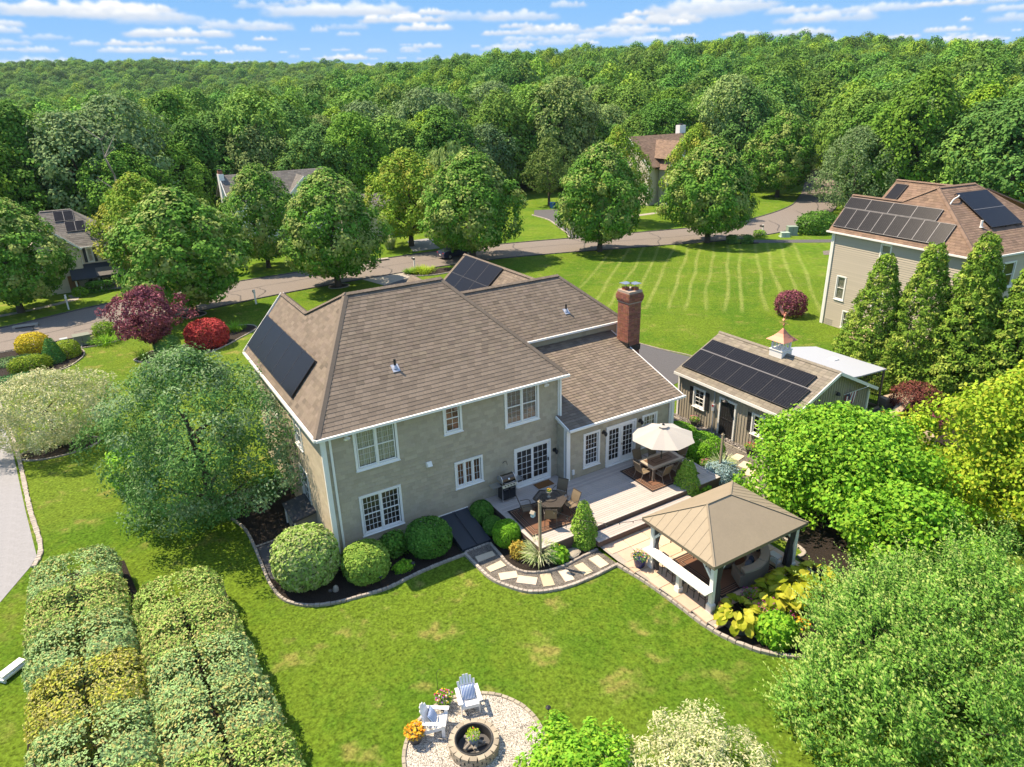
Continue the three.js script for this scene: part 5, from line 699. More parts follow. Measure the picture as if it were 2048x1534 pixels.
// ---------- the main house ----------
const house = thing('main_house', 'large tan shingled house with a hipped brown roof, brick chimney and deck behind it', 'house', [0, 0, 0]);
{
  const m = frame([0, 0, 0], [1, 0, 0], [0, 1, 0]);                                // back wall, facing the garden
  const hol = [[1.34, 3.52, 3.16, 5.33], [5.5, 4.04, 6.29, 5.36], [8.67, 3.52, 10.45, 5.33], [1.28, 0.3, 3.08, 2.15], [5.9, 1.12, 7.24, 2.37], [9.13, 0.02, 11.1, 2.12], [1.82, -0.6, 2.62, -0.28]];
  wall(house, m, 0, 11.77, -0.9, 5.42, hol, M.siding, { seed: 2, row: 0.19 });
  const win = (i, o) => { const h = hol[i], t = 0.08; return windowUnit(house, place(m, (h[0] + h[2]) / 2, (h[1] + h[3]) / 2), h[2] - h[0] + t * 2 - 0.02, h[3] - h[1] + t * 2 - 0.02, o); };
  win(0, { sashes: 2, cols: 3, rows: 6, hung: true, dress: 'curtain', open: 0.0, trim: 0.1, thick: 0.012, muntin: M.trimShade });
  win(1, { cols: 2, rows: 4, hung: true, fill: M.wood, trim: 0.1, deep: 0.35 });
  win(2, { sashes: 2, cols: 3, rows: 6, hung: true, dress: 'blind', trim: 0.1, fill: M.wood, thick: 0.012, muntin: M.trimShade });
  win(3, { sashes: 2, cols: 4, rows: 6, hung: true, trim: 0.1 });
  win(4, { sashes: 3, cols: 2, rows: 3, thick: 0.012, trim: 0.1, fill: M.wood, deep: 0.5 });
  const sl = part('sliding_door', house); sl.position.set(10.115, 1.07, 0);
  one((g) => { g.box(0, 1.05, 0.02, 2.12, 0.12, 0.07); for (const s of [-1, 1]) g.box(s * 1.02, -0.06, 0.02, 0.1, 2.1, 0.068); g.box(0, -1.04, 0.06, 2.0, 0.05, 0.16); }).build('frame', M.white, sl);
  for (const s of [-1, 1]) { const z = s < 0 ? 0.005 : -0.03; one((g) => { const cx = s * 0.485, w = 1.0; g.box(cx, 0.93, z, w, 0.1, 0.036); g.box(cx, -0.9, z, w, 0.2, 0.036); for (const q of [-1, 1]) g.box(cx + q * (w / 2 - 0.045), 0.03, z, 0.09, 1.7, 0.035); for (let i = 1; i < 3; i++) g.box(cx - 0.41 + 0.82 * i / 3, 0.03, z - 0.006, 0.018, 1.7, 0.016); for (let j = 1; j < 5; j++) g.box(cx, -0.8 + 1.68 * j / 5, z - 0.0065, 0.82, 0.018, 0.015); }).build('door_leaf', M.white, sl); one((g) => g.poly([[s * 0.485 - 0.41, -0.8, z - 0.012], [s * 0.485 + 0.41, -0.8, z - 0.012], [s * 0.485 + 0.41, 0.88, z - 0.012], [s * 0.485 - 0.41, 0.88, z - 0.012]])).build('pane', M.glass, sl); }
  one((g) => { g.box(0, 0, -1.2, 2, 2.1, 0.02); for (const s of [-1, 1]) g.box(s * 1.0, 0, -0.65, 0.02, 2.1, 1.1); g.box(0, 1.06, -0.65, 2, 0.02, 1.1); g.box(0, -1.06, -0.65, 2, 0.02, 1.1); }).build('room', M.interior, sl); one((g) => g.box(0.92, 0, 0.02, 0.03, 0.18, 0.05)).build('handle', M.black, sl);
  const bw = part('basement_window', house); bw.position.set(2.22, -0.44, 0); one((g) => { g.box(0, 0, -0.1, 0.8, 0.32, 0.02); g.box(0, 0, -0.03, 0.03, 0.32, 0.03); }).build('frame', M.black, bw);
  // other outer walls
  wall(house, frame([0, 0, -12.2], [0, 0, 1], [0, 1, 0]), 0, 12.2, -0.9, 5.42, [[3.5, 3.4, 4.5, 5.2], [7.8, 3.4, 8.8, 5.2], [7.6, 0.4, 8.8, 2.1]], M.siding, { seed: 3, row: 0.19 });
  for (const [u, v, w, h] of [[4, 4.3, 1.14, 1.94], [8.3, 4.3, 1.14, 1.94], [8.2, 1.25, 1.34, 1.84]]) windowUnit(house, place(frame([0, 0, -12.2], [0, 0, 1], [0, 1, 0]), u, v), w, h, { cols: 3, rows: 4, hung: true });
  wall(house, frame([11.77, 0, 0], [0, 0, -1], [0, 1, 0]), 0, 10.5, -0.9, 5.42, [], M.siding, { seed: 4, style: 'none' });
  wall(house, frame([11.77, 0, -10.5], [-1, 0, 0], [0, 1, 0]), 0, 7.4, -1.6, 5.42, [], M.siding, { seed: 5, style: 'none' });
  wall(house, frame([4.4, 0, -12.2], [-1, 0, 0], [0, 1, 0]), 0, 4.4, -1.6, 5.42, [], M.siding, { seed: 6, style: 'none' });
  wall(house, frame([4.4, 0, -10.5], [0, 0, -1], [0, 1, 0]), 0, 1.7, -1.6, 5.42, [], M.siding, { seed: 6, style: 'none' });
  // roof: hip over the main block, gabled wing at the front left
  const E = 5.5, aL = [3.36, 9.68, -5.23], aR = [8.22, 9.68, -5.23];
  const r1 = roofSlope(house, [[-0.27, E, 0.27], [12.04, E, 0.27], aR, aL], M.roof, 11, { single: 300 });
  roofSlope(house, [[12.04, E, 0.27], [12.04, E, -10.73], aR], M.roof, 12);
  roofSlope(house, [[12.04, E, -10.73], [4.3, E, -10.73], [3.36, 9.68 - 0.01, -5.24], aL, aR].filter((q, i) => i !== 2), M.roof, 13);
  const sw = (9.68 - E) / 3.63, zR = -7.62, yR = E + sw * 2.45;
  roofSlope(house, [[-0.27, E, -12.5], [-0.27, E, 0.27], aL, [2.18, yR, -7.95], [2.18, yR, -12.5]], M.roof, 14);
  roofSlope(house, [[4.63, E, -10.73], [4.63, E, -12.5], [2.18, yR, -12.5], [2.18, yR, -7.95]], M.roof, 15);
  one((g) => { g.poly([[0, E - 0.1, -12.2], [2.18, yR - 0.05, -12.2], [4.4, E - 0.1, -12.2]]); }).build('gable', M.siding, house);
  capLine(house, [-0.27, E, 0.27], aL, M.roof, 21); capLine(house, [12.04, E, 0.27], aR, M.roof, 22); capLine(house, aL, aR, M.roof, 23); capLine(house, [2.18, yR, -12.5], [2.18, yR, -7.95], M.roof, 24); capLine(house, [2.18, yR, -7.95], aL, M.roof, 25); capLine(house, [12.04, E, -10.73], aR, M.roof, 26);
  one((g) => { gutter(g, [-0.3, E - 0.06, 0.34], [12.1, E - 0.06, 0.34]); gutter(g, [-0.34, E - 0.06, 0.3], [-0.34, E - 0.06, -12.5]); g.box(5.9, E - 0.1, 0.14, 12.3, 0.02, 0.28); g.box(-0.14, E - 0.105, -6, 0.28, 0.02, 12.4); g.bar([-0.27, E, -12.52], [2.18, yR, -12.52], 0.05, 0.2); g.bar([4.63, E, -12.52], [2.18, yR, -12.52], 0.05, 0.2); g.box(11.93, E - 0.1, -5.2, 0.28, 0.02, 10.8); }).build('gutter', M.white, house);
  one((g) => { g.box(0.02, 2.26, 0.025, 0.2, 6.3, 0.09); g.box(-0.025, 2.26, -0.02, 0.09, 6.3, 0.2); }).build('corner_board', M.white, house); one((g) => g.box(11.7, 2.3, 0.025, 0.16, 6.2, 0.085)).build('corner_board', M.white, house);
  one((g) => { g.box(0.3, 2.2, 0.07, 0.09, 6.2, 0.07); g.bar([0.3, 5.3, 0.07], [0.25, 5.44, 0.3], 0.08, 0.07); }).build('downspout', M.white, house); one((g) => { g.box(11.72, 4.2, 0.12, 0.09, 2.5, 0.07); g.bar([11.72, 2.98, 0.12], [11.72, 2.93, 0.42], 0.09, 0.07); }).build('downspout', M.white, house);
  one((g) => g.box(5.88, -0.86, -0.06, 11.7, 0.5, 0.14)).build('foundation', M.concrete, house);
  // plumbing vents on the roof
  const ventPipe = (x, y, z) => { const v = part('roof_vent', house); one((g) => g.tube([x, y - 0.05, z], [x, y + 0.42, z], 0.055, 0.055, 10)).build('pipe', M.black, v); one((g) => { g.lathe([[0.06, 0.14], [0.1, 0.06], [0.13, 0.0]], x, y, z, 12); g.box(x, y + 0.012, z + 0.03, 0.34, 0.015, 0.4, W1, [0.65, 0, 0]); }).build('flashing', M.lead, v); };
  ventPipe(4.07, 6.98, -1.66); ventPipe(16.4, 6.35, -5.95);
  // solar array on the left slope
  const k = Math.hypot(1, sw), mp = frame([0, E + sw * 0.27, -12.35], [0, 0, 1], [1 / k, sw / k, 0]);
  solar(house, place(mp, 0, -0.02), 8.62, 1.95, 5, 1, 0.13);
  // right wing behind the family room
  const Ew = 5.5, s2 = 0.766, zr = -8.02, yr = 7.93;
  roofSlope(house, [[9.5, Ew, -4.86], [19.86, Ew, -4.86], [17.24, yr, zr], [9.5, yr, zr]], M.roof, 31);
  roofSlope(house, [[19.86, Ew, -4.86], [19.86, Ew, -11.2], [17.24, yr, zr]], M.roof, 32); roofSlope(house, [[19.86, Ew, -11.2], [9.5, Ew, -11.2], [9.5, yr, zr], [17.24, yr, zr]], M.roof, 33);
  capLine(house, [19.86, Ew, -4.86], [17.24, yr, zr], M.roof, 34); capLine(house, [10.2, yr, zr], [17.24, yr, zr], M.roof, 35);
  one((g) => { gutter(g, [12.9, Ew - 0.06, -4.8], [19.9, Ew - 0.06, -4.8]); g.box(16, Ew - 0.1, -5.0, 8, 0.02, 0.3); g.box(19.5, 4.8, -5.06, 0.14, 1.4, 0.1); }).build('gutter', M.white, house);
  wall(house, frame([11.5, 0, -5.1], [1, 0, 0], [0, 1, 0]), 0, 8.05, -1, 5.42, [], M.siding, { seed: 7 }); wall(house, frame([19.56, 0, -5.1], [0, 0, -1], [0, 1, 0]), 0, 5.9, -1, 5.42, [], M.siding, { seed: 8, style: 'none' });
  // garage with the gable to the street
  const gx = 18.8, gy = 6.5, hw = 3.9, ge = 3.1;
  roofSlope(house, [[gx - hw, ge, -22.9], [gx - hw, ge, -10.5], [gx, gy, -10.5], [gx, gy, -22.9]], M.roof, 41); roofSlope(house, [[gx + hw, ge, -10.5], [gx + hw, ge, -22.9], [gx, gy, -22.9], [gx, gy, -10.5]], M.roof, 42); capLine(house, [gx, gy, -22.9], [gx, gy, -10.5], M.roof, 43);
  { const kk = Math.hypot(hw, gy - ge), q = (px) => px; const mm = frame([gx - hw, ge, -22.6], [0, 0, 1], [hw / kk, (gy - ge) / kk, 0]); solar(house, place(mm, 0.25, kk - 3.55), 5.6, 3.45, 3, 2, 0.13); }
  wall(house, frame([gx - 3.6, 0, -22.6], [0, 0, 1], [0, 1, 0]), 0, 12, -1.6, 3.2, [], M.siding, { style: 'none' }); wall(house, frame([gx + 3.6, 0, -10.6], [0, 0, -1], [0, 1, 0]), 0, 12, -1.6, 3.2, [], M.siding, { style: 'none' });
  one((g) => { g.poly([[gx + 3.6, -1.6, -22.6], [gx - 3.6, -1.6, -22.6], [gx - 3.6, ge, -22.6], [gx, gy - 0.1, -22.6], [gx + 3.6, ge, -22.6]]); }).build('gable', M.siding, house);
  // small entry gable by the street side
  roofSlope(house, [[11.2, 4.6, -19.5], [11.2, 4.6, -11], [12.75, 6.45, -11], [12.75, 6.45, -19.5]], M.roof, 44); roofSlope(house, [[14.9, 4.6, -11], [14.9, 4.6, -19.5], [12.75, 6.45, -19.5], [12.75, 6.45, -11]], M.roof, 45); one((g) => g.box(13, 1.5, -15, 3.4, 6.2, 7.8)).build('wall', M.siding, house);
  // family room with the lower roof
  const mA = frame([11.6, 0, 0.85], [1, 0, 0], [0, 1, 0]), hA = [[1.06, 0.5, 1.94, 2.26], [2.5, 0.04, 4.3, 2.28], [4.88, 0.5, 5.76, 2.26]];
  wall(house, mA, 0, 7.0, -0.9, 2.9, hA, M.siding, { seed: 9, row: 0.19 }); wall(house, frame([11.6, 0, 0], [0, 0, 1], [0, 1, 0]), 0, 0.85, -0.9, 2.9, [], M.siding, { seed: 10, row: 0.19 }); wall(house, frame([18.6, 0, 0.85], [0, 0, -1], [0, 1, 0]), 0, 6, -0.9, 3.0, [], M.siding, { seed: 10, style: 'none' });
  for (const i of [0, 2]) windowUnit(house, place(mA, (hA[i][0] + hA[i][2]) / 2, 1.38), 1.04, 1.92, { cols: 4, rows: 6, hung: true, trim: 0.1, dress: i ? 'curtain' : null });
  const fd = part('french_doors', house); fd.position.set(11.6 + 3.4, 1.16, 0.85);
  one((g) => { g.box(0, 1.1, 0.03, 1.98, 0.12, 0.08); for (const s of [-1, 1]) g.box(s * 0.94, -0.03, 0.03, 0.1, 2.2, 0.078); g.box(0, -1.11, 0.05, 1.9, 0.06, 0.14); g.box(0, 0, 0.02, 0.06, 2.1, 0.06); }).build('frame', M.white, fd);
  for (const s of [-1, 1]) { one((g) => { const cx = s * 0.455, w = 0.84; g.box(cx, 0.98, 0, w, 0.13, 0.04); g.box(cx, -0.93, 0, w, 0.26, 0.04); for (const q of [-1, 1]) g.box(cx + q * (w / 2 - 0.055), 0.05, 0, 0.11, 1.74, 0.039); for (let i = 1; i < 3; i++) g.box(cx - 0.31 + 0.62 * i / 3, 0.05, -0.004, 0.02, 1.72, 0.02); for (let j = 1; j < 6; j++) g.box(cx, -0.8 + 1.72 * j / 6, -0.0045, 0.62, 0.02, 0.019); }).build('door_leaf', M.white, fd); one((g) => g.poly([[s * 0.455 - 0.31, -0.8, -0.012], [s * 0.455 + 0.31, -0.8, -0.012], [s * 0.455 + 0.31, 0.92, -0.012], [s * 0.455 - 0.31, 0.92, -0.012]])).build('pane', M.glass, fd); }
  one((g) => { g.box(0, 0, -1.0, 1.8, 2.2, 0.02); for (const s of [-1, 1]) g.box(s * 0.9, 0, -0.52, 0.02, 2.2, 0.94); g.box(0, 1.12, -0.52, 1.8, 0.02, 0.94); g.box(0, -1.12, -0.52, 1.8, 0.02, 0.94); }).build('room', M.interior, fd); one((g) => { g.box(0.07, -0.06, 0.04, 0.02, 0.1, 0.04); }).build('handle', M.wood, fd);
  roofSlope(house, [[11.5, 2.97, 1.12], [18.98, 2.97, 1.12], [18.98, 4.96, -5.05], [11.5, 4.96, -5.05]], M.roof, 51, { lip: 0.022 });
  one((g) => { gutter(g, [11.5, 2.9, 1.2], [19.1, 2.9, 1.2]); g.box(15.2, 2.86, 1.0, 7.4, 0.02, 0.3); g.bar([11.48, 2.92, 1.12], [11.48, 3.25, 0.05], 0.05, 0.16); g.bar([18.99, 2.92, 1.12], [18.99, 4.9, -5], 0.05, 0.16); }).build('gutter', M.white, house);
  one((g) => { g.box(11.64, 1.0, 0.87, 0.22, 3.8, 0.09); g.box(11.57, 1.0, 0.78, 0.08, 3.8, 0.2); }).build('corner_board', M.white, house); one((g) => g.box(18.52, 1.0, 0.87, 0.2, 3.8, 0.09)).build('corner_board', M.white, house); one((g) => g.box(18.3, 0.95, 0.92, 0.08, 3.7, 0.07)).build('downspout', M.white, house);
  one((g) => { for (const x of [11.95]) { g.box(x, 0.4, 0.89, 0.13, 0.26, 0.08); } g.box(3.35, -0.22, 0.05, 0.11, 0.16, 0.06); }).build('outlet_box', M.white, house);
  one((g) => { g.tube([11.95, 0.3, 0.9], [11.95, 0.0, 0.9], 0.012); g.tube([3.35, -0.3, 0.05], [3.35, -0.75, 0.08], 0.015); }).build('conduit', M.galv, house);
  one((g) => { g.box(4.0, -0.02, 0.08, 0.32, 0.14, 0.12); g.tube([3.8, -0.1, 0.06], [3.8, -0.75, 0.06], 0.025); g.tube([4.15, 0.0, 0.06], [4.15, 0.12, 0.06], 0.05); }).build('gas_meter', M.galv, house);
  one((g) => { g.curve([[8.4, 1.62, 0.02], [8.44, 1.74, 0.1], [8.52, 1.74, 0.16], [8.56, 1.55, 0.17]], 0.012); }).build('hook', M.black, house);
  const dv = part('dryer_vent', house); one((g) => { g.box(4.55, 2.79, 0.05, 0.24, 0.24, 0.1); g.box(4.58, 2.82, 0.13, 0.22, 0.24, 0.02, W1, [-0.5, 0, 0]); }).build('hood', M.white, dv);
  for (const x of [1.0, 10.88]) { const f = part('flood_light', house); one((g) => { g.box(x, 5.2, 0.05, 0.12, 0.12, 0.06); g.tube([x, 5.2, 0.08], [x - 0.09, 5.14, 0.22], 0.04, 0.075, 10); g.tube([x, 5.2, 0.08], [x + 0.1, 5.12, 0.2], 0.04, 0.075, 10); g.tube([x, 5.16, 0.08], [x, 5.06, 0.16], 0.035, 0.045, 8); }).build('lamp_head', M.white, f); }
  const lantern = (x, y, z) => { const l = part('wall_lantern', house); one((g) => { g.lathe([[0.001, 0.02], [0.12, 0.0], [0.12, -0.02]].map((q) => q), 0, 0, 0, 14); }).build('back_plate', M.black, l).rotation.x = Math.PI / 2; l.children[0].position.set(x, y, z + 0.02); one((g) => { g.curve([[x, y, z + 0.03], [x, y + 0.12, z + 0.12], [x, y + 0.08, z + 0.2]], 0.012); g.lathe([[0.001, 0.12], [0.05, 0.1], [0.09, 0.02], [0.06, -0.1], [0.001, -0.12]], x, y - 0.04, z + 0.2, 6); }).build('lamp_body', M.blackMetal, l); };
  lantern(13.85, 2.1, 0.86); lantern(16.24, 2.1, 0.86); lantern(11.42, 1.46, 0.01);
  // brick chimney
  const ch = part('chimney', house), cx = 19.25, cz = -3.75, w = 0.9, d = 0.95, y0 = -0.9, y1 = 6.95;
  one((g) => { g.box(cx, (y0 + y1) / 2, cz, w - 0.03, y1 - y0, d - 0.03); g.box(cx, 7.3, cz, w + 0.06, 0.7, d + 0.06); }).build('mortar', M.mortar, ch);
  const B = new GB(), r = rng(61), band = (y, W, D) => { const n = Math.round(W / 0.215), q = Math.round(D / 0.215), col = () => { const c = 0.72 + 0.55 * r(); return [c, c * (0.85 + 0.35 * r()), c * (0.85 + 0.35 * r())]; }; for (const s of [-1, 1]) { for (let i = 0; i < n; i++) B.box(cx - W / 2 + W * (i + 0.5) / n, y, cz + s * (D / 2 - 0.03), W / n - 0.012, 0.06, 0.075, col()); for (let i = 0; i < q; i++) B.box(cx + s * (W / 2 - 0.031), y, cz - D / 2 + 0.07 + (D - 0.14) * (i + 0.5) / q, 0.072, 0.0595, (D - 0.14) / q - 0.012, col()); } };
  for (let y = 2.2; y < 6.95; y += 0.073) band(y, w, d); for (let k = 0; k < 8; k++) band(6.98 + k * 0.073, w + [0.04, 0.1, 0.16, 0.2, 0.2, 0.2, 0.16, 0.1][k], d + [0.04, 0.1, 0.16, 0.2, 0.2, 0.2, 0.16, 0.1][k]);
  B.build('bricks', M.brick, ch, null, 'stuff');
  one((g) => g.box(cx, 7.6, cz, w + 0.02, 0.09, d + 0.02)).build('crown', M.concrete, ch);
  const fl = part('flues', house); one((g) => { g.box(cx - 0.2, 7.72, cz - 0.15, 0.3, 0.16, 0.3); g.box(cx + 0.18, 7.72, cz + 0.2, 0.3, 0.16, 0.3); }).build('flue', M.terracotta, fl);
  one((g) => { for (const [x, z] of [[-0.2, -0.15], [0.18, 0.2]]) { g.box(cx + x, 8.02, cz + z, 0.52, 0.025, 0.52); for (const a of [-1, 1]) for (const b of [-1, 1]) g.tube([cx + x + a * 0.14, 7.78, cz + z + b * 0.14], [cx + x + a * 0.14, 8.01, cz + z + b * 0.14], 0.01); } }).build('flue_cap', M.steel, fl);
  one((g) => { g.box(cx - 0.42, 4.45, cz + 0.0, 0.12, 0.42, d + 0.12); g.box(cx, 4.3, cz + 0.49, w + 0.1, 0.34, 0.03); }).build('chimney_flashing', M.blackMetal, ch);
  // cellar doors
  const bk = part('cellar_doors', house);
  one((g) => { g.poly([[4.88, -0.12, 0.02], [4.88, -0.9, 0.02], [4.88, -0.9, 2.28], [4.88, -0.62, 2.28]]); g.poly([[6.34, -0.12, 0.02], [6.34, -0.62, 2.28], [6.34, -0.9, 2.28], [6.34, -0.9, 0.02]]); g.poly([[4.88, -0.9, 2.28], [6.34, -0.9, 2.28], [6.34, -0.62, 2.28], [4.88, -0.62, 2.28]]); }).build('areaway', M.darkSlate, bk);
  for (const s of [-1, 1]) one((g) => { const x = 5.61 + s * 0.365; g.box(x, -0.36, 1.15, 0.71, 0.035, 2.34, W1, [0.217, 0, 0]); g.box(x - s * 0.33, -0.335, 1.15, 0.035, 0.03, 2.3, W1, [0.217, 0, 0]); }).build('door_leaf', M.darkSlate, bk);
  one((g) => g.box(5.61, -0.09, 0.03, 1.56, 0.04, 0.05)).build('lintel', M.white, bk);
}
// small lean-to box against the left wall
{ const t = thing('utility_lean_to', 'low dark-roofed lean-to box against the left wall of the main house', 'shed'); one((g) => { g.poly([[-1.0, -0.8, -4.5], [-1.0, -0.8, -2.85], [-1.0, 0.28, -2.85], [-1.0, 0.28, -4.5]]); g.poly([[-1.0, -0.8, -2.85], [-0.02, -0.8, -2.85], [-0.02, 0.45, -2.85], [-1.0, 0.28, -2.85]]); g.poly([[-0.02, -0.8, -4.5], [-1, -0.8, -4.5], [-1, 0.28, -4.5], [-0.02, 0.45, -4.5]]); }).build('walls', M.siding2, t); roofSlope(t, [[-1.12, 0.3, -4.62], [-1.12, 0.3, -2.72], [0, 0.5, -2.72], [0, 0.5, -4.62]], M.asphaltDark, 71); one((g) => { g.box(-1.02, -0.25, -2.86, 0.08, 1.1, 0.08); g.box(-1.02, -0.25, -4.5, 0.08, 1.1, 0.08); }).build('corner_board', M.white, t); one((g) => g.tube([-1.03, -0.2, -3.2], [-1.08, -0.2, -3.2], 0.09, 0.09, 10)).build('vent', M.black, t); }

// ---------- garden shed ----------
const shed = thing('garden_shed', 'tan board-and-batten garden shed with black shutters, dark door and solar roof', 'shed');
{
  const X = 22.75, Z0 = -2.95, Z1 = 5.0, m = frame([X, 0, Z0], [0, 0, 1], [0, 1, 0]), hol = [[1.36, 0.45, 2.16, 1.54], [5.76, 0.4, 6.56, 1.48], [3.42, -0.62, 4.46, 1.55]];
  wall(shed, m, 0, Z1 - Z0, -0.75, 2.1, hol, M.shedWall, { style: 'none' });
  for (let u = 0.12; u < 7.95; u += 0.21) { if (hol.some((h) => u > h[0] - 0.1 && u < h[2] + 0.1)) { for (const h of hol) if (u > h[0] - 0.1 && u < h[2] + 0.1) { if (h[1] > -0.5) one((g) => { g.at(m); g.box(u, (h[1] - 0.1 - 0.75) / 2, 0.008, 0.028, h[1] - 0.1 + 0.75, 0.02); }).build('batten', M.shedWall, shed); one((g) => { g.at(m); g.box(u, (2.08 + h[3] + 0.12) / 2, 0.008, 0.028, 2.08 - h[3] - 0.12, 0.02); }).build('batten', M.shedWall, shed); } continue; } one((g) => { g.at(m); g.box(u, 0.67, 0.008, 0.028, 2.83, 0.02); }).build('batten', M.shedWall, shed); }
  for (const i of [0, 1]) { const h = hol[i]; windowUnit(shed, place(m, (h[0] + h[2]) / 2, (h[1] + h[3]) / 2, 0.02), 0.95, 1.24, { cols: 2, rows: 4, hung: true, trim: 0.09, thick: 0.02 }); for (const s of [-1, 1]) { const k = part('shutter', shed); one((g) => { g.at(m); const u = (h[0] + h[2]) / 2 + s * 0.63, v = (h[1] + h[3]) / 2; g.box(u, v, 0.035, 0.28, 1.1, 0.03); for (const [y, q] of [[-0.27, 0.44], [0.27, 0.44]]) g.box(u, v + y, 0.055, 0.2, q, 0.016); }).build('shutter_panel', M.black, k); } }
  const dr = part('door', shed); one((g) => { g.at(m); for (const s of [-1, 1]) g.box(3.94 + s * 0.57, 0.46, 0.03, 0.1, 2.22, 0.07); g.box(3.94, 1.6, 0.03, 1.26, 0.12, 0.08); }).build('frame', M.white, dr); one((g) => { g.at(m); g.box(3.94, 0.45, -0.02, 1.04, 2.16, 0.05); }).build('door_leaf', M.vent, dr); one((g) => { g.at(m); for (let k = 0; k < 6; k++) g.box(3.94 - 0.42 + k * 0.168, 0.45, 0.01, 0.15, 2.1, 0.02); g.box(3.94, 0.42, 0.028, 1.02, 0.09, 0.02); g.box(3.94, -0.55, 0.028, 1.02, 0.1, 0.02); }).build('boards', M.black, dr); one((g) => { g.at(m); g.box(4.36, 0.42, 0.06, 0.04, 0.14, 0.05); }).build('handle', M.blackMetal, dr);
  one((g) => { g.at(m); g.curve([[3.94, 1.72, 0.02], [3.94, 1.86, 0.18], [3.94, 1.76, 0.3]], 0.015); g.lathe([[0.02, 0.06], [0.06, 0.0], [0.16, -0.06]], 3.94, 1.72, 0.3, 12); }).build('barn_lamp', M.black, part('wall_lamp', shed));
  one((g) => { g.at(m); g.tube([2.95, -0.7, 0.05], [2.95, 1.9, 0.05], 0.035, 0.035, 8); g.box(2.95, 0.85, 0.08, 0.18, 0.4, 0.13); }).build('conduit', M.galv, shed); one((g) => { g.at(m); g.box(2.95, 0.98, 0.15, 0.12, 0.1, 0.02); }).build('warning_label', M.redLamp, shed);
  const ZG = Z1, gp = [[0, -0.9], [6.85, -0.9], [6.85, 2.15], [3.4, 3.8], [0, 2.15]];
  wall(shed, frame([X, 0, ZG], [1, 0, 0], [0, 1, 0]), 0, 6.85, -0.9, 3.8, [], M.shedWall, { style: 'none', range: { pts: gp } });
  for (let u = 0.15; u < 6.8; u += 0.21) { const top = 2.12 + 1.63 * (1 - Math.abs(u - 3.4) / 3.4); one((g) => g.box(X + u, (top - 0.9) / 2, ZG + 0.006, 0.028, top + 0.9, 0.02)).build('batten', M.shedWall, shed); }
  wall(shed, frame([X + 6.85, 0, Z1], [0, 0, -1], [0, 1, 0]), 0, 7.95, -0.9, 2.1, [], M.shedWall, { style: 'none' }); wall(shed, frame([X + 6.85, 0, Z0], [-1, 0, 0], [0, 1, 0]), 0, 6.85, -0.9, 3.8, [], M.shedWall, { style: 'none', range: { pts: gp } });
  const e = 2.2, rx = 26.15, ry = 3.95; roofSlope(shed, [[22.45, e, Z0 - 0.15], [22.45, e, 5.35], [rx, ry, 5.35], [rx, ry, Z0 - 0.15]], M.roofShed, 81, { lip: 0.012 }); roofSlope(shed, [[29.85, e, 5.35], [29.85, e, Z0 - 0.15], [rx, ry, Z0 - 0.15], [rx, ry, 5.35]], M.roofShed, 82, { lip: 0.012 }); capLine(shed, [rx, ry, 5.35], [rx, ry, Z0 - 0.15], M.roofShed, 83, 0.26);
  one((g) => { g.box(22.44, e - 0.09, 1.15, 0.05, 0.16, 8.5); g.bar([22.45, e - 0.06, 5.36], [rx, ry - 0.06, 5.36], 0.05, 0.17); g.bar([29.85, e - 0.06, 5.36], [rx, ry - 0.06, 5.36], 0.05, 0.17); g.box(22.6, e - 0.12, 1.1, 0.3, 0.02, 8.3); g.box(22.76, 0.7, Z0 + 0.04, 0.1, 2.9, 0.13); g.box(22.76, 0.7, Z1 - 0.03, 0.1, 2.9, 0.12); g.box(29.56, 0.6, Z1 + 0.02, 0.14, 3.0, 0.09); }).build('trim', M.white, shed);
  const k = Math.hypot(1, 0.473), mp = frame([22.45, e, Z0 - 0.15], [0, 0, 1], [1 / k, 0.473 / k, 0]); solar(shed, place(mp, 0.2, 0.5), 7.8, 1.66, 7, 1, 0.12, false, 0.16); solar(shed, place(mp, 0.22, 2.24), 7.4, 0.98, 4, 1, 0.12, false, 0.16); one((g) => { g.at(mp); g.box(4.1, 2.2, 0.14, 7.8, 0.035, 0.02); }).build('row_gap_strip', M.panelLine, shed);
  for (const [y, x] of [[1.97, 26.4], [2.62, 26.42]]) one((g) => { g.lathe([[0.02, 0.1], [0.1, 0.05], [0.13, -0.08]], x, y, ZG + 0.2, 10); g.tube([x, y + 0.08, ZG + 0.02], [x, y + 0.06, ZG + 0.2], 0.015); }).build('gable_lamp', M.black, part('wall_lamp', shed));
}
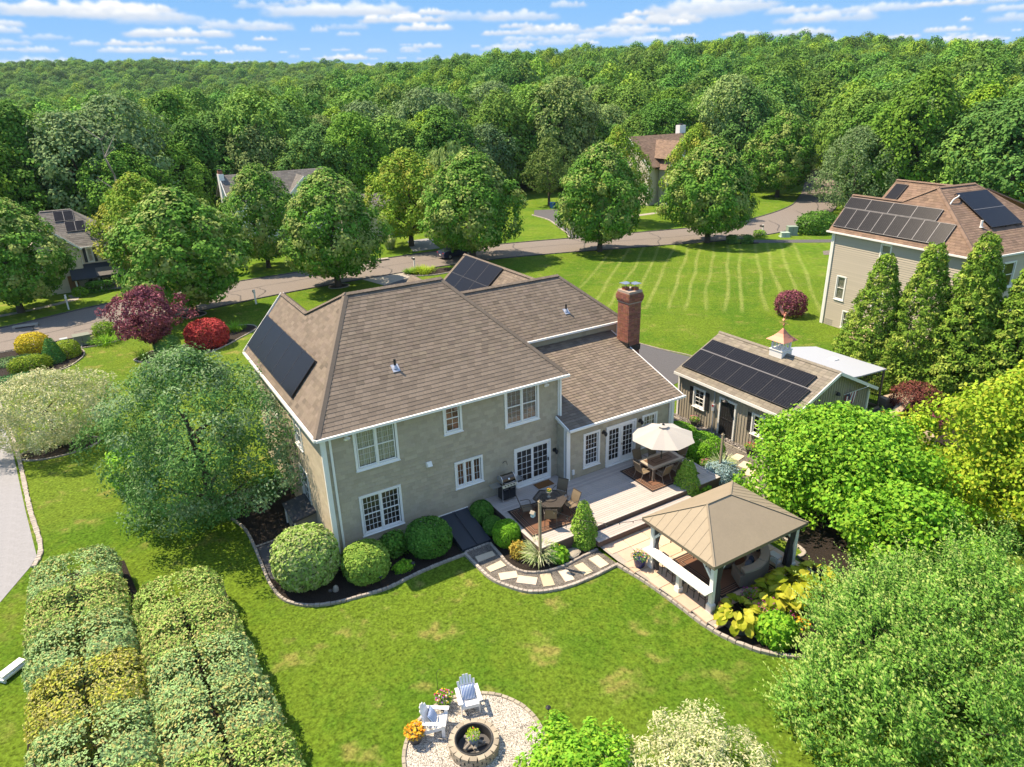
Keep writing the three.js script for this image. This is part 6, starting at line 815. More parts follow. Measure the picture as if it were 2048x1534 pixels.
{ // cupola with copper roof and eagle vane
  const c = thing('cupola', 'white cupola with a flared copper roof and windows on the shed ridge', 'cupola', [26.15, 3.9, 1.45]);
  one((g) => { g.box(0, -0.05, 0, 0.86, 0.62, 0.86); g.box(0, 0.27, 0, 0.92, 0.05, 0.92); }).build('base', M.white, c); one((g) => { for (const x of [-1, 1]) for (const z of [-1, 1]) g.box(x * 0.33, 0.55, z * 0.33, 0.1, 0.5, 0.1); for (let k = 0; k < 4; k++) { const a = k * Math.PI / 2; g.at(new THREE.Matrix4().makeRotationY(a)); g.box(0, 0.55, 0.34, 0.04, 0.5, 0.03); g.box(0, 0.55, 0.34, 0.56, 0.03, 0.028); } g.at(null); g.box(0, 0.82, 0, 0.8, 0.06, 0.8); }).build('window_frames', M.white, c); one((g) => { for (let k = 0; k < 4; k++) { const a = k * Math.PI / 2; g.at(new THREE.Matrix4().makeRotationY(a)); g.poly([[-0.28, 0.3, 0.32], [0.28, 0.3, 0.32], [0.28, 0.8, 0.32], [-0.28, 0.8, 0.32]]); } }).build('pane', M.glass, c);
  one((g) => { const P = [[0.62, 0.84], [0.5, 0.93], [0.34, 1.06], [0.2, 1.22], [0.08, 1.42], [0.02, 1.5]]; for (let i = 0; i + 1 < P.length; i++) for (let k = 0; k < 4; k++) { g.at(new THREE.Matrix4().makeRotationY(k * Math.PI / 2)); const [a, y] = P[i], [b, z] = P[i + 1]; g.poly([[-a, y, a], [a, y, a], [b, z, b], [-b, z, b]]); } g.at(null); g.box(0, 0.835, 0, 1.2, 0.02, 1.2); }).build('copper_roof', M.copper, c);
  const v = thing('weathervane', 'copper eagle weathervane with raised wings on top of the cupola', 'weathervane', [26.15, 5.38, 1.45]); one((g) => { g.tube([0, 0, 0], [0, 0.62, 0], 0.015); g.lathe([[0.001, 0.07], [0.06, 0.03], [0.06, -0.03], [0.001, -0.07]], 0, 0.2, 0, 10); g.tube([-0.3, 0.3, 0], [0.3, 0.3, 0], 0.012); g.tube([0, 0.3, -0.3], [0, 0.3, 0.3], 0.012); g.tube([-0.36, 0.44, 0.1], [0.36, 0.44, -0.1], 0.012); g.poly([[0.36, 0.5, -0.1], [0.46, 0.44, -0.13], [0.36, 0.38, -0.1]]); }).build('rod_and_arms', M.copper, v);
  one((g) => { g.add(new THREE.SphereGeometry(0.1, 10, 8), new THREE.Matrix4().makeScale(0.8, 1.5, 0.8).setPosition(0, 0.72, 0)); g.add(new THREE.SphereGeometry(0.055, 8, 6), new THREE.Matrix4().setPosition(0.05, 0.9, 0)); g.poly([[0.08, 0.91, 0.02], [0.16, 0.87, 0], [0.08, 0.88, -0.02]]); g.poly([[0.0, 0.64, 0.05], [-0.16, 0.5, 0.06], [-0.12, 0.5, -0.06], [0, 0.64, -0.05]]); }).build('eagle_body', M.copper, v);
  for (const s of [-1, 1]) one((g) => { const P = [[0.02, 0.78, 0.04], [0.04, 1.02, 0.2], [-0.06, 1.26, 0.32], [-0.16, 1.3, 0.34], [-0.2, 1.06, 0.26], [-0.14, 0.8, 0.1]].map((q) => [q[0], q[1], q[2] * s]); for (const d of [0, 0.02]) { g.poly([P[0], P[1], P[4], P[5]].map((q) => [q[0], q[1], q[2] + d])); g.poly([P[1], P[2], P[3], P[4]].map((q) => [q[0], q[1], q[2] + d])); } }).build('wing', M.copper, v);
}
{ // metal-roofed run behind the shed
  const t = thing('metal_lean_to', 'pale grey metal flat-roofed run attached behind the garden shed', 'lean-to'); one((g) => { const P = [[29.6, 2.32, -2.05], [32.3, 1.98, -2.1], [33.55, 1.95, -1.4], [33.6, 1.92, 3.55], [30.7, 2.2, 3.75], [29.6, 2.32, 3.75]]; g.poly(P.slice().reverse()); g.poly(P.map((q) => [q[0], q[1] - 0.08, q[2]])); for (let k = 0; k < P.length; k++) { const a = P[k], b = P[(k + 1) % P.length]; g.poly([[a[0], a[1] - 0.08, a[2]], [b[0], b[1] - 0.08, b[2]], b, a]); } }).build('roof', M.galv, t); one((g) => g.box(32.0, 2.1, 1.0, 0.5, 0.12, 0.42)).build('skylight', M.white, t); for (const [x, z] of [[33.5, 3.45], [30.7, 3.65], [33.5, -1.4], [32.2, -2]]) one((g) => g.box(x, 0.6, z, 0.09, 2.7, 0.09)).build('post', M.postWood, t); one((g) => { g.box(32.1, -0.6, 3.56, 2.8, 0.14, 0.08); g.box(33.52, -0.6, 1.0, 0.08, 0.14, 4.8); }).build('sill_beam', M.postWood, t); one((g) => { for (let x = 30.8; x < 33.5; x += 0.12) g.box(x, 0.6, 3.56, 0.012, 2.5, 0.012); for (let y = -0.4; y < 1.9; y += 0.12) g.box(32.1, y, 3.56, 2.7, 0.012, 0.013); for (let z = -1.3; z < 3.5; z += 0.12) g.box(33.52, 0.6, z, 0.012, 2.5, 0.012); }).build('wire_mesh', M.black, t, null, 'stuff'); one((g) => g.box(31.6, 0.5, -1.9, 4.2, 2.6, 0.05)).build('back_wall', M.black, t); one((g) => { g.box(32.6, -0.1, 2.0, 0.05, 1.2, 2.6); }).build('plywood_panel', M.terracotta, t);
}
{ // stone retaining wall and bank
  const t = thing('retaining_wall', 'low fieldstone retaining wall turning a corner beside the shed gable', 'wall'); const r = rng(91), seg = [[[34.0, 3.4], [36.4, 3.9]], [[36.4, 3.9], [32.6, 5.1]], [[32.6, 5.1], [31.7, 6.0]], [[31.7, 6.0], [31.5, 8]]];
  for (const [a, b] of seg) { const L = Math.hypot(b[0] - a[0], b[1] - a[1]), an = Math.atan2(-(b[1] - a[1]), b[0] - a[0]); for (let row = 0; row < 3; row++) for (let u = 0; u < L;) { const w = 0.28 + 0.34 * r(), q = clamp((u + w / 2) / L), c = 0.75 + 0.5 * r(); one((g) => g.box(0, 0, 0, w - 0.02, 0.2 - 0.012, 0.5 + 0.1 * r(), [c, c * 0.97, c * 0.92])).build('wall_stone', M.retaining, t); const s = t.children[t.children.length - 1]; s.position.set(lerp(a[0], b[0], q), -0.68 + row * 0.2, lerp(a[1], b[1], q)); s.rotation.set((r() - 0.5) * 0.06, an + (r() - 0.5) * 0.08, (r() - 0.5) * 0.06); u += w; } }
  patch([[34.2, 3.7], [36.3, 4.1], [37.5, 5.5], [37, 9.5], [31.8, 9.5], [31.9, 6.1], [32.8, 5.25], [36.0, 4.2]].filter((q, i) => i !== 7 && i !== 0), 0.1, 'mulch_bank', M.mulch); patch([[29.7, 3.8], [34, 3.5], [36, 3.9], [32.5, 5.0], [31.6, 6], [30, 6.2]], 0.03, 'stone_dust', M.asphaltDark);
}
// ---------- neighbouring house on the right ----------
const nb = thing('neighbouring_house', 'three-storey beige clapboard house with brown roof and solar arrays at the right', 'house');
{
  const a = [-0.12, 0, 0.993], b = [0.993, 0, 0.12], A = [45.545, 7.03, -9.988], P = (s, y, t) => [A[0] + a[0] * s + b[0] * t, A[1] + y, A[2] + a[2] * s + b[2] * t];
  const m = frame(P(0.35, 0, 0.3).map((v, i) => i === 1 ? 0 : v), a, [0, 1, 0]), hol = [[4.6, 5.44, 5.42, 6.7], [1.03, 1.66, 1.83, 3.5], [4.6, 1.66, 5.4, 3.46], [2.08, -0.5, 3.0, 0.78]];
  wall(nb, m, 0, 12.0, -0.9, 6.95, hol, M.vinyl, { style: 'board', row: 0.17, lip: 0.032, seed: 101 });
  for (const [i, d] of [[0, null], [1, null], [2, null], [3, 'blind']]) { const h = hol[i]; windowUnit(nb, place(m, (h[0] + h[2]) / 2, (h[1] + h[3]) / 2, 0.01), h[2] - h[0] + 0.16, h[3] - h[1] + 0.16, { cols: 1, rows: 1, hung: true, trim: 0.09, dress: d ?? 'blind', deep: 0.5 }); }
  one((g) => { g.at(m); g.box(-0.02, 3.1, 0.02, 0.16, 7.8, 0.12); g.box(0.16, 3.1, 0.07, 0.1, 7.7, 0.08); }).build('corner_board', M.white, nb);
  one((g) => { g.at(m); g.box(0.75, -0.5, 0.0, 0.8, 0.5, 0.06); }).build('foundation_vent', M.concrete, nb);
  wall(nb, frame(P(12.3, 0, 0.3).map((v, i) => i === 1 ? 0 : v), b, [0, 1, 0]), 0, 11, -0.9, 6.95, [[3, 4.6, 4.2, 6.3]], M.vinyl, { style: 'board', row: 0.23, lip: 0.02, seed: 102 }); windowUnit(nb, place(frame(P(12.3, 0, 0.3).map((v, i) => i === 1 ? 0 : v), b, [0, 1, 0]), 3.6, 5.45, 0.01), 1.36, 1.86, { cols: 1, rows: 1, hung: true });
  wall(nb, frame(P(0.65, 0, 11).map((v, i) => i === 1 ? 0 : v), b.map((v) => -v), [0, 1, 0]), 0, 10.7, -1.6, 6.95, [], M.vinyl, { style: 'none' });
  const ap = [6.55, 3.8, 3.12], apR = [6.55, 3.8, 7.1], E0 = 0.62, E1 = 12.5, TR = 11.2;
  roofSlope(nb, [P(0, 0, 0), P(E1, 0, 0), P(...ap), P(4.5, 2.6, 2.15), P(0, 2.65, 2.2)], M.roofRed, 111, { e: 0.22, w: 0.4 });
  roofSlope(nb, [P(E1, 0, 0), P(E1, 0, TR), P(...apR), P(...ap)], M.roofRed, 112, { e: 0.22, w: 0.4 }); roofSlope(nb, [P(E1, 0, TR), P(E0, 0, TR), P(...apR)], M.roofRed, 113, { e: 0.22, w: 0.4 }); roofSlope(nb, [P(E0, 0, TR), P(E0, 0, 0.6), P(...ap), P(...apR)], M.roofRed, 114, { e: 0.22, w: 0.4 });
  roofSlope(nb, [P(4.5, 0, 4.4), P(0, 0, 4.4), P(0, 2.65, 2.2), P(4.5, 2.65, 2.2)], M.roofRed, 115, { e: 0.22, w: 0.4 });
  roofSlope(nb, [P(-0.1, 0, 3.5), P(6.2, 0, 3.5), P(6.2, 3.47, 7.2), P(-0.1, 3.47, 7.2)], M.roofRed, 116, { e: 0.22, w: 0.4 }); roofSlope(nb, [P(6.2, 0, 10.9), P(-0.1, 0, 10.9), P(-0.1, 3.47, 7.2), P(6.2, 3.47, 7.2)], M.roofRed, 117, { e: 0.22, w: 0.4 });
  one((g) => { g.poly([P(0.3, -0.05, 0.3), P(0.3, 2.55, 2.2), P(0.3, -0.05, 4.2)]); g.poly([P(0.2, -0.05, 3.7), P(0.2, 3.35, 7.2), P(0.2, -0.05, 10.7)]); }).build('gable', M.vinyl, nb);
  roofSlope(nb, [P(9.8, 1.4, 12.2), P(6.6, 1.4, 12.2), P(6.9, 3.45, 8.2)].slice(0, 3), M.roofRed, 118, { e: 0.22, w: 0.4 });
  for (const [p, q, s] of [[[E1, 0, 0], ap, 121], [ap, apR, 122], [apR, [E1, 0, TR], 123], [[0, 2.65, 2.2], [4.5, 2.65, 2.2], 124], [[4.5, 2.62, 2.18], ap, 125], [[-0.1, 3.47, 7.2], [6.2, 3.47, 7.2], 126]]) capLine(nb, P(...p), P(...q), M.roofRed, s, 0.32);
  one((g) => { gutter(g, P(-0.1, -0.06, -0.06), P(E1 + 0.1, -0.06, -0.06)); gutter(g, P(E1 + 0.06, -0.06, -0.1), P(E1 + 0.06, -0.06, TR)); g.bar(P(0.15, -0.13, 0.14), P(E1, -0.13, 0.14), 0.3, 0.02); g.bar(P(E1 - 0.1, -0.135, 0.14), P(E1 - 0.1, -0.135, TR), 0.3, 0.02); }).build('gutter', M.white, nb);
  const n1 = Math.hypot(1, 1.206), mp = frame(P(0, 0, 0), a, [b[0] / n1, 1.206 / n1, b[2] / n1]); solar(nb, place(mp, 0.22, 0.42), 9.48, 1.72, 8, 1, 0.13, true, 0.18); solar(nb, place(mp, 0.1, 2.18), 8.0, 0.98, 4, 1, 0.13, true, 0.18);
  const n2 = Math.hypot(1, 0.648), up = [-a[0] / n2, 0.648 / n2, -a[2] / n2]; const mr = frame(P(10.5, 0.648 * 2.0, 3.8), b, up); solar(nb, mr, 3.42, 3.7, 1, 2, 0.16, false); one((g) => { g.at(mr); g.box(1.71, 1.85, 0.18, 3.4, 0.03, 0.02); }).build('row_gap_strip', M.panelLine, nb);
  const n3 = Math.hypot(3.7, 3.47); solar(nb, place(frame(P(-0.1, 0, 3.5), a, [b[0] * 3.7 / n3, 3.47 / n3, b[2] * 3.7 / n3]), 0.35, 2.4), 1.1, 2.2, 1, 1, 0.12);
  const vp = part('roof_vent', nb); one((g) => { const q = P(10.25, 1.44, 3.12); g.tube(q, [q[0], q[1] + 0.5, q[2]], 0.08, 0.08, 10); g.box(q[0], q[1] + 0.03, q[2], 0.3, 0.03, 0.3); }).build('pipe', M.white, vp);
  one((g) => g.curve([P(8.1, 2.5, 2.3), P(8.0, 3.1, 2.9), P(7.9, 3.25, 3.5), P(7.7, 3.3, 3.9)], 0.05)).build('roof_conduit', M.white, nb);
  const bk = part('cellar_doors', nb); one((g) => { for (const s of [0, 1]) { const q = s * 0.94; g.poly([P(4.0 + q, -7.8, -1.0), P(4.9 + q, -7.8, -1.0), P(4.9 + q, -6.6, 0.28), P(4.0 + q, -6.6, 0.28)]); } }).build('door_leaf', M.peach, bk); one((g) => { g.poly([P(4.0, -8, -1.0), P(4.0, -6.62, 0.28), P(4.0, -8, 0.28)]); g.poly([P(4, -8, -1.02), P(5.9, -8, -1.02), P(5.9, -7.8, -1.02), P(4, -7.8, -1.02)]); }).build('areaway', M.peach, bk);
}
// ---------- houses across the street ----------
{ // grey house at the left
  const h = thing('grey_house', 'grey-roofed colonial house with navy shutters and two roof panels pairs at the left', 'house'), zf = -67.5;
  const m = frame([-7.0, 0, zf], [1, 0, 0], [0, 1, 0]), hol = [[0.7, 1.56, 1.24, 3.06], [2.62, 1.6, 3.14, 3.06], [0.66, -1.1, 1.14, 0.06], [2.56, -1.1, 3.1, 0.02]];
  wall(h, m, 0, 4.6, -1.7, 3.35, hol, M.vinylPale, { row: 0.24, style: 'board', lip: 0.02 }); hol.forEach((q) => { windowUnit(h, place(m, (q[0] + q[2]) / 2, (q[1] + q[3]) / 2, 0.02), q[2] - q[0] + 0.14, q[3] - q[1] + 0.14, { cols: 1, rows: 1, hung: true, dress: 'blind', trim: 0.09, deep: 0.4 }); for (const s of [-1, 1]) one((g) => { g.at(m); g.box((q[0] + q[2]) / 2 + s * 0.5, (q[1] + q[3]) / 2, 0.04, 0.3, q[3] - q[1] + 0.1, 0.05); }).build('shutter', M.darkSlate, h); });
  wall(h, frame([-12.5, 0, zf + 0.7], [1, 0, 0], [0, 1, 0]), 0, 5.5, -1.7, 3.2, [[1.5, 1.6, 2.3, 3], [3.4, 1.6, 4.2, 3]], M.vinylPale, { row: 0.24, style: 'board', lip: 0.02, seed: 3 }); wall(h, frame([-7.0, 0, zf + 0.7], [0, 0, -1], [0, 1, 0]), 0, 0.7, -1.7, 3.2, [], M.vinylPale, { row: 0.24, style: 'board' }); for (const u of [1.9, 3.8]) windowUnit(h, place(frame([-12.5, 0, zf + 0.7], [1, 0, 0], [0, 1, 0]), u, 2.3, 0.02), 0.94, 1.5, { cols: 1, rows: 1, hung: true, dress: 'blind' });
  one((g) => { g.box(-7.6, 0.8, -72.3, 9.6, 5.0, 8.9); }).build('rear_wall', M.vinylPale, h);
  roofSlope(h, [[-7.15, 3.35, -67.15], [-2.35, 3.35, -67.15], [-6.86, 6.95, -72.2], [-9.9, 6.95, -72.2], [-11.2, 3.35 + 0.05, -67.15]].slice(0, 5), M.roofGrey, 131, { e: 0.3, w: 0.5 }); roofSlope(h, [[-2.35, 3.35, -67.15], [-2.35, 3.35, -77.3], [-6.86, 6.95, -72.2]], M.roofGrey, 132, { e: 0.3, w: 0.5 }); roofSlope(h, [[-2.35, 3.35, -77.3], [-13, 3.35, -77.3], [-9.9, 6.95, -72.2], [-6.86, 6.95, -72.2]], M.roofGrey, 133, { e: 0.3, w: 0.5 });
  roofSlope(h, [[-6.75, 3.25, -66.4], [-6.75, 3.25, -71], [-9.7, 5.9, -71], [-9.7, 5.9, -66.4]], M.roofGrey, 134, { e: 0.3, w: 0.5 }); roofSlope(h, [[-12.7, 3.25, -71], [-12.7, 3.25, -66.4], [-9.7, 5.9, -66.4], [-9.7, 5.9, -71]], M.roofGrey, 135, { e: 0.3, w: 0.5 }); one((g) => g.poly([[-12.4, 3.2, zf + 0.72], [-7, 3.2, zf + 0.72], [-9.7, 5.7, zf + 0.72]])).build('gable', M.vinylPale, h);
  capLine(h, [-2.35, 3.35, -67.15], [-6.86, 6.95, -72.2], M.roofGrey, 136, 0.34); capLine(h, [-9.9, 6.95, -72.2], [-6.86, 6.95, -72.2], M.roofGrey, 137, 0.34);
  one((g) => { gutter(g, [-6.9, 3.28, -67.05], [-2.3, 3.28, -67.05]); g.bar([-6.7, 3.2, -66.36], [-9.7, 5.85, -66.36], 0.06, 0.2); g.box(-6.96, 0.8, zf + 0.05, 0.14, 4.9, 0.1); }).build('trim', M.white, h);
  const n = Math.hypot(1, 0.713), mp = frame([-6.8, 3.35, -67.15], [1, 0, 0], [0, 0.713 / n, -1 / n]); solar(h, place(mp, -1.83, 4.25), 1.95, 1.6, 2, 1, 0.12, true); solar(h, place(mp, -0.93, 2.48), 1.95, 1.6, 2, 1, 0.12, true);
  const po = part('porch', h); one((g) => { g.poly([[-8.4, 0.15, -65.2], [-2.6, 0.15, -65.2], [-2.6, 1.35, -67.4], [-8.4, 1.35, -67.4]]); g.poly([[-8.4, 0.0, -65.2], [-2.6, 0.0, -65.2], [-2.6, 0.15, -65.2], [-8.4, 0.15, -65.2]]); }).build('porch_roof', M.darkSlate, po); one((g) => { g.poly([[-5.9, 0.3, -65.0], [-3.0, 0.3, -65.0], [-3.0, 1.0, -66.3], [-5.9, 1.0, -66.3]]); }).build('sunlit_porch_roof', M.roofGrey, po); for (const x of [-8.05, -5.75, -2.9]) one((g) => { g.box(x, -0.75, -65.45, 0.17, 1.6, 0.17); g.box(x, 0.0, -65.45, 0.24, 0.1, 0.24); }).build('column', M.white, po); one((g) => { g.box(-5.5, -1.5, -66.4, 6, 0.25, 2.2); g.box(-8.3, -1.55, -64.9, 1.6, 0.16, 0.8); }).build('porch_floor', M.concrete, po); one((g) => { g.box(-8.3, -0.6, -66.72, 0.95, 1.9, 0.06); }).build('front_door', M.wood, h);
  const c = part('chimney', h); one((g) => g.box(-2.55, 2.3, -71.6, 0.75, 8.2, 0.9)).build('stack', M.vinylPale, c); one((g) => { g.box(-2.55, 6.5, -71.6, 0.55, 0.25, 0.6); g.box(-2.55, 6.72, -71.6, 0.34, 0.2, 0.34); }).build('flue', M.terracotta, c);
}
{ // white house
  const h = thing('white_house', 'white house with a dark grey roof and gabled dormer half hidden by maples', 'house'), Z = -85; one((g) => g.box(20, 2, Z - 0.5, 14.6, 7.2, 8.6)).build('walls', M.vinylWhite, h);
  roofSlope(h, [[12.2, 4.9, Z + 4.2], [27.8, 4.9, Z + 4.2], [27.8, 8.3, Z], [12.2, 8.3, Z]], M.roofGrey, 141, { e: 0.3, w: 0.5 }); roofSlope(h, [[27.8, 4.9, Z - 5.2], [12.2, 4.9, Z - 5.2], [12.2, 8.3, Z], [27.8, 8.3, Z]], M.roofGrey, 142, { e: 0.3, w: 0.5 });
  one((g) => { for (const x of [12.7, 27.3]) g.poly([[x, 4.7, Z + 3.8], [x, 8.1, Z], [x, 4.7, Z - 4.8]]); }).build('gable', M.vinylWhite, h); const d = part('dormer', h); one((g) => { g.poly([[21.1, 3.5, Z + 4.4], [25.1, 3.5, Z + 4.4], [25.1, 5.7, Z + 4.4], [23.1, 7.6, Z + 4.4], [21.1, 5.7, Z + 4.4]]); }).build('front', M.vinylWhite, d); one((g) => { g.box(23.1, 6.3, Z + 4.44, 0.55, 0.8, 0.05); }).build('louvre', M.galv, d);
  roofSlope(h, [[25.4, 5.5, Z + 4.7], [25.4, 5.5, Z], [23.1, 7.75, Z], [23.1, 7.75, Z + 4.7]], M.roofGrey, 143, { e: 0.3, w: 0.5 }); roofSlope(h, [[20.8, 5.5, Z], [20.8, 5.5, Z + 4.7], [23.1, 7.75, Z + 4.7], [23.1, 7.75, Z]], M.roofGrey, 144, { e: 0.3, w: 0.5 });
  const m = frame([12.7, 0, Z + 3.82], [1, 0, 0], [0, 1, 0]); for (const [u, v] of [[3, 3.2], [6, 3.2], [10.4, 3.2], [13, 3.2]]) windowUnit(h, place(m, u, v, 0.02), 1.0, 1.6, { cols: 2, rows: 4, hung: true, deep: 0.01 });
  const c = part('chimney', h); one((g) => { g.box(12.4, 3.4, Z + 0.2, 0.7, 10.2, 1.3); }).build('stack', M.vinylWhite, c); one((g) => { g.box(12.4, 8.7, Z + 0.2, 0.6, 0.5, 0.7); }).build('flue', M.brick, c); one((g) => g.box(12.4, 9.05, Z + 0.2, 0.5, 0.12, 0.6)).build('cap', M.black, c);
  one((g) => { g.bar([12.15, 4.85, Z + 4.25], [12.15, 8.3, Z], 0.08, 0.25); g.bar([20.75, 5.45, Z + 4.72], [23.1, 7.7, Z + 4.72], 0.06, 0.22); g.bar([25.45, 5.45, Z + 4.72], [23.1, 7.7, Z + 4.72], 0.06, 0.22); gutter(g, [12.2, 4.85, Z + 4.28], [27.8, 4.85, Z + 4.28]); }).build('trim', M.white, h);
}
{ // tan house
  const h = thing('tan_house', 'tan gabled house with brown roof and white trim behind yellow-green maples', 'house'), x0 = 82.3, Z = -78; one((g) => g.box(91.2, 1.9, -78.2, 17.2, 6.9, 11)).build('walls', M.vinylPale, h);
  const gm = frame([x0, 0, -83.7], [0, 0, 1], [0, 1, 0]); wall(h, gm, 0, 11.4, -1.6, 10, [], M.vinylPale, { range: { pts: [[0, -1.6], [11.4, -1.6], [11.4, 5.3], [5.7, 10], [0, 5.3]] }, style: 'board', row: 0.3, lip: 0.025 });
  roofSlope(h, [[81.8, 5.2, -71.8], [101, 5.2, -71.8], [101, 10.2, -78], [81.8, 10.2, -78]], M.roofRed, 151, { e: 0.3, w: 0.5 }); roofSlope(h, [[101, 5.2, -84.2], [81.8, 5.2, -84.2], [81.8, 10.2, -78], [101, 10.2, -78]], M.roofRed, 152, { e: 0.3, w: 0.5 });
  const d = part('front_gables', h); one((g) => { g.poly([[84.3, -1.6, -69.9], [89.3, -1.6, -69.9], [89.3, 5.0, -69.9], [86.8, 7.5, -69.9], [84.3, 5.0, -69.9]]); g.poly([[84.3, -1.6, -72], [84.3, -1.6, -69.9], [84.3, 5.0, -69.9], [84.3, 5, -72]]); g.poly([[86, 6, -70.6], [89.8, 6, -70.6], [89.8, 8, -70.6], [87.9, 9.2, -70.6], [86, 8, -70.6]]); }).build('front', M.siding2, d); one((g) => { g.box(86.8, 6.2, -69.86, 0.5, 0.8, 0.05); g.box(87.9, 8.2, -70.56, 0.5, 0.8, 0.05); }).build('louvre', M.white, d); one((g) => { g.box(86.2, 3.4, -69.87, 0.9, 1.7, 0.05); g.box(85.3, 3.4, -69.86, 0.4, 1.8, 0.06); }).build('gable_window', M.darkSlate, d);
  roofSlope(h, [[83.9, 4.8, -76], [83.9, 4.8, -69.5], [86.8, 7.75, -69.5], [86.8, 7.75, -76]], M.roofRed, 153, { e: 0.3, w: 0.5 }); roofSlope(h, [[89.7, 4.8, -69.5], [89.7, 4.8, -76], [86.8, 7.75, -76], [86.8, 7.75, -69.5]], M.roofRed, 154, { e: 0.3, w: 0.5 }); roofSlope(h, [[84.4, 6.6, -78], [84.4, 6.6, -70.3], [87.9, 9.5, -70.3], [87.9, 9.5, -78]], M.roofRed, 155, { e: 0.3, w: 0.5 }); roofSlope(h, [[90.4, 7.2, -70.3], [90.4, 7.2, -78], [87.9, 9.5, -78], [87.9, 9.5, -70.3]], M.roofRed, 156, { e: 0.3, w: 0.5 });
  one((g) => { g.bar([81.75, 5.1, -71.7], [81.75, 10.2, -78], 0.1, 0.28); g.bar([81.75, 5.1, -84.3], [81.75, 10.2, -78], 0.1, 0.28); g.bar([83.9, 4.75, -69.45], [86.8, 7.7, -69.45], 0.08, 0.25); g.bar([89.7, 4.75, -69.45], [86.8, 7.7, -69.45], 0.08, 0.25); g.bar([85.6, 7.6, -70.25], [87.9, 9.45, -70.25], 0.08, 0.25); g.bar([90.4, 7.15, -70.25], [87.9, 9.45, -70.25], 0.08, 0.25); g.box(84.3, 1.7, -69.86, 0.2, 6.6, 0.1); g.box(82.28, 1.8, -72.6, 0.12, 6.8, 0.2); }).build('trim', M.white, h);
  const c = part('chimney', h); one((g) => g.box(95.5, 10.4, -78.8, 1.5, 2.4, 1.1)).build('stack', M.vinylWhite, c); one((g) => g.box(95.5, 11.75, -78.8, 0.7, 0.3, 0.6)).build('cap', M.black, c);
}
{ const h = thing('ranch_house', 'sliver of a grey roof between the full maple and the loose yellow-green maple', 'house'); one((g) => g.box(30.5, 0.6, -79, 8, 4.2, 6)).build('walls', M.vinylPale, h); roofSlope(h, [[26.2, 2.7, -75.8], [34.8, 2.7, -75.8], [34.8, 4.6, -79], [26.2, 4.6, -79]], M.roofGrey, 161, { e: 0.3, w: 0.5 }); roofSlope(h, [[34.8, 2.7, -82.2], [26.2, 2.7, -82.2], [26.2, 4.6, -79], [34.8, 4.6, -79]], M.roofGrey, 162, { e: 0.3, w: 0.5 }); }
// ---------- deck ----------
{
  const t = thing('deck', 'long greyish composite board deck with a lower step along the back of the house', 'deck'), r = rng(901);
  const X0 = 7.35, X1 = 18.15, boards = (x0, x1, z0, z1, y) => { for (let z = z0; z < z1 - 0.03; z += 0.142) { const c = 0.88 + 0.2 * r(), d = Math.min(0.129, z1 - z - 0.004), xs = z < 0.8 ? Math.min(x1, 11.5) : x1; const m = one((g) => g.box((x0 + xs) / 2, y - 0.0125, z + d / 2, xs - x0 - 0.01, 0.025, d, [c, c, c])).build('deck_board', M.deck, t); } };
  boards(X0, X1, 0.02, 4.86, 0); boards(9.9, 15.9, 4.9, 5.62, -0.22);
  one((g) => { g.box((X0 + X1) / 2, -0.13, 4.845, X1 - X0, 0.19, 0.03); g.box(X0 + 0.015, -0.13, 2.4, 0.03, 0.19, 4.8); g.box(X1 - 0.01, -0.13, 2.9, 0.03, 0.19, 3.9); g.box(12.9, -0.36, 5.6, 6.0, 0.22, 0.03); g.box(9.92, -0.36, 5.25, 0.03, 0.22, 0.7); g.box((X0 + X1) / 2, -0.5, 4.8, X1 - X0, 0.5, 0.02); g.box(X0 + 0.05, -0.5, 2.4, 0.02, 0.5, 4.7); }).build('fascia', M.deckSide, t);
  one((g) => { g.box(X0 + 0.05, 0.004, 2.43, 0.13, 0.022, 4.86); g.box(X1 - 0.05, 0.004, 2.9, 0.13, 0.022, 3.9); }).build('border_board', M.deck, t);
}
function rug(label, x, z, w, d, turn) {
  const t = thing('outdoor_rug', label, 'rug', [x, 0.022, z], turn); one((g) => g.box(0, 0.004, 0, w, 0.008, d)).build('rug_base', M.rugDark, t);
  const band = (name, i0, i1, m, y) => one((g) => { const a = w / 2 - i0, b = w / 2 - i1, c = d / 2 - i0, e = d / 2 - i1; g.poly([[-a, y, c], [a, y, c], [b, y, e], [-b, y, e]]); g.poly([[a, y, c], [a, y, -c], [b, y, -e], [b, y, e]]); g.poly([[a, y, -c], [-a, y, -c], [-b, y, -e], [b, y, -e]]); g.poly([[-a, y, -c], [-a, y, c], [-b, y, e], [-b, y, -e]]); }).build(name, m, t);
  band('tan_band', 0.10, 0.14, M.rugTan, 0.012); band('brown_band', 0.19, 0.26, M.rugBrown, 0.012); band('tan_band', 0.30, 0.33, M.rugTan, 0.012); one((g) => { const a = w / 2 - 0.38, c = d / 2 - 0.38; g.poly([[-a, 0.012, c], [a, 0.012, c], [a, 0.012, -c], [-a, 0.012, -c]]); }).build('centre_field', M.rugBrown, t); return t;
}
rug('brown bordered outdoor rug under the six-sided table on the deck', 9.05, 2.85, 2.95, 2.35, -0.06);
rug('brown bordered outdoor rug under the dining table and umbrella', 15.98, 2.82, 3.2, 2.46, 0);
{ const t = thing('door_mat', 'rusty brown coir mat before the sliding door', 'door mat', [10.44, 0.02, 0.5]); one((g) => g.box(0, 0.012, 0, 0.92, 0.022, 0.5)).build('coir', M.matCoir, t); }
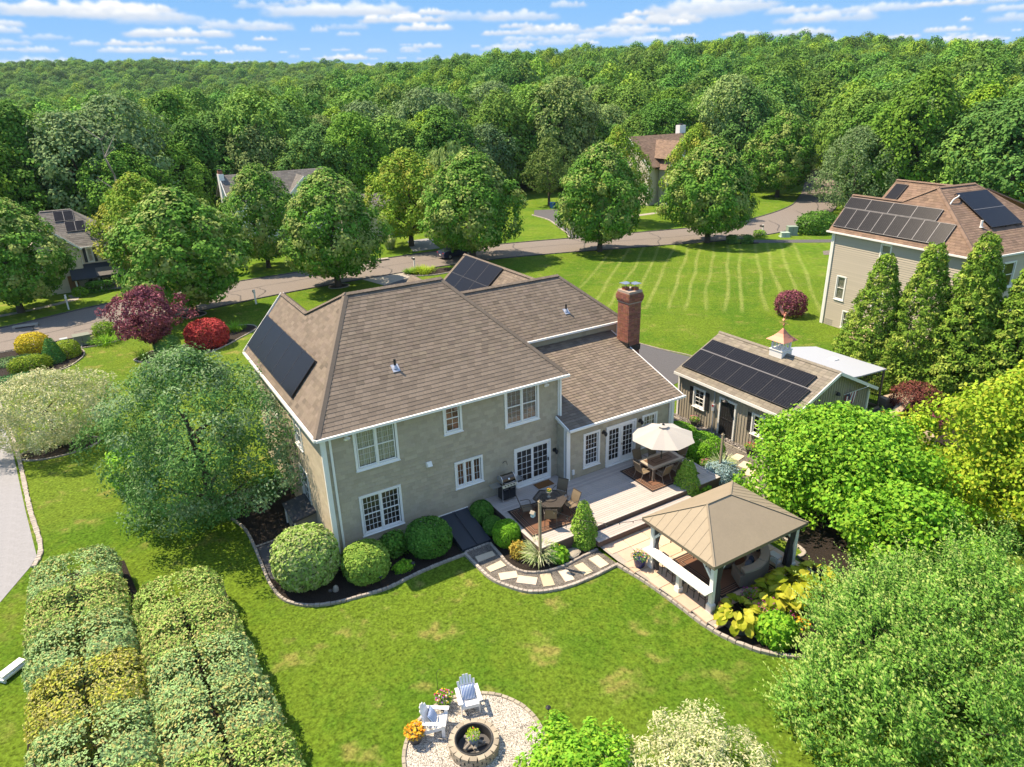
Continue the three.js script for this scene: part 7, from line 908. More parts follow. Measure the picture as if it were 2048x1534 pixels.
// six-sided fire table
{ const t = thing('fire_table', 'dark six-sided metal patio table with a slatted top and panelled base', 'table', [9.3, 0.02, 2.7]); const hex = (R, k) => { const a = k * Math.PI / 3 + 0.52; return [R * 1.02 * Math.cos(a) * 0.98, R * Math.sin(a) * 1.18]; };
  for (let k = 0; k < 6; k++) { for (let q = 0; q < 7; q++) one((g) => { const a = 0.3 + q * 0.058, b = a + 0.05, p = hex(a, k), s = hex(a, k + 1), u = hex(b, k + 1), v = hex(b, k), y = 0.71; g.poly([[p[0], y, p[1]], [v[0], y, v[1]], [u[0], y, u[1]], [s[0], y, s[1]]].reverse()); g.poly([[v[0], y - 0.025, v[1]], [u[0], y - 0.025, u[1]], [u[0], y, u[1]], [v[0], y, v[1]]]); }).build('top_slat', M.frameMetal, t); one((g) => { const p = hex(0.55, k), s = hex(0.55, k + 1); g.bar([p[0], 0.35, p[1]], [p[0], 0.02, p[1]], 0.06, 0.06); g.poly([[p[0], 0.05, p[1]], [s[0], 0.05, s[1]], [s[0], 0.66, s[1]], [p[0], 0.66, p[1]]]); g.bar([p[0] * 1.02, 0.62, p[1] * 1.02], [s[0] * 1.02, 0.62, s[1] * 1.02], 0.03, 0.05); g.bar([p[0] * 1.02, 0.1, p[1] * 1.02], [s[0] * 1.02, 0.1, s[1] * 1.02], 0.03, 0.05); }).build('base_panel', M.frameMetal, t); one((g) => { const p = hex(0.74, k), s = hex(0.74, k + 1); g.bar([p[0], 0.7, p[1]], [s[0], 0.7, s[1]], 0.05, 0.04); }).build('rim', M.frameMetal, t); }
  one((g) => { const P = []; for (let k = 0; k < 6; k++) { const p = hex(0.305, k); P.push([p[0], 0.705, p[1]]); } g.poly(P.reverse()); }).build('centre_plate', M.frameMetal, t);
  const l = thing('turntable', 'round dark turntable in the middle of the six-sided table', 'turntable', [9.3, 0.735, 2.7]); one((g) => g.lathe([[0.001, 0.03], [0.31, 0.03], [0.32, 0.018], [0.3, 0.0], [0.001, 0]], 0, 0, 0, 26)).build('plate', M.frameMetal, l);
  const u = thing('table_urn', 'grey footed urn with yellow flowers on the six-sided table', 'planter', [9.3, 0.768, 2.62]); one((g) => g.lathe([[0.001, 0], [0.09, 0], [0.09, 0.03], [0.045, 0.07], [0.06, 0.13], [0.115, 0.26], [0.15, 0.3], [0.15, 0.32], [0.13, 0.32], [0.1, 0.26], [0.001, 0.25]], 0, 0, 0, 18)).build('urn', M.concrete, u); const F = flowers('tmp_flowers', 'x', [0, 0, 0], { seed: 950, r: 0.11, h: 0.2, f: 26, n: 90, cols: ORY, fs: 0.06, leafSize: 0.06, pal: PAL.lime }); scene.remove(F); delete used.tmp_flowers; F.children.slice().forEach((c) => { c.position.y = 0.28; u.add(c); }); }
function slingChair(name, label, pos, turn, fabric, metal, group) { // an arm chair; it faces -z
  const t = thing(name, label, 'chair', pos, turn, group);
  one((g) => { for (const s of [-1, 1]) { g.curve([[s * 0.29, 0.0, -0.26], [s * 0.28, 0.3, -0.27], [s * 0.29, 0.6, -0.24], [s * 0.3, 0.64, -0.12], [s * 0.29, 0.63, 0.2]], 0.016, 6, 12); g.curve([[s * 0.28, 0.0, 0.34], [s * 0.26, 0.35, 0.2], [s * 0.26, 0.62, 0.26], [s * 0.26, 0.98, 0.4]], 0.016, 6, 12); g.bar([s * 0.27, 0.4, -0.27], [s * 0.27, 0.37, 0.22], 0.03, 0.03); } g.bar([-0.26, 0.98, 0.4], [0.26, 0.98, 0.4], 0.032, 0.03); g.bar([-0.28, 0.38, -0.25], [0.28, 0.38, -0.25], 0.03, 0.03); }).build('frame', metal, t);
  one((g) => { const p = [[-0.26, 0.415, -0.25], [0.26, 0.415, -0.25], [0.26, 0.385, 0.0], [-0.26, 0.385, 0.0], [-0.26, 0.40, 0.2], [0.26, 0.40, 0.2]]; for (const d of [0, -0.035]) { const q = p.map((v) => [v[0], v[1] + d, v[2]]); g.poly([q[0], q[1], q[2], q[3]].reverse()); g.poly([q[3], q[2], q[5], q[4]].reverse()); } g.box(0, 0.39, -0.25, 0.52, 0.045, 0.02); }).build('seat', fabric, t);
  one((g) => { const P = [[0.42, 0.2], [0.6, 0.245], [0.8, 0.31], [0.96, 0.385]]; for (let i = 0; i < 3; i++) for (const d of [0, 0.025]) g.poly([[-0.25, P[i][0], P[i][1] + d], [0.25, P[i][0], P[i][1] + d], [0.25, P[i + 1][0], P[i + 1][1] + d], [-0.25, P[i + 1][0], P[i + 1][1] + d]]); }).build('backrest', fabric, t); return t;
}
const DK = 0.03;
const c0 = slingChair('patio_chair', 'tan-backed patio chair at the right front of the six-sided table', [10.1, DK, 3.25], Math.PI - Math.PI / 2 + 0.15 + Math.PI * 0, M.sling, M.frameMetal, 'chairs round the six-sided table');
c0.rotation.y = Math.PI / 2 + 0.1;
copy(c0, 'patio chair at the far right of the six-sided table, nearest the door mat', [10.25, DK, 2.15], Math.PI / 2 + 0.5); copy(c0, 'patio chair at the left of the six-sided table, turned to the grill', [8.2, DK, 2.35], -Math.PI / 2 - 0.35); copy(c0, 'patio chair nearest the wooden lamp pole, back to the garden', [8.75, DK, 3.55], -0.55);
{ const t = thing('pillow', 'grey and white pillow on the patio chair nearest the lamp pole', 'pillow', [8.72, 0.55, 3.45], -0.55); const g = new THREE.SphereGeometry(0.2, 12, 8); one((b) => b.add(g, new THREE.Matrix4().makeScale(1, 0.85, 0.35))).build('cover', M.trimShade, t); }
// dining table, chairs, umbrella
{ const t = thing('dining_table', 'rectangular tile-topped dining table under the umbrella', 'table', [16.05, DK, 2.8]); one((g) => { for (const z of [-1, 1]) g.box(0, 0.715, z * 0.46, 2.06, 0.035, 0.16); for (const x of [-1, 1]) g.box(x * 0.95, 0.715, 0, 0.16, 0.035, 0.76); g.box(0, 0.66, 0.5, 2.0, 0.08, 0.03); g.box(0, 0.66, -0.5, 2.0, 0.08, 0.03); for (const x of [-1, 1]) g.box(x * 0.98, 0.66, 0, 0.03, 0.08, 0.97); }).build('table_edge', M.tileEdge, t); const r = rng(960); for (let i = 0; i < 7; i++) for (let j = 0; j < 4; j++) { const c = 0.9 + 0.2 * r(), big = i > 1 && i < 5 && j > 0 && j < 3; one((g) => g.box(-0.747 + i * 0.249, 0.717, -0.285 + j * 0.19, 0.243, 0.035, 0.184, [c, c, c])).build('tile', big ? M.tile : M.tile, t); } one((g) => { g.box(0, 0.738, 0.16, 1.1, 0.004, 0.025); g.box(0, 0.738, -0.16, 1.1, 0.004, 0.025); for (const x of [-1, 1]) g.box(x * 0.55, 0.738, 0, 0.025, 0.004, 0.345); }).build('inlay', M.rugDark, t); for (const x of [-1, 1]) for (const z of [-1, 1]) one((g) => { g.box(x * 0.93, 0.34, z * 0.46, 0.085, 0.68, 0.085); g.box(x * 0.93, 0.05, z * 0.46, 0.1, 0.06, 0.1); }).build('leg', M.frameTan, t); }
const dc = slingChair('dining_chair', 'dining chair at the left end of the dining table', [14.85, DK, 2.75], -Math.PI / 2, M.sling, M.frameTan, 'chairs round the dining table'); const dining = 'dining chair';
copy(dc, 'front left dining chair with its back to the pavilion', [15.55, DK, 3.5], 0.06); copy(dc, 'front right dining chair with its back to the pavilion, beside the dwarf spruce', [16.5, DK, 3.5], -0.04); copy(dc, 'dining chair by the house wall at the left of the table', [15.4, DK, 2.0], Math.PI); copy(dc, 'dining chair by the house wall at the right of the table', [16.4, DK, 1.98], Math.PI); copy(dc, 'dining chair at the far right end of the dining table', [17.35, DK, 2.7], Math.PI / 2);
{ const t = thing('umbrella', 'open cream patio umbrella standing through the dining table', 'umbrella', [16.05, DK, 2.8]); one((g) => g.tube([0, 0, 0], [0, 2.62, 0], 0.024, 0.022, 10)).build('pole', M.frameMetal, t); one((g) => g.lathe([[0.02, 0.3], [0.05, 0.26], [0.05, 0.18], [0.03, 0.1]], 0, 0.72, 0, 10)).build('crank', M.frameMetal, t);
  const R = 1.62, n = 8, rim = (k, f = 1, y = 2.02) => [Math.cos(k * Math.PI / 4 + 0.28) * R * f, y, Math.sin(k * Math.PI / 4 + 0.28) * R * f]; for (let k = 0; k < n; k++) { one((g) => { const N = 5; for (let j = 0; j < N; j++) { const f0 = j / N, f1 = (j + 1) / N, Y = (f) => 2.58 - 0.56 * Math.pow(f, 1.15), a = rim(k, f0, Y(f0)), b = rim(k + 1, f0, Y(f0)), c = rim(k + 1, f1, Y(f1)), d = rim(k, f1, Y(f1)), mid = (p, q, f) => [(p[0] + q[0]) / 2 * (1 - 0.02 * f), (p[1] + q[1]) / 2 - 0.035 * f, (p[2] + q[2]) / 2 * (1 - 0.02 * f)], m0 = mid(a, b, f0), m1 = mid(d, c, f1); g.poly([a, m0, m1, d]); g.poly([m0, b, c, m1]); } }).build('canopy_panel', M.canvas, t); one((g) => { const a = rim(k, 0.05, 2.52), b = rim(k, 0.98, 2.02); g.tube(a, b, 0.009, 0.007, 5); const h = rim(k, 0.5, 2.3); g.tube([0, 1.9, 0], h, 0.008, 0.008, 5); }).build('rib', M.frameMetal, t); }
  one((g) => { for (let k = 0; k < 8; k++) { const a = rim(k, 0.17, 2.60), b = rim(k + 1, 0.17, 2.60); g.poly([[0, 2.66, 0], a, b].reverse()); } }).build('vent_cap', M.canvas, t); one((g) => g.lathe([[0.001, 0.1], [0.04, 0.08], [0.07, 0.03], [0.03, 0]], 0, 2.64, 0, 10)).build('finial', M.black, t); }
// gas grill
{ const t = thing('gas_grill', 'black gas grill with a domed lid, side shelves and two doors', 'grill', [8.25, DK, 0.58]); one((g) => { g.box(0, 0.42, 0, 0.74, 0.66, 0.46); }).build('cabinet', M.black, t); for (const s of [-1, 1]) { const d = part('door', t); one((g) => g.box(s * 0.18, 0.4, 0.24, 0.33, 0.58, 0.02)).build('door_panel', M.glassDark, d); one((g) => g.box(s * 0.18, 0.66, 0.27, 0.24, 0.02, 0.025)).build('handle', M.steel, d); }
  one((g) => { for (const x of [-1, 1]) for (const z of [-1, 1]) { g.box(x * 0.36, 0.4, z * 0.22, 0.035, 0.74, 0.035); g.tube([x * 0.36 - 0.015, 0.03, z * 0.22], [x * 0.36 + 0.015, 0.03, z * 0.22], 0.035, 0.035, 10); } }).build('frame_legs', M.steel, t); one((g) => { g.box(0, 0.84, 0.26, 0.78, 0.16, 0.05, W1, [-0.35, 0, 0]); }).build('control_panel', M.steel, t); for (const x of [-0.24, -0.08, 0.08, 0.24]) one((g) => g.tube([x, 0.85, 0.28], [x, 0.865, 0.325], 0.03, 0.026, 12)).build('knob', M.black, t);
  const P = []; for (let k = 0; k <= 9; k++) { const a = k / 9 * Math.PI * 0.94; P.push([0.26 * Math.cos(a), 0.92 + 0.4 * Math.pow(Math.sin(a), 0.8)]); } one((g) => { for (let k = 0; k < 9; k++) g.poly([[-0.34, P[k][1], P[k][0]], [0.34, P[k][1], P[k][0]], [0.34, P[k + 1][1], P[k + 1][0]], [-0.34, P[k + 1][1], P[k + 1][0]]]); }).build('lid', new THREE.MeshPhysicalMaterial({ color: 0x06070a, roughness: 0.25, clearcoat: 1, clearcoatRoughness: 0.1, side: THREE.DoubleSide }), t); one((g) => { for (const s of [-1, 1]) { g.poly(P.map((p) => [s * 0.345, p[1], p[0]])); for (let k = 0; k < 9; k++) g.bar([s * 0.35, P[k][1], P[k][0]], [s * 0.35, P[k + 1][1], P[k + 1][0]], 0.035, 0.02); } }).build('lid_ends', M.steel, t); one((g) => { g.tube([-0.28, 1.0, 0.31], [0.28, 1.0, 0.31], 0.014, 0.014, 8); g.box(-0.26, 1.0, 0.28, 0.02, 0.03, 0.06); g.box(0.26, 1.0, 0.28, 0.02, 0.03, 0.06); }).build('lid_handle', M.steel, t); one((g) => g.tube([0, 1.17, 0.23], [0, 1.185, 0.25], 0.045, 0.045, 16)).build('thermometer', M.white, t); for (const s of [-1, 1]) one((g) => { g.box(s * 0.6, 0.88, 0, 0.44, 0.035, 0.42); g.box(s * 0.82, 0.87, 0, 0.02, 0.06, 0.44); }).build('side_shelf', M.steel, t); }
// pots and small things by the deck
function pottedFlowers(name, label, pos, r0, h, material, o) { const t = thing(name, label, 'planter', pos); one((g) => g.lathe([[0.001, 0], [r0 * 0.68, 0], [r0 * 0.86, h * 0.5], [r0 * 0.98, h * 0.9], [r0 * 1.06, h * 0.92], [r0 * 1.06, h], [r0 * 0.92, h], [r0 * 0.88, h * 0.86], [0.001, h * 0.84]], 0, 0, 0, 18)).build('pot', material, t); const F = flowers('tmp_flowers', 'x', [0, 0, 0], { r: r0 * 1.3, h: o.fh ?? 0.32, f: 90, n: 420, leafSize: 0.08, pal: PAL.forestC, cols: MIXF, ...o }); scene.remove(F); delete used.tmp_flowers; F.children.slice().forEach((c) => { c.position.y = h * 0.86; t.add(c); }); return t; }
pottedFlowers('flower_pot', 'cobalt blue glazed pot of mixed flowers at the left pavilion post', [10.55, PY + 0.02, 7.55], 0.3, 0.46, M.cobalt, { seed: 961 });
pottedFlowers('flower_pot', 'dark pot of bright flowers under the left shed window', [22.4, -0.68, -1.15], 0.24, 0.34, M.planter, { seed: 962 }); pottedFlowers('flower_pot', 'dark pot of red flowers under the right shed window', [22.35, -0.68, 3.15], 0.26, 0.38, M.planter, { seed: 963, cols: [[0.6, 0.04, 0.06], [0.7, 0.1, 0.3]] });
pottedFlowers('flower_pot', 'dark pot of yellow and orange flowers at the left edge of the gravel ring', [-0.98, -0.72, 10.2], 0.26, 0.34, M.planter, { seed: 964, cols: ORY, fs: 0.1, f: 150, pal: [[0.3, 0.2, 0.02], [0.4, 0.28, 0.03]] }); pottedFlowers('flower_pot', 'dark pot of red and white flowers between the two white chairs', [0.38, -0.72, 9.5], 0.24, 0.32, M.planter, { seed: 965, fs: 0.075 });
pottedFlowers('flower_pot', 'small pot of greenery at the foot of the wooden lamp pole by the deck', [8.0, -0.72, 4.95], 0.2, 0.55, M.concrete, { seed: 966, f: 4, n: 200, pal: PAL.lime, fh: 0.4 });
pottedFlowers('flower_pot', 'dark pot of pink flowers between the boxwood mound and the blue spruce', [18.85, -0.7, 3.2], 0.24, 0.5, M.planter, { seed: 967, cols: PINK.concat([[0.8, 0.75, 0.7]]) }); pottedFlowers('flower_pot', 'tall dark urn of orange flowers below the retaining wall', [31.2, -0.7, 5.3], 0.3, 0.8, M.planter, { seed: 968, cols: ORY }); pottedFlowers('flower_pot', 'pot of mixed flowers beside the path kerb at the shed corner', [21.6, -0.7, 5.75], 0.26, 0.3, M.planter, { seed: 969 });
{ const t = thing('clay_pot', 'empty terracotta pot at the foot of the front pavilion post', 'pot', [11.2, PY + 0.12, 11.55]); one((g) => g.lathe([[0.001, 0], [0.13, 0], [0.19, 0.3], [0.21, 0.3], [0.21, 0.36], [0.18, 0.36], [0.12, 0.04], [0.001, 0.03]], 0, 0, 0, 18)).build('pot', M.terracotta, t); }
{ const t = thing('flat_rock', 'pale flat boulder in the mulch at the foot of the deck', 'rock', [8.85, -0.66, 5.12], 0.3); const g = new THREE.DodecahedronGeometry(0.42, 1); const P = g.attributes.position; for (let i = 0; i < P.count; i++) { const k = 1 + 0.25 * noise(P.getX(i) * 4, P.getY(i) * 4, P.getZ(i) * 4); P.setXYZ(i, P.getX(i) * k, P.getY(i) * 0.3 * k, P.getZ(i) * 0.75 * k); } g.computeVertexNormals(); one((b) => b.add(g)).build('stone', M.stone, t); }
{ const t = thing('garden_stone', 'small pale ornament stone between the largest and the clipped yellow-green shrub', 'rock', [-0.72, -0.66, 1.72]); const g = new THREE.DodecahedronGeometry(0.16, 1); g.scale(0.8, 1.4, 0.7); one((b) => b.add(g)).build('stone', M.stone, t); }
for (const [x, z, l] of [[-1.05, 2.15, 'small path light in front of the largest shrub'], [0.98, 2.45, 'small path light in front of the clipped yellow-green shrub'], [2.5, 2.35, 'small path light beside the lime bush in the mulch'], [3.02, 11.75, 'small black path light in the lawn at the right of the gravel ring']]) { const t = thing('path_light', l, 'path light', [x, -0.74, z]); one((g) => g.tube([0, 0, 0], [0, 0.42, 0], 0.012)).build('stake', M.black, t); one((g) => g.lathe([[0.001, 0.08], [0.09, 0.02], [0.09, 0], [0.05, -0.02], [0.04, -0.08], [0.001, -0.08]], 0, 0.46, 0, 12)).build('lamp_head', M.black, t); }
// wooden poles with the string of bulbs
function lampPole(label, x, z, top) { const t = thing('light_pole', label, 'pole', [x, -0.75, z]); one((g) => { g.box(0, (top + 0.75) / 2, 0, 0.1, top + 0.75, 0.1); }).build('post', M.postWood, t); one((g) => { g.box(0, top + 0.77, 0, 0.14, 0.04, 0.14); g.lathe([[0.001, 0.08], [0.05, 0.04], [0.02, 0]], 0, top + 0.79, 0, 8); }).build('cap', M.postWood, t); return t; }
lampPole('square wooden pole at the left front corner of the deck carrying the string of bulbs', 7.3, 4.88, 2.36); lampPole('square wooden pole between the boxwood mound and the second striped grass', 19.05, 4.0, 1.75);
{ const t = thing('string_lights', 'black cable of bulbs sagging from the wooden pole to the pavilion roof', 'string lights'), A = V(7.34, 2.26, 4.9), B = V(10.85, 1.72, 7.5), P = []; for (let k = 0; k <= 16; k++) { const f = k / 16, q = A.clone().lerp(B, f); q.y -= 0.55 * 4 * f * (1 - f); P.push([q.x, q.y, q.z]); } one((g) => g.curve(P, 0.011, 5, 40)).build('cable', M.black, t); for (let k = 2; k < 16; k += 2) { const [x, y, z] = P[k]; one((g) => { g.tube([x, y, z], [x, y - 0.07, z], 0.018, 0.022, 8); }).build('socket', M.black, t); one((g) => g.add(new THREE.SphereGeometry(0.035, 8, 6), new THREE.Matrix4().makeScale(1, 1.3, 1).setPosition(x, y - 0.11, z))).build('bulb', M.glass, t); } }
{ const t = thing('bird_house', 'pale blue bird house hanging at the lamp pole', 'bird house', [6.98, 1.85, 4.85], 0.4); one((g) => { g.box(0, 0, 0, 0.15, 0.2, 0.14); g.poly([[-0.075, 0.1, 0.07], [0.075, 0.1, 0.07], [0, 0.18, 0.07]]); g.poly([[0.075, 0.1, -0.07], [-0.075, 0.1, -0.07], [0, 0.18, -0.07]]); }).build('box', mat([0.42, 0.55, 0.62], 0.7), t); one((g) => { g.bar([0, 0.19, 0], [0.11, 0.08, 0], 0.2, 0.014); g.bar([0, 0.19, 0], [-0.11, 0.08, 0], 0.2, 0.014); }).build('roof', M.stone, t); one((g) => { g.tube([0, 0.18, 0], [0.04, 0.4, 0.02], 0.005); g.tube([0.04, 0.4, 0.02], [0.34, 0.42, 0.1], 0.008); }).build('hanger', M.black, t); }
for (const [z, l] of [[-1.15, 'left'], [3.15, 'right']]) { const t = thing('trellis', `thin wire trellis against the shed wall below the ${l} window`, 'trellis', [22.66, -0.7, z]); one((g) => { for (const s of [-0.28, -0.1, 0.1, 0.28]) g.tube([0, 0, s], [0.02, 1.15 - Math.abs(s), s * 0.8], 0.007); for (const y of [0.3, 0.55, 0.8]) g.tube([0, y, -0.3], [0, y, 0.3], 0.006); g.curve([[0, 0.8, -0.2], [0, 1.15, 0], [0, 0.8, 0.2]], 0.006); }).build('wire', M.black, t); }
{ const r = rng(981), g = new GB(); for (let i = 0; i < 900; i++) { const s = 0.03 + 0.05 * r(), c = 0.3 + 1.3 * r() * r(), x = 22.38 + 0.32 * r(), z = -3 + 8.2 * r(); g.add(new THREE.OctahedronGeometry(s, 0), new THREE.Matrix4().makeRotationFromEuler(new THREE.Euler(r() * 3, r() * 3, r() * 3)).multiply(new THREE.Matrix4().makeScale(1.3, 0.7, 1)).setPosition(x, -0.71 + s * 0.3, z), [c, c, c * 1.03]); } const t = g.build('river_pebbles', M.granite, scene); tag(t, 'grey river pebbles strewn along the foot of the shed wall', 'pebbles'); t.userData.kind = 'stuff'; }
// flag on the shed gable: plain stripes
{ const t = thing('flag', 'small red and white striped flag on a pole from the shed gable', 'flag', [0, 0, 0]); one((g) => { g.tube([27.2, 2.3, 5.04], [28.55, 2.62, 5.5], 0.014); g.add(new THREE.SphereGeometry(0.035, 8, 6), new THREE.Matrix4().setPosition(28.57, 2.63, 5.5)); }).build('pole', M.white, t); for (let k = 0; k < 9; k++) one((g) => { const f = (j) => 27.35 + (k + j) * 0.072, y = (x) => 2.3 + (x - 27.2) * 0.235, z = (x) => 5.04 + (x - 27.2) * 0.34, wv = (j) => 0.05 * Math.sin((k + j) * 1.1); const a = f(0), b = f(1), top = [[a, y(a) - 0.01, z(a)], [b, y(b) - 0.01, z(b)]]; const L = 0.62; g.poly([[a - 0.18, y(a) - L - 0.05, z(a) + wv(0)], [b - 0.18, y(b) - L - 0.05, z(b) + wv(1)], top[1], top[0]]); }).build('stripe', k % 2 ? M.white : mat([0.32, 0.06, 0.08], 0.9), t); one((g) => { g.poly([[27.36, 1.98, 5.13], [27.56, 2.02, 5.2], [27.56, 2.36, 5.18], [27.36, 2.32, 5.11]]); }).build('canton', M.navy, t); }

// ---------- pavilion ----------
const pav = thing('pavilion', 'white-posted pavilion with a tan hipped standing-seam roof and a bar ledge', 'pavilion', [0, 0, 0]);
{
  const xs = [10.95, 15.6], zs = [7.85, 11.15], y1 = 1.72;
  for (const x of xs) for (const z of zs) { const p = part('post', pav); one((g) => { g.box(x, (PY + y1) / 2, z, 0.17, y1 - PY, 0.17); }).build('shaft', M.white, p); one((g) => { g.box(x, PY + 0.16, z, 0.26, 0.32, 0.26); g.box(x, PY + 0.34, z, 0.22, 0.05, 0.22); }).build('plinth', M.white, p); const sx = x < 13 ? 1 : -1, sz = z < 9 ? 1 : -1; one((g) => { g.bar([x + sx * 0.06, y1 - 0.78, z], [x + sx * 0.72, y1 - 0.06, z], 0.1, 0.1); }).build('brace', M.white, pav); one((g) => { g.bar([x, y1 - 0.78, z + sz * 0.06], [x, y1 - 0.06, z + sz * 0.72], 0.1, 0.1); }).build('brace', M.white, pav); }
  for (const z of zs) one((g) => g.box(13.275, y1 + 0.02, z, 4.9, 0.2, 0.09)).build('beam', M.white, pav); for (const x of xs) one((g) => g.box(x, y1 + 0.02, 9.5, 0.09, 0.2, 3.5)).build('beam', M.white, pav);
  const E = 1.82, X0 = 10.6, X1 = 15.86, Z0 = 7.5, Z1 = 11.44, RY = 2.98, ra = [12.1, RY, 9.5], rb = [14.1, RY, 9.5].map((v, i) => i === 0 ? 13.4 : v);
  const P = [[[X0, E, Z1], [X1, E, Z1], rb, ra], [[X1, E, Z1], [X1, E, Z0], rb], [[X1, E, Z0], [X0, E, Z0], ra, rb], [[X0, E, Z0], [X0, E, Z1], ra]];
  P.forEach((q, i) => { const s = part('roof_slope', pav); const u = [0, 1, 2].map((k) => q[1][k] - q[0][k]); const d = [0, 1, 2].map((k) => q[2][k] - q[1][k]); const m = frame(q[0], u, d), inv = m.clone().invert(), loc = q.map((p) => { const v = V(...p).applyMatrix4(inv); return [v.x, v.y]; }); one((g) => { g.at(m); g.poly(loc.map((v) => [v[0], v[1], 0])); g.poly(loc.map((v) => [v[0], v[1], -0.03]).reverse()); }).build('sheet', M.pavRoof, s); const L = Math.hypot(...u), top = loc[2][1]; const lo = loc[loc.length - 1], hi = loc[2], n = Math.round(L / 0.4); for (let k = 1; k < n; k++) { const x = L * k / n; const yl = x < lo[0] ? top * x / lo[0] : x > hi[0] ? top * (L - x) / (L - hi[0]) : top; if (yl > 0.1 && i % 2) one((g) => { g.at(m); g.box(x, yl / 2, 0.006, 0.014, yl, 0.012); }).build('seam', M.pavRoof, s); } });
  for (const [a, b] of [[[X0, E, Z1], ra], [[X1, E, Z1], rb], [[X0, E, Z0], ra], [[X1, E, Z0], rb], [ra, rb]]) one((g) => g.bar([a[0], a[1] + 0.015, a[2]], [b[0], b[1] + 0.015, b[2]], 0.07, 0.03)).build('ridge_cap', M.pavRoof, pav);
  one((g) => { g.box((X0 + X1) / 2, E - 0.07, Z1 - 0.01, X1 - X0, 0.13, 0.03); g.box((X0 + X1) / 2, E - 0.07, Z0 + 0.01, X1 - X0, 0.13, 0.03); g.box(X0 + 0.01, E - 0.07, 9.49, 0.03, 0.13, Z1 - Z0); g.box(X1 - 0.01, E - 0.07, 9.49, 0.03, 0.13, Z1 - Z0); }).build('fascia', M.frameTan, pav);
  one((g) => { g.box(10.72, 0.47, 9.5, 0.5, 0.05, 3.5); }).build('bar_ledge', M.whiteGloss, pav); const bp = part('bar_leg', pav); one((g) => g.box(10.78, (PY + 0.45) / 2, 9.6, 0.17, 0.45 - PY, 0.17)).build('shaft', M.white, bp); one((g) => g.box(10.78, PY + 0.1, 9.6, 0.25, 0.2, 0.25)).build('plinth', M.white, bp);
  for (const [x, z, dx, dz] of [[10.99, 8.05, 0.0, 0.05], [11.2, 11.2, 0.05, 0], [15.35, 11.2, 0.05, 0], [15.62, 10.9, 0, 0.05], [15.6, 8.1, 0, 0.05]]) { const d = part('curtain', pav); one((g) => { const pr = [[0.14, 1.62], [0.1, 1.1], [0.055, 0.75], [0.1, 0.4], [0.13, PY + 0.02]]; for (let k = 0; k + 1 < pr.length; k++) for (let j = 0; j < 10; j++) { const a = j / 10 * 6.283, b = (j + 1) / 10 * 6.283, f = (q, t) => { const w = 1 + 0.18 * Math.sin(t * 5); return [x + Math.cos(t) * q[0] * w * (dx ? 1.4 : 0.7), q[1], z + Math.sin(t) * q[0] * w * (dz ? 1.4 : 0.7)]; }; g.poly([f(pr[k + 1], a), f(pr[k + 1], b), f(pr[k], b), f(pr[k], a)].reverse()); } }).build('cloth', M.drape, d); }
  const sl = part('eave_lights', pav); for (let k = 0; k < 6; k++) { const z = 7.9 + k * 0.62; one((g) => { g.tube([X0 + 0.05, E - 0.13, z], [X0 + 0.05, E - 0.22, z], 0.016, 0.02, 6); g.add(new THREE.SphereGeometry(0.03, 8, 6), new THREE.Matrix4().setPosition(X0 + 0.05, E - 0.25, z)); }).build('bulb', M.black, sl); }
}
for (let k = 0; k < 5; k++) { const t = thing('bar_stool', `${['first', 'second', 'third', 'fourth', 'fifth'][k]} dark metal bar stool under the white bar ledge, counted from the blue pot`, 'stool', [11.12, PY + 0.02, 8.3 + k * 0.6], 0, 'stools along the bar ledge'); one((g) => g.box(0, 0.74, 0, 0.34, 0.04, 0.34)).build('seat', M.black, t); for (const a of [-1, 1]) for (const b of [-1, 1]) one((g) => g.bar([a * 0.14, 0.73, b * 0.14], [a * 0.18, 0, b * 0.18], 0.025, 0.025)).build('leg', M.blackMetal, t); one((g) => { for (const s of [-1, 1]) { g.box(s * 0.165, 0.28, 0, 0.015, 0.02, 0.33); g.box(0, 0.28, s * 0.165, 0.33, 0.02, 0.015); } }).build('foot_rail', M.blackMetal, t); }
{ const t = rug('dark bordered rug on the patio under the pavilion', 13.5, 9.45, 3.3, 2.9, 0); t.position.y = PY + 0.02; }
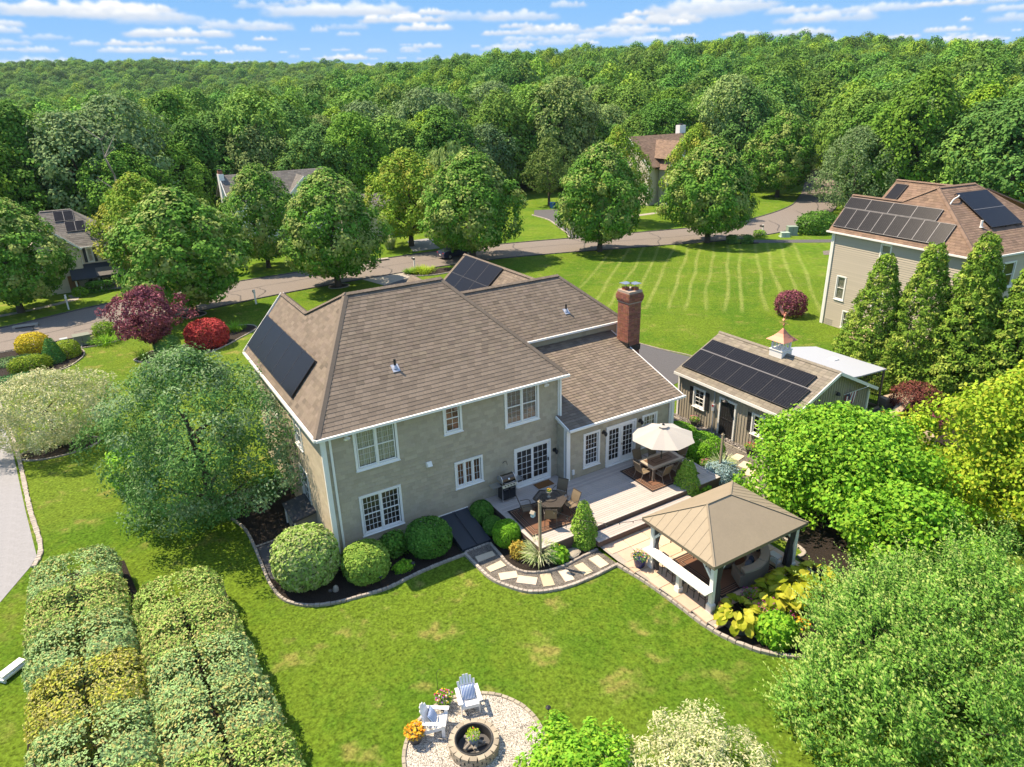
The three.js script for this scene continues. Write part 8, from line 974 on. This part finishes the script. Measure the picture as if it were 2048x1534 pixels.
{ // curved wicker sofa
  const t = thing('curved_sofa', 'curved grey wicker sectional sofa under the pavilion with its back to the flower bed', 'sofa', [13.6, PY + 0.03, 9.25]); const arc = (R, a) => [R * Math.cos(a), R * Math.sin(a)], A0 = 1.93, A1 = -0.12, n = 16;
  const shell = (name, R0, R1, y0, y1, m, a0 = A0, a1 = A1, parent = t) => one((g) => { for (let k = 0; k < n; k++) { const a = lerp(a0, a1, k / n), b = lerp(a0, a1, (k + 1) / n), p = arc(R0, a), q = arc(R1, a), r = arc(R1, b), s = arc(R0, b), Q = (P, y) => [P[0], y, P[1]]; g.poly([Q(q, y0), Q(r, y0), Q(r, y1), Q(q, y1)]); g.poly([Q(s, y0), Q(p, y0), Q(p, y1), Q(s, y1)]); g.poly([Q(p, y1), Q(q, y1), Q(r, y1), Q(s, y1)]); if (!k) g.poly([Q(p, y0), Q(q, y0), Q(q, y1), Q(p, y1)]); if (k === n - 1) g.poly([Q(r, y0), Q(s, y0), Q(s, y1), Q(r, y1)]); } }).build(name, m, parent);
  shell('base', 1.0, 1.78, 0.05, 0.34, M.wicker); shell('backrest', 1.62, 1.86, 0.1, 0.74, M.wicker); const h = (A0 - A1) / 3; for (let k = 0; k < 3; k++) { shell('seat_cushion', 0.98, 1.6, 0.34, 0.47, M.cushion, A0 - h * k - 0.01, A0 - h * (k + 1) + 0.01); shell('back_cushion', 1.5, 1.84, 0.66, 0.82, M.cushion, A0 - h * k - 0.01, A0 - h * (k + 1) + 0.01); }
  shell('armrest', 1.0, 1.84, 0.1, 0.62, M.wicker, A0 + 0.09, A0); shell('armrest', 1.0, 1.84, 0.1, 0.62, M.wicker, A1, A1 - 0.09); one((g) => { for (let y = 0.12; y < 0.74; y += 0.045) for (let k = 0; k < 28; k++) { const a = lerp(A0, A1, k / 28), b = lerp(A0, A1, (k + 0.8) / 28), p = arc(1.868, a), q = arc(1.868, b); g.bar([p[0], y, p[1]], [q[0], y, q[1]], 0.012, 0.028); } }).build('wicker_weave', M.wicker, t, null, 'stuff');
  [[1.25, 0.62, 1], [0.95, 0.6, 0], [1.4, 0.1, 1], [0.35, 1.2, 1], [0.05, 1.32, 0]].forEach(([x, z, d], i) => { const p = thing('sofa_pillow', ['dark navy pillow on the curved sofa near its middle bend', 'grey-blue pillow lying before the navy pillow on the curved sofa', 'dark navy pillow at the far bend of the curved sofa', 'navy pillow near the front end of the curved sofa', 'grey-blue pillow at the front end of the curved sofa'][i], 'pillow', [13.6 + x, PY + 0.66, 9.25 + z], -Math.atan2(z, x)); one((b) => b.add(new THREE.SphereGeometry(0.23, 12, 8), new THREE.Matrix4().makeRotationZ(0.35).multiply(new THREE.Matrix4().makeScale(0.36, 0.9, 1)))).build('cover', d ? M.navy : mat([0.12, 0.14, 0.19], 0.9), p); });
  const c = thing('wicker_table', 'round dark wicker table with a pale top inside the curved sofa', 'table', [13.55, PY + 0.03, 9.3]); one((g) => g.lathe([[0.001, 0], [0.5, 0], [0.53, 0.2], [0.5, 0.42], [0.001, 0.42]], 0, 0, 0, 22)).build('drum', M.wicker, c); one((g) => g.lathe([[0.001, 0.05], [0.34, 0.05], [0.36, 0.03], [0.34, 0]], 0, 0.41, 0, 22)).build('top', M.trimShade, c);
  const s = thing('side_table', 'small pale side table behind the bend of the curved sofa', 'table', [15.25, PY + 0.03, 10.6]); one((g) => { g.box(0, 0.48, 0, 0.34, 0.03, 0.5); for (const a of [-1, 1]) for (const b of [-1, 1]) g.box(a * 0.15, 0.24, b * 0.22, 0.03, 0.46, 0.03); g.box(0, 0.2, 0, 0.3, 0.02, 0.46); }).build('table_frame', M.trimShade, s); }
{ // corrugated raised bed
  const t = thing('raised_bed', 'grey corrugated metal raised bed behind the front pavilion post', 'raised bed', [0, -0.72, 0]); const P = [[10.93, 11.44], [11.02, 12.52], [11.3, 12.72], [13.4, 12.75], [15.2, 12.6], [15.4, 11.75], [14.6, 11.4]]; for (let i = 0; i + 1 < P.length; i++) one((g) => { for (let k = 0; k < 5; k++) g.bar([P[i][0], 0.06 + k * 0.065, P[i][1]], [P[i + 1][0], 0.06 + k * 0.065, P[i + 1][1]], 0.03, 0.035); g.bar([P[i][0], 0.19, P[i][1]], [P[i + 1][0], 0.19, P[i + 1][1]], 0.012, 0.36); }).build('side_panel', M.metalBed, t); one((g) => g.poly([...P].reverse().map((q) => [q[0], 0.26, q[1]]))).build('soil', M.mulch, t); }

// ---------- fire pit and the two chairs ----------
{ const t = thing('fire_pit', 'round stone fire pit with a black steel ring in the white gravel', 'fire pit', [0.46, -0.72, 11.42]), r = rng(991); for (let row = 0; row < 3; row++) for (let k = 0; k < 18; k++) { const a = (k + row * 0.5) / 18 * 6.283, c = 0.8 + 0.4 * r(); const m = one((g) => g.box(0, 0, 0, 0.22, 0.115, 0.235, [c, c * 0.97, c * 0.92])).build('wall_stone', M.stone, t); m.position.set(Math.cos(a) * 0.66, 0.05 + row * 0.12, Math.sin(a) * 0.66); m.rotation.set((r() - 0.5) * 0.05, -a + Math.PI / 2 + (r() - 0.5) * 0.1, 0); } one((g) => g.lathe([[0.52, -0.02], [0.52, 0.38], [0.6, 0.385], [0.6, 0.36], [0.545, 0.355], [0.545, -0.02]], 0, 0, 0, 32)).build('steel_ring', M.black, t); one((g) => g.lathe([[0.001, 0.06], [0.54, 0.05]], 0, 0, 0, 24)).build('ash_bed', M.planter, t); for (let k = 0; k < 5; k++) { const a = k * 1.3 + 0.4; one((g) => g.tube([Math.cos(a) * 0.38, 0.12 + 0.03 * k, Math.sin(a) * 0.38], [Math.cos(a + 2.6) * 0.3, 0.13 + 0.03 * k, Math.sin(a + 2.6) * 0.3], 0.055, 0.05, 8)).build('log', M.barkPale, t); } }
pottedFlowers('flower_pot', 'grey pot with lime foliage standing inside the fire pit', [0.46, -0.6, 11.38], 0.17, 0.34, M.galv, { seed: 992, f: 3, n: 260, pal: PAL.limeYellow, fh: 0.3 });
function adirondack(label, pos, turn) { // faces -z
  const t = thing('adirondack_chair', label, 'chair', pos, turn, null), W = M.whiteGloss;
  for (let k = 0; k < 6; k++) one((g) => { const x = (k - 2.5) * 0.093, top = 0.98 - 0.03 * Math.pow(k - 2.5, 2); const a = [x, 0.33, 0.22], b = [x * 1.12, top, 0.22 + (top - 0.33) * 0.42]; g.bar(a, b, 0.082, 0.02); }).build('back_slat', W, t);
  for (let k = 0; k < 6; k++) one((g) => { const z = -0.28 + k * 0.095; g.box(0, 0.385 - (z + 0.28) * 0.2, z, 0.52, 0.02, 0.085, W1, [-0.2, 0, 0].map((v, i) => i ? v : 0.2)); }).build('seat_slat', W, t);
  for (const s of [-1, 1]) { one((g) => { g.poly([[s * 0.24, 0.58, -0.36], [s * 0.4, 0.58, -0.36], [s * 0.38, 0.565, 0.36], [s * 0.28, 0.565, 0.36]].map((q) => q)); g.box(s * 0.325, 0.565, 0, 0.13, 0.024, 0.74); }).build('armrest', W, t); one((g) => g.box(s * 0.3, 0.28, -0.27, 0.03, 0.56, 0.11)).build('front_leg', W, t); one((g) => { g.bar([s * 0.27, 0.37, -0.3], [s * 0.27, 0.03, 0.52], 0.03, 0.12); g.bar([s * 0.3, 0.56, 0.3], [s * 0.3, 0.14, 0.28], 0.03, 0.09); }).build('rear_leg', W, t); }
  one((g) => { g.box(0, 0.33, -0.315, 0.56, 0.1, 0.022); g.box(0, 0.62, 0.37, 0.56, 0.07, 0.025); }).build('rail', W, t); return t; }
function stripedPillow(label, pos, turn, tilt) { const t = thing('striped_pillow', label, 'pillow', pos, turn); const n = 18; for (const c of [0, 1]) one((g) => { for (let k = c; k < n; k += 2) { const x0 = -0.23 + 0.46 * k / n, x1 = x0 + 0.46 / n; for (const s of [-1, 1]) { const Z = (x, y) => s * 0.085 * Math.pow(Math.max(0, (1 - (x / 0.235) ** 2) * (1 - (y / 0.235) ** 2)), 0.45); for (let j = 0; j < 8; j++) { const y0 = -0.23 + 0.46 * j / 8, y1 = y0 + 0.46 / 8, q = [[x0, y0, Z(x0, y0)], [x1, y0, Z(x1, y0)], [x1, y1, Z(x1, y1)], [x0, y1, Z(x0, y1)]]; g.poly(s > 0 ? q : q.reverse()); } } } }).build(c ? 'pale_stripes' : 'blue_stripes', c ? mat([0.62, 0.7, 0.8], 0.9) : mat([0.06, 0.14, 0.42], 0.9), t).rotation.x = tilt; return t; }
adirondack('white slatted garden chair facing the fire pit, right of the two', [1.06, -0.71, 9.98], Math.PI - 0.28); adirondack('white slatted garden chair at the left, turned toward the fire pit', [-0.22, -0.71, 10.18], -Math.PI / 2 - 0.62);
stripedPillow('blue and white striped pillow on the right white garden chair', [1.1, -0.14, 9.88], Math.PI - 0.28, 0.5); stripedPillow('blue and white striped pillow on the left white garden chair', [-0.32, -0.14, 10.12], -Math.PI / 2 - 0.62, 0.5);
{ const t = thing('shepherd_hook', 'thin black hook stake behind the pot between the white chairs', 'hook', [0.3, -0.75, 9.25]); one((g) => g.curve([[0, 0, 0], [0, 1.0, 0], [0, 1.3, 0], [0.1, 1.42, 0], [0.2, 1.32, 0]], 0.008, 5, 20)).build('rod', M.blackMetal, t); }
{ const t = thing('white_bench', 'white overturned plastic bench on the grass left of the hedge rows', 'bench', [-12.0, -0.86, -0.35], 0.7); one((g) => { g.box(0, 0.25, 0, 1.0, 0.07, 0.42); g.box(0, 0.34, 0, 0.9, 0.1, 0.32); }).build('seat', M.whiteGloss, t); for (const s of [-1, 1]) one((g) => g.box(s * 0.42, 0.12, 0, 0.07, 0.24, 0.4)).build('leg', M.whiteGloss, t); }

// ---------- street things ----------
function mailbox(label, x, z, h, turn, boxM) { const t = thing('mailbox', label, 'mailbox', [x, G0(x, z), z], turn); one((g) => { g.box(0, h / 2, 0, 0.14, h, 0.14); g.box(0, h + 0.04, 0, 0.2, 0.06, 0.2); }).build('post', M.white, t); one((g) => { const P = [[-0.1, 0], [0.1, 0], [0.1, 0.14], [0.06, 0.22], [-0.06, 0.22], [-0.1, 0.14]]; for (let k = 0; k < 6; k++) { const a = P[k], b = P[(k + 1) % 6]; g.poly([[a[0], a[1] + h * 0.82, 0.5], [a[0], a[1] + h * 0.82, -0.1], [b[0], b[1] + h * 0.82, -0.1], [b[0], b[1] + h * 0.82, 0.5]]); } g.poly(P.map((q) => [q[0], q[1] + h * 0.82, 0.5])); g.poly(P.map((q) => [q[0], q[1] + h * 0.82, -0.1]).reverse()); }).build('box', boxM, t); return t; }
mailbox('white mailbox post at the front kerb beyond the red barberry', 7.5, -48.6, 1.45, Math.PI, M.white); mailbox('white lamp-like mailbox post before the grey house', -9.2, -58.6, 1.5, 0, M.white); mailbox('mailbox on a white post by the bed between drive and street', 27.7, -53.6, 1.2, Math.PI, M.black); mailbox('black mailbox on a white post by the bend of the street', 76.2, -41.5, 1.3, Math.PI, M.black);
function utility(label, x, z, w, h, d, turn, m) { const t = thing('utility_box', label, 'utility box', [x, G0(x, z), z], turn); one((g) => { g.box(0, h / 2, 0, w, h, d); g.box(0, 0.03, 0, w + 0.25, 0.1, d + 0.25); }).build('cabinet', m, t); one((g) => { g.box(0, h + 0.02, 0, w + 0.06, 0.05, d + 0.06); }).build('lid', m, t); one((g) => g.box(0, h * 0.5, d / 2 + 0.01, 0.02, h * 0.8, 0.02)).build('seam', M.black, t); }
utility('grey-green utility cabinet at the front kerb beside the daylilies', -8.4, -44.6, 1.25, 0.85, 0.95, 0.1, mat([0.17, 0.19, 0.15], 0.6)); utility('small pale utility pedestal by the golden mound', -9.8, -46.0, 0.55, 0.38, 0.45, 0.1, M.galv); utility('green utility cabinet on the verge at the bend', 78.8, -38.6, 1.3, 1.2, 1.1, -0.6, mat([0.24, 0.31, 0.25], 0.6)); utility('low pale green utility box on the verge at the bend', 77.0, -38.3, 1.1, 0.6, 0.9, -0.6, mat([0.38, 0.48, 0.42], 0.6));
{ const t = thing('hydrant_marker', 'small tan marker post beside the broad dark bush at the bend', 'post', [81.0, -1.45, -38.0]); one((g) => { g.tube([0, 0, 0], [0, 1.2, 0], 0.16, 0.14, 8); g.lathe([[0.14, 0], [0.1, 0.15], [0.001, 0.2]], 0, 1.2, 0, 8); }).build('post', M.postWood, t); }
for (const [x, z, l] of [[-12.9, -54.0, 'pale storm drain slab in the far kerb at the left'], [25.9, -60.2, 'pale storm drain slab in the far kerb behind the loose maple']]) { const t = thing('storm_drain', l, 'drain', [x, -1.5, z], -0.1); one((g) => g.box(0, 0.1, 0, 2.1, 0.2, 0.8)).build('slab', M.concrete, t); one((g) => g.box(0, 0.09, 0.405, 1.6, 0.1, 0.02)).build('opening', M.black, t); }
[['blue wheeled bin on the far driveway', 67.7, -81.6, M.blue], ['grey wheeled bin beside the blue one on the far driveway', 68.7, -81.2, M.planter]].forEach(([l, x, z, m]) => { const t = thing('wheeled_bin', l, 'bin', [x, -1.48, z], 0.4); one((g) => { const a = 0.3, b = 0.38, h = 1.0; for (let k = 0; k < 4; k++) { g.at(new THREE.Matrix4().makeRotationY(k * Math.PI / 2)); g.poly([[-a, 0, a], [a, 0, a], [b, h, b], [-b, h, b]]); } g.at(null); }).build('body', m, t); one((g) => g.box(0, 1.03, 0.02, 0.8, 0.07, 0.84)).build('lid', m, t); one((g) => { for (const s of [-1, 1]) g.tube([s * 0.3 - 0.04, 0.1, -0.34], [s * 0.3 + 0.04, 0.1, -0.34], 0.12, 0.12, 10); }).build('wheel', M.black, t); });
{ // parked car, mostly behind the big maple
  const t = thing('parked_car', 'dark blue car parked at the kerb under the big dense maple', 'car', [34.6, -1.48, -56.0], 0.12); const prof = [[-2.2, 0.35], [-2.25, 0.75], [-2.1, 0.95], [-1.3, 1.02], [-0.75, 1.42], [0.75, 1.46], [1.45, 1.02], [2.1, 0.9], [2.25, 0.6], [2.2, 0.32]]; const sh = new THREE.Shape(prof.map((p) => new THREE.Vector2(p[0], p[1]))); const g = new THREE.ExtrudeGeometry(sh, { depth: 1.6, bevelEnabled: true, bevelSize: 0.08, bevelThickness: 0.08, bevelSegments: 2 }); g.translate(0, 0, -0.8); mesh('body', g, M.carPaint, t); one((b) => { for (const s of [-1, 1]) { b.poly([[-1.15, 1.05, s * 0.885], [-0.1, 1.05, s * 0.885], [-0.1, 1.36, s * 0.885], [-0.7, 1.36, s * 0.885]]); b.poly([[0.0, 1.05, s * 0.885], [1.2, 1.05, s * 0.885], [0.7, 1.38, s * 0.885], [0, 1.38, s * 0.885]]); } b.poly([[-1.36, 1.06, -0.7], [-1.36, 1.06, 0.7], [-0.84, 1.42, 0.62], [-0.84, 1.42, -0.62]]); b.poly([[1.5, 1.06, 0.7], [1.5, 1.06, -0.7], [0.86, 1.46, -0.62], [0.86, 1.46, 0.62]]); }).build('windows', M.glassDark, t); for (const x of [-1.4, 1.4]) for (const s of [-1, 1]) { const w = part('wheel', t); one((b) => b.tube([x, 0.33, s * 0.78], [x, 0.33, s * 0.92], 0.33, 0.33, 18)).build('tyre', M.black, w); one((b) => b.tube([x, 0.33, s * 0.9], [x, 0.33, s * 0.935], 0.2, 0.19, 14)).build('rim', M.steel, w); } for (const s of [-1, 1]) one((b) => b.box(-2.28, 0.82, s * 0.65, 0.06, 0.16, 0.3)).build('tail_light', M.redLamp, t); for (const s of [-1, 1]) one((b) => b.box(2.28, 0.74, s * 0.6, 0.08, 0.13, 0.35)).build('headlight', M.glass, t); one((b) => b.box(-2.32, 0.6, 0, 0.02, 0.12, 0.4)).build('number_plate', M.white, t); }
renderer.render(scene, camera);
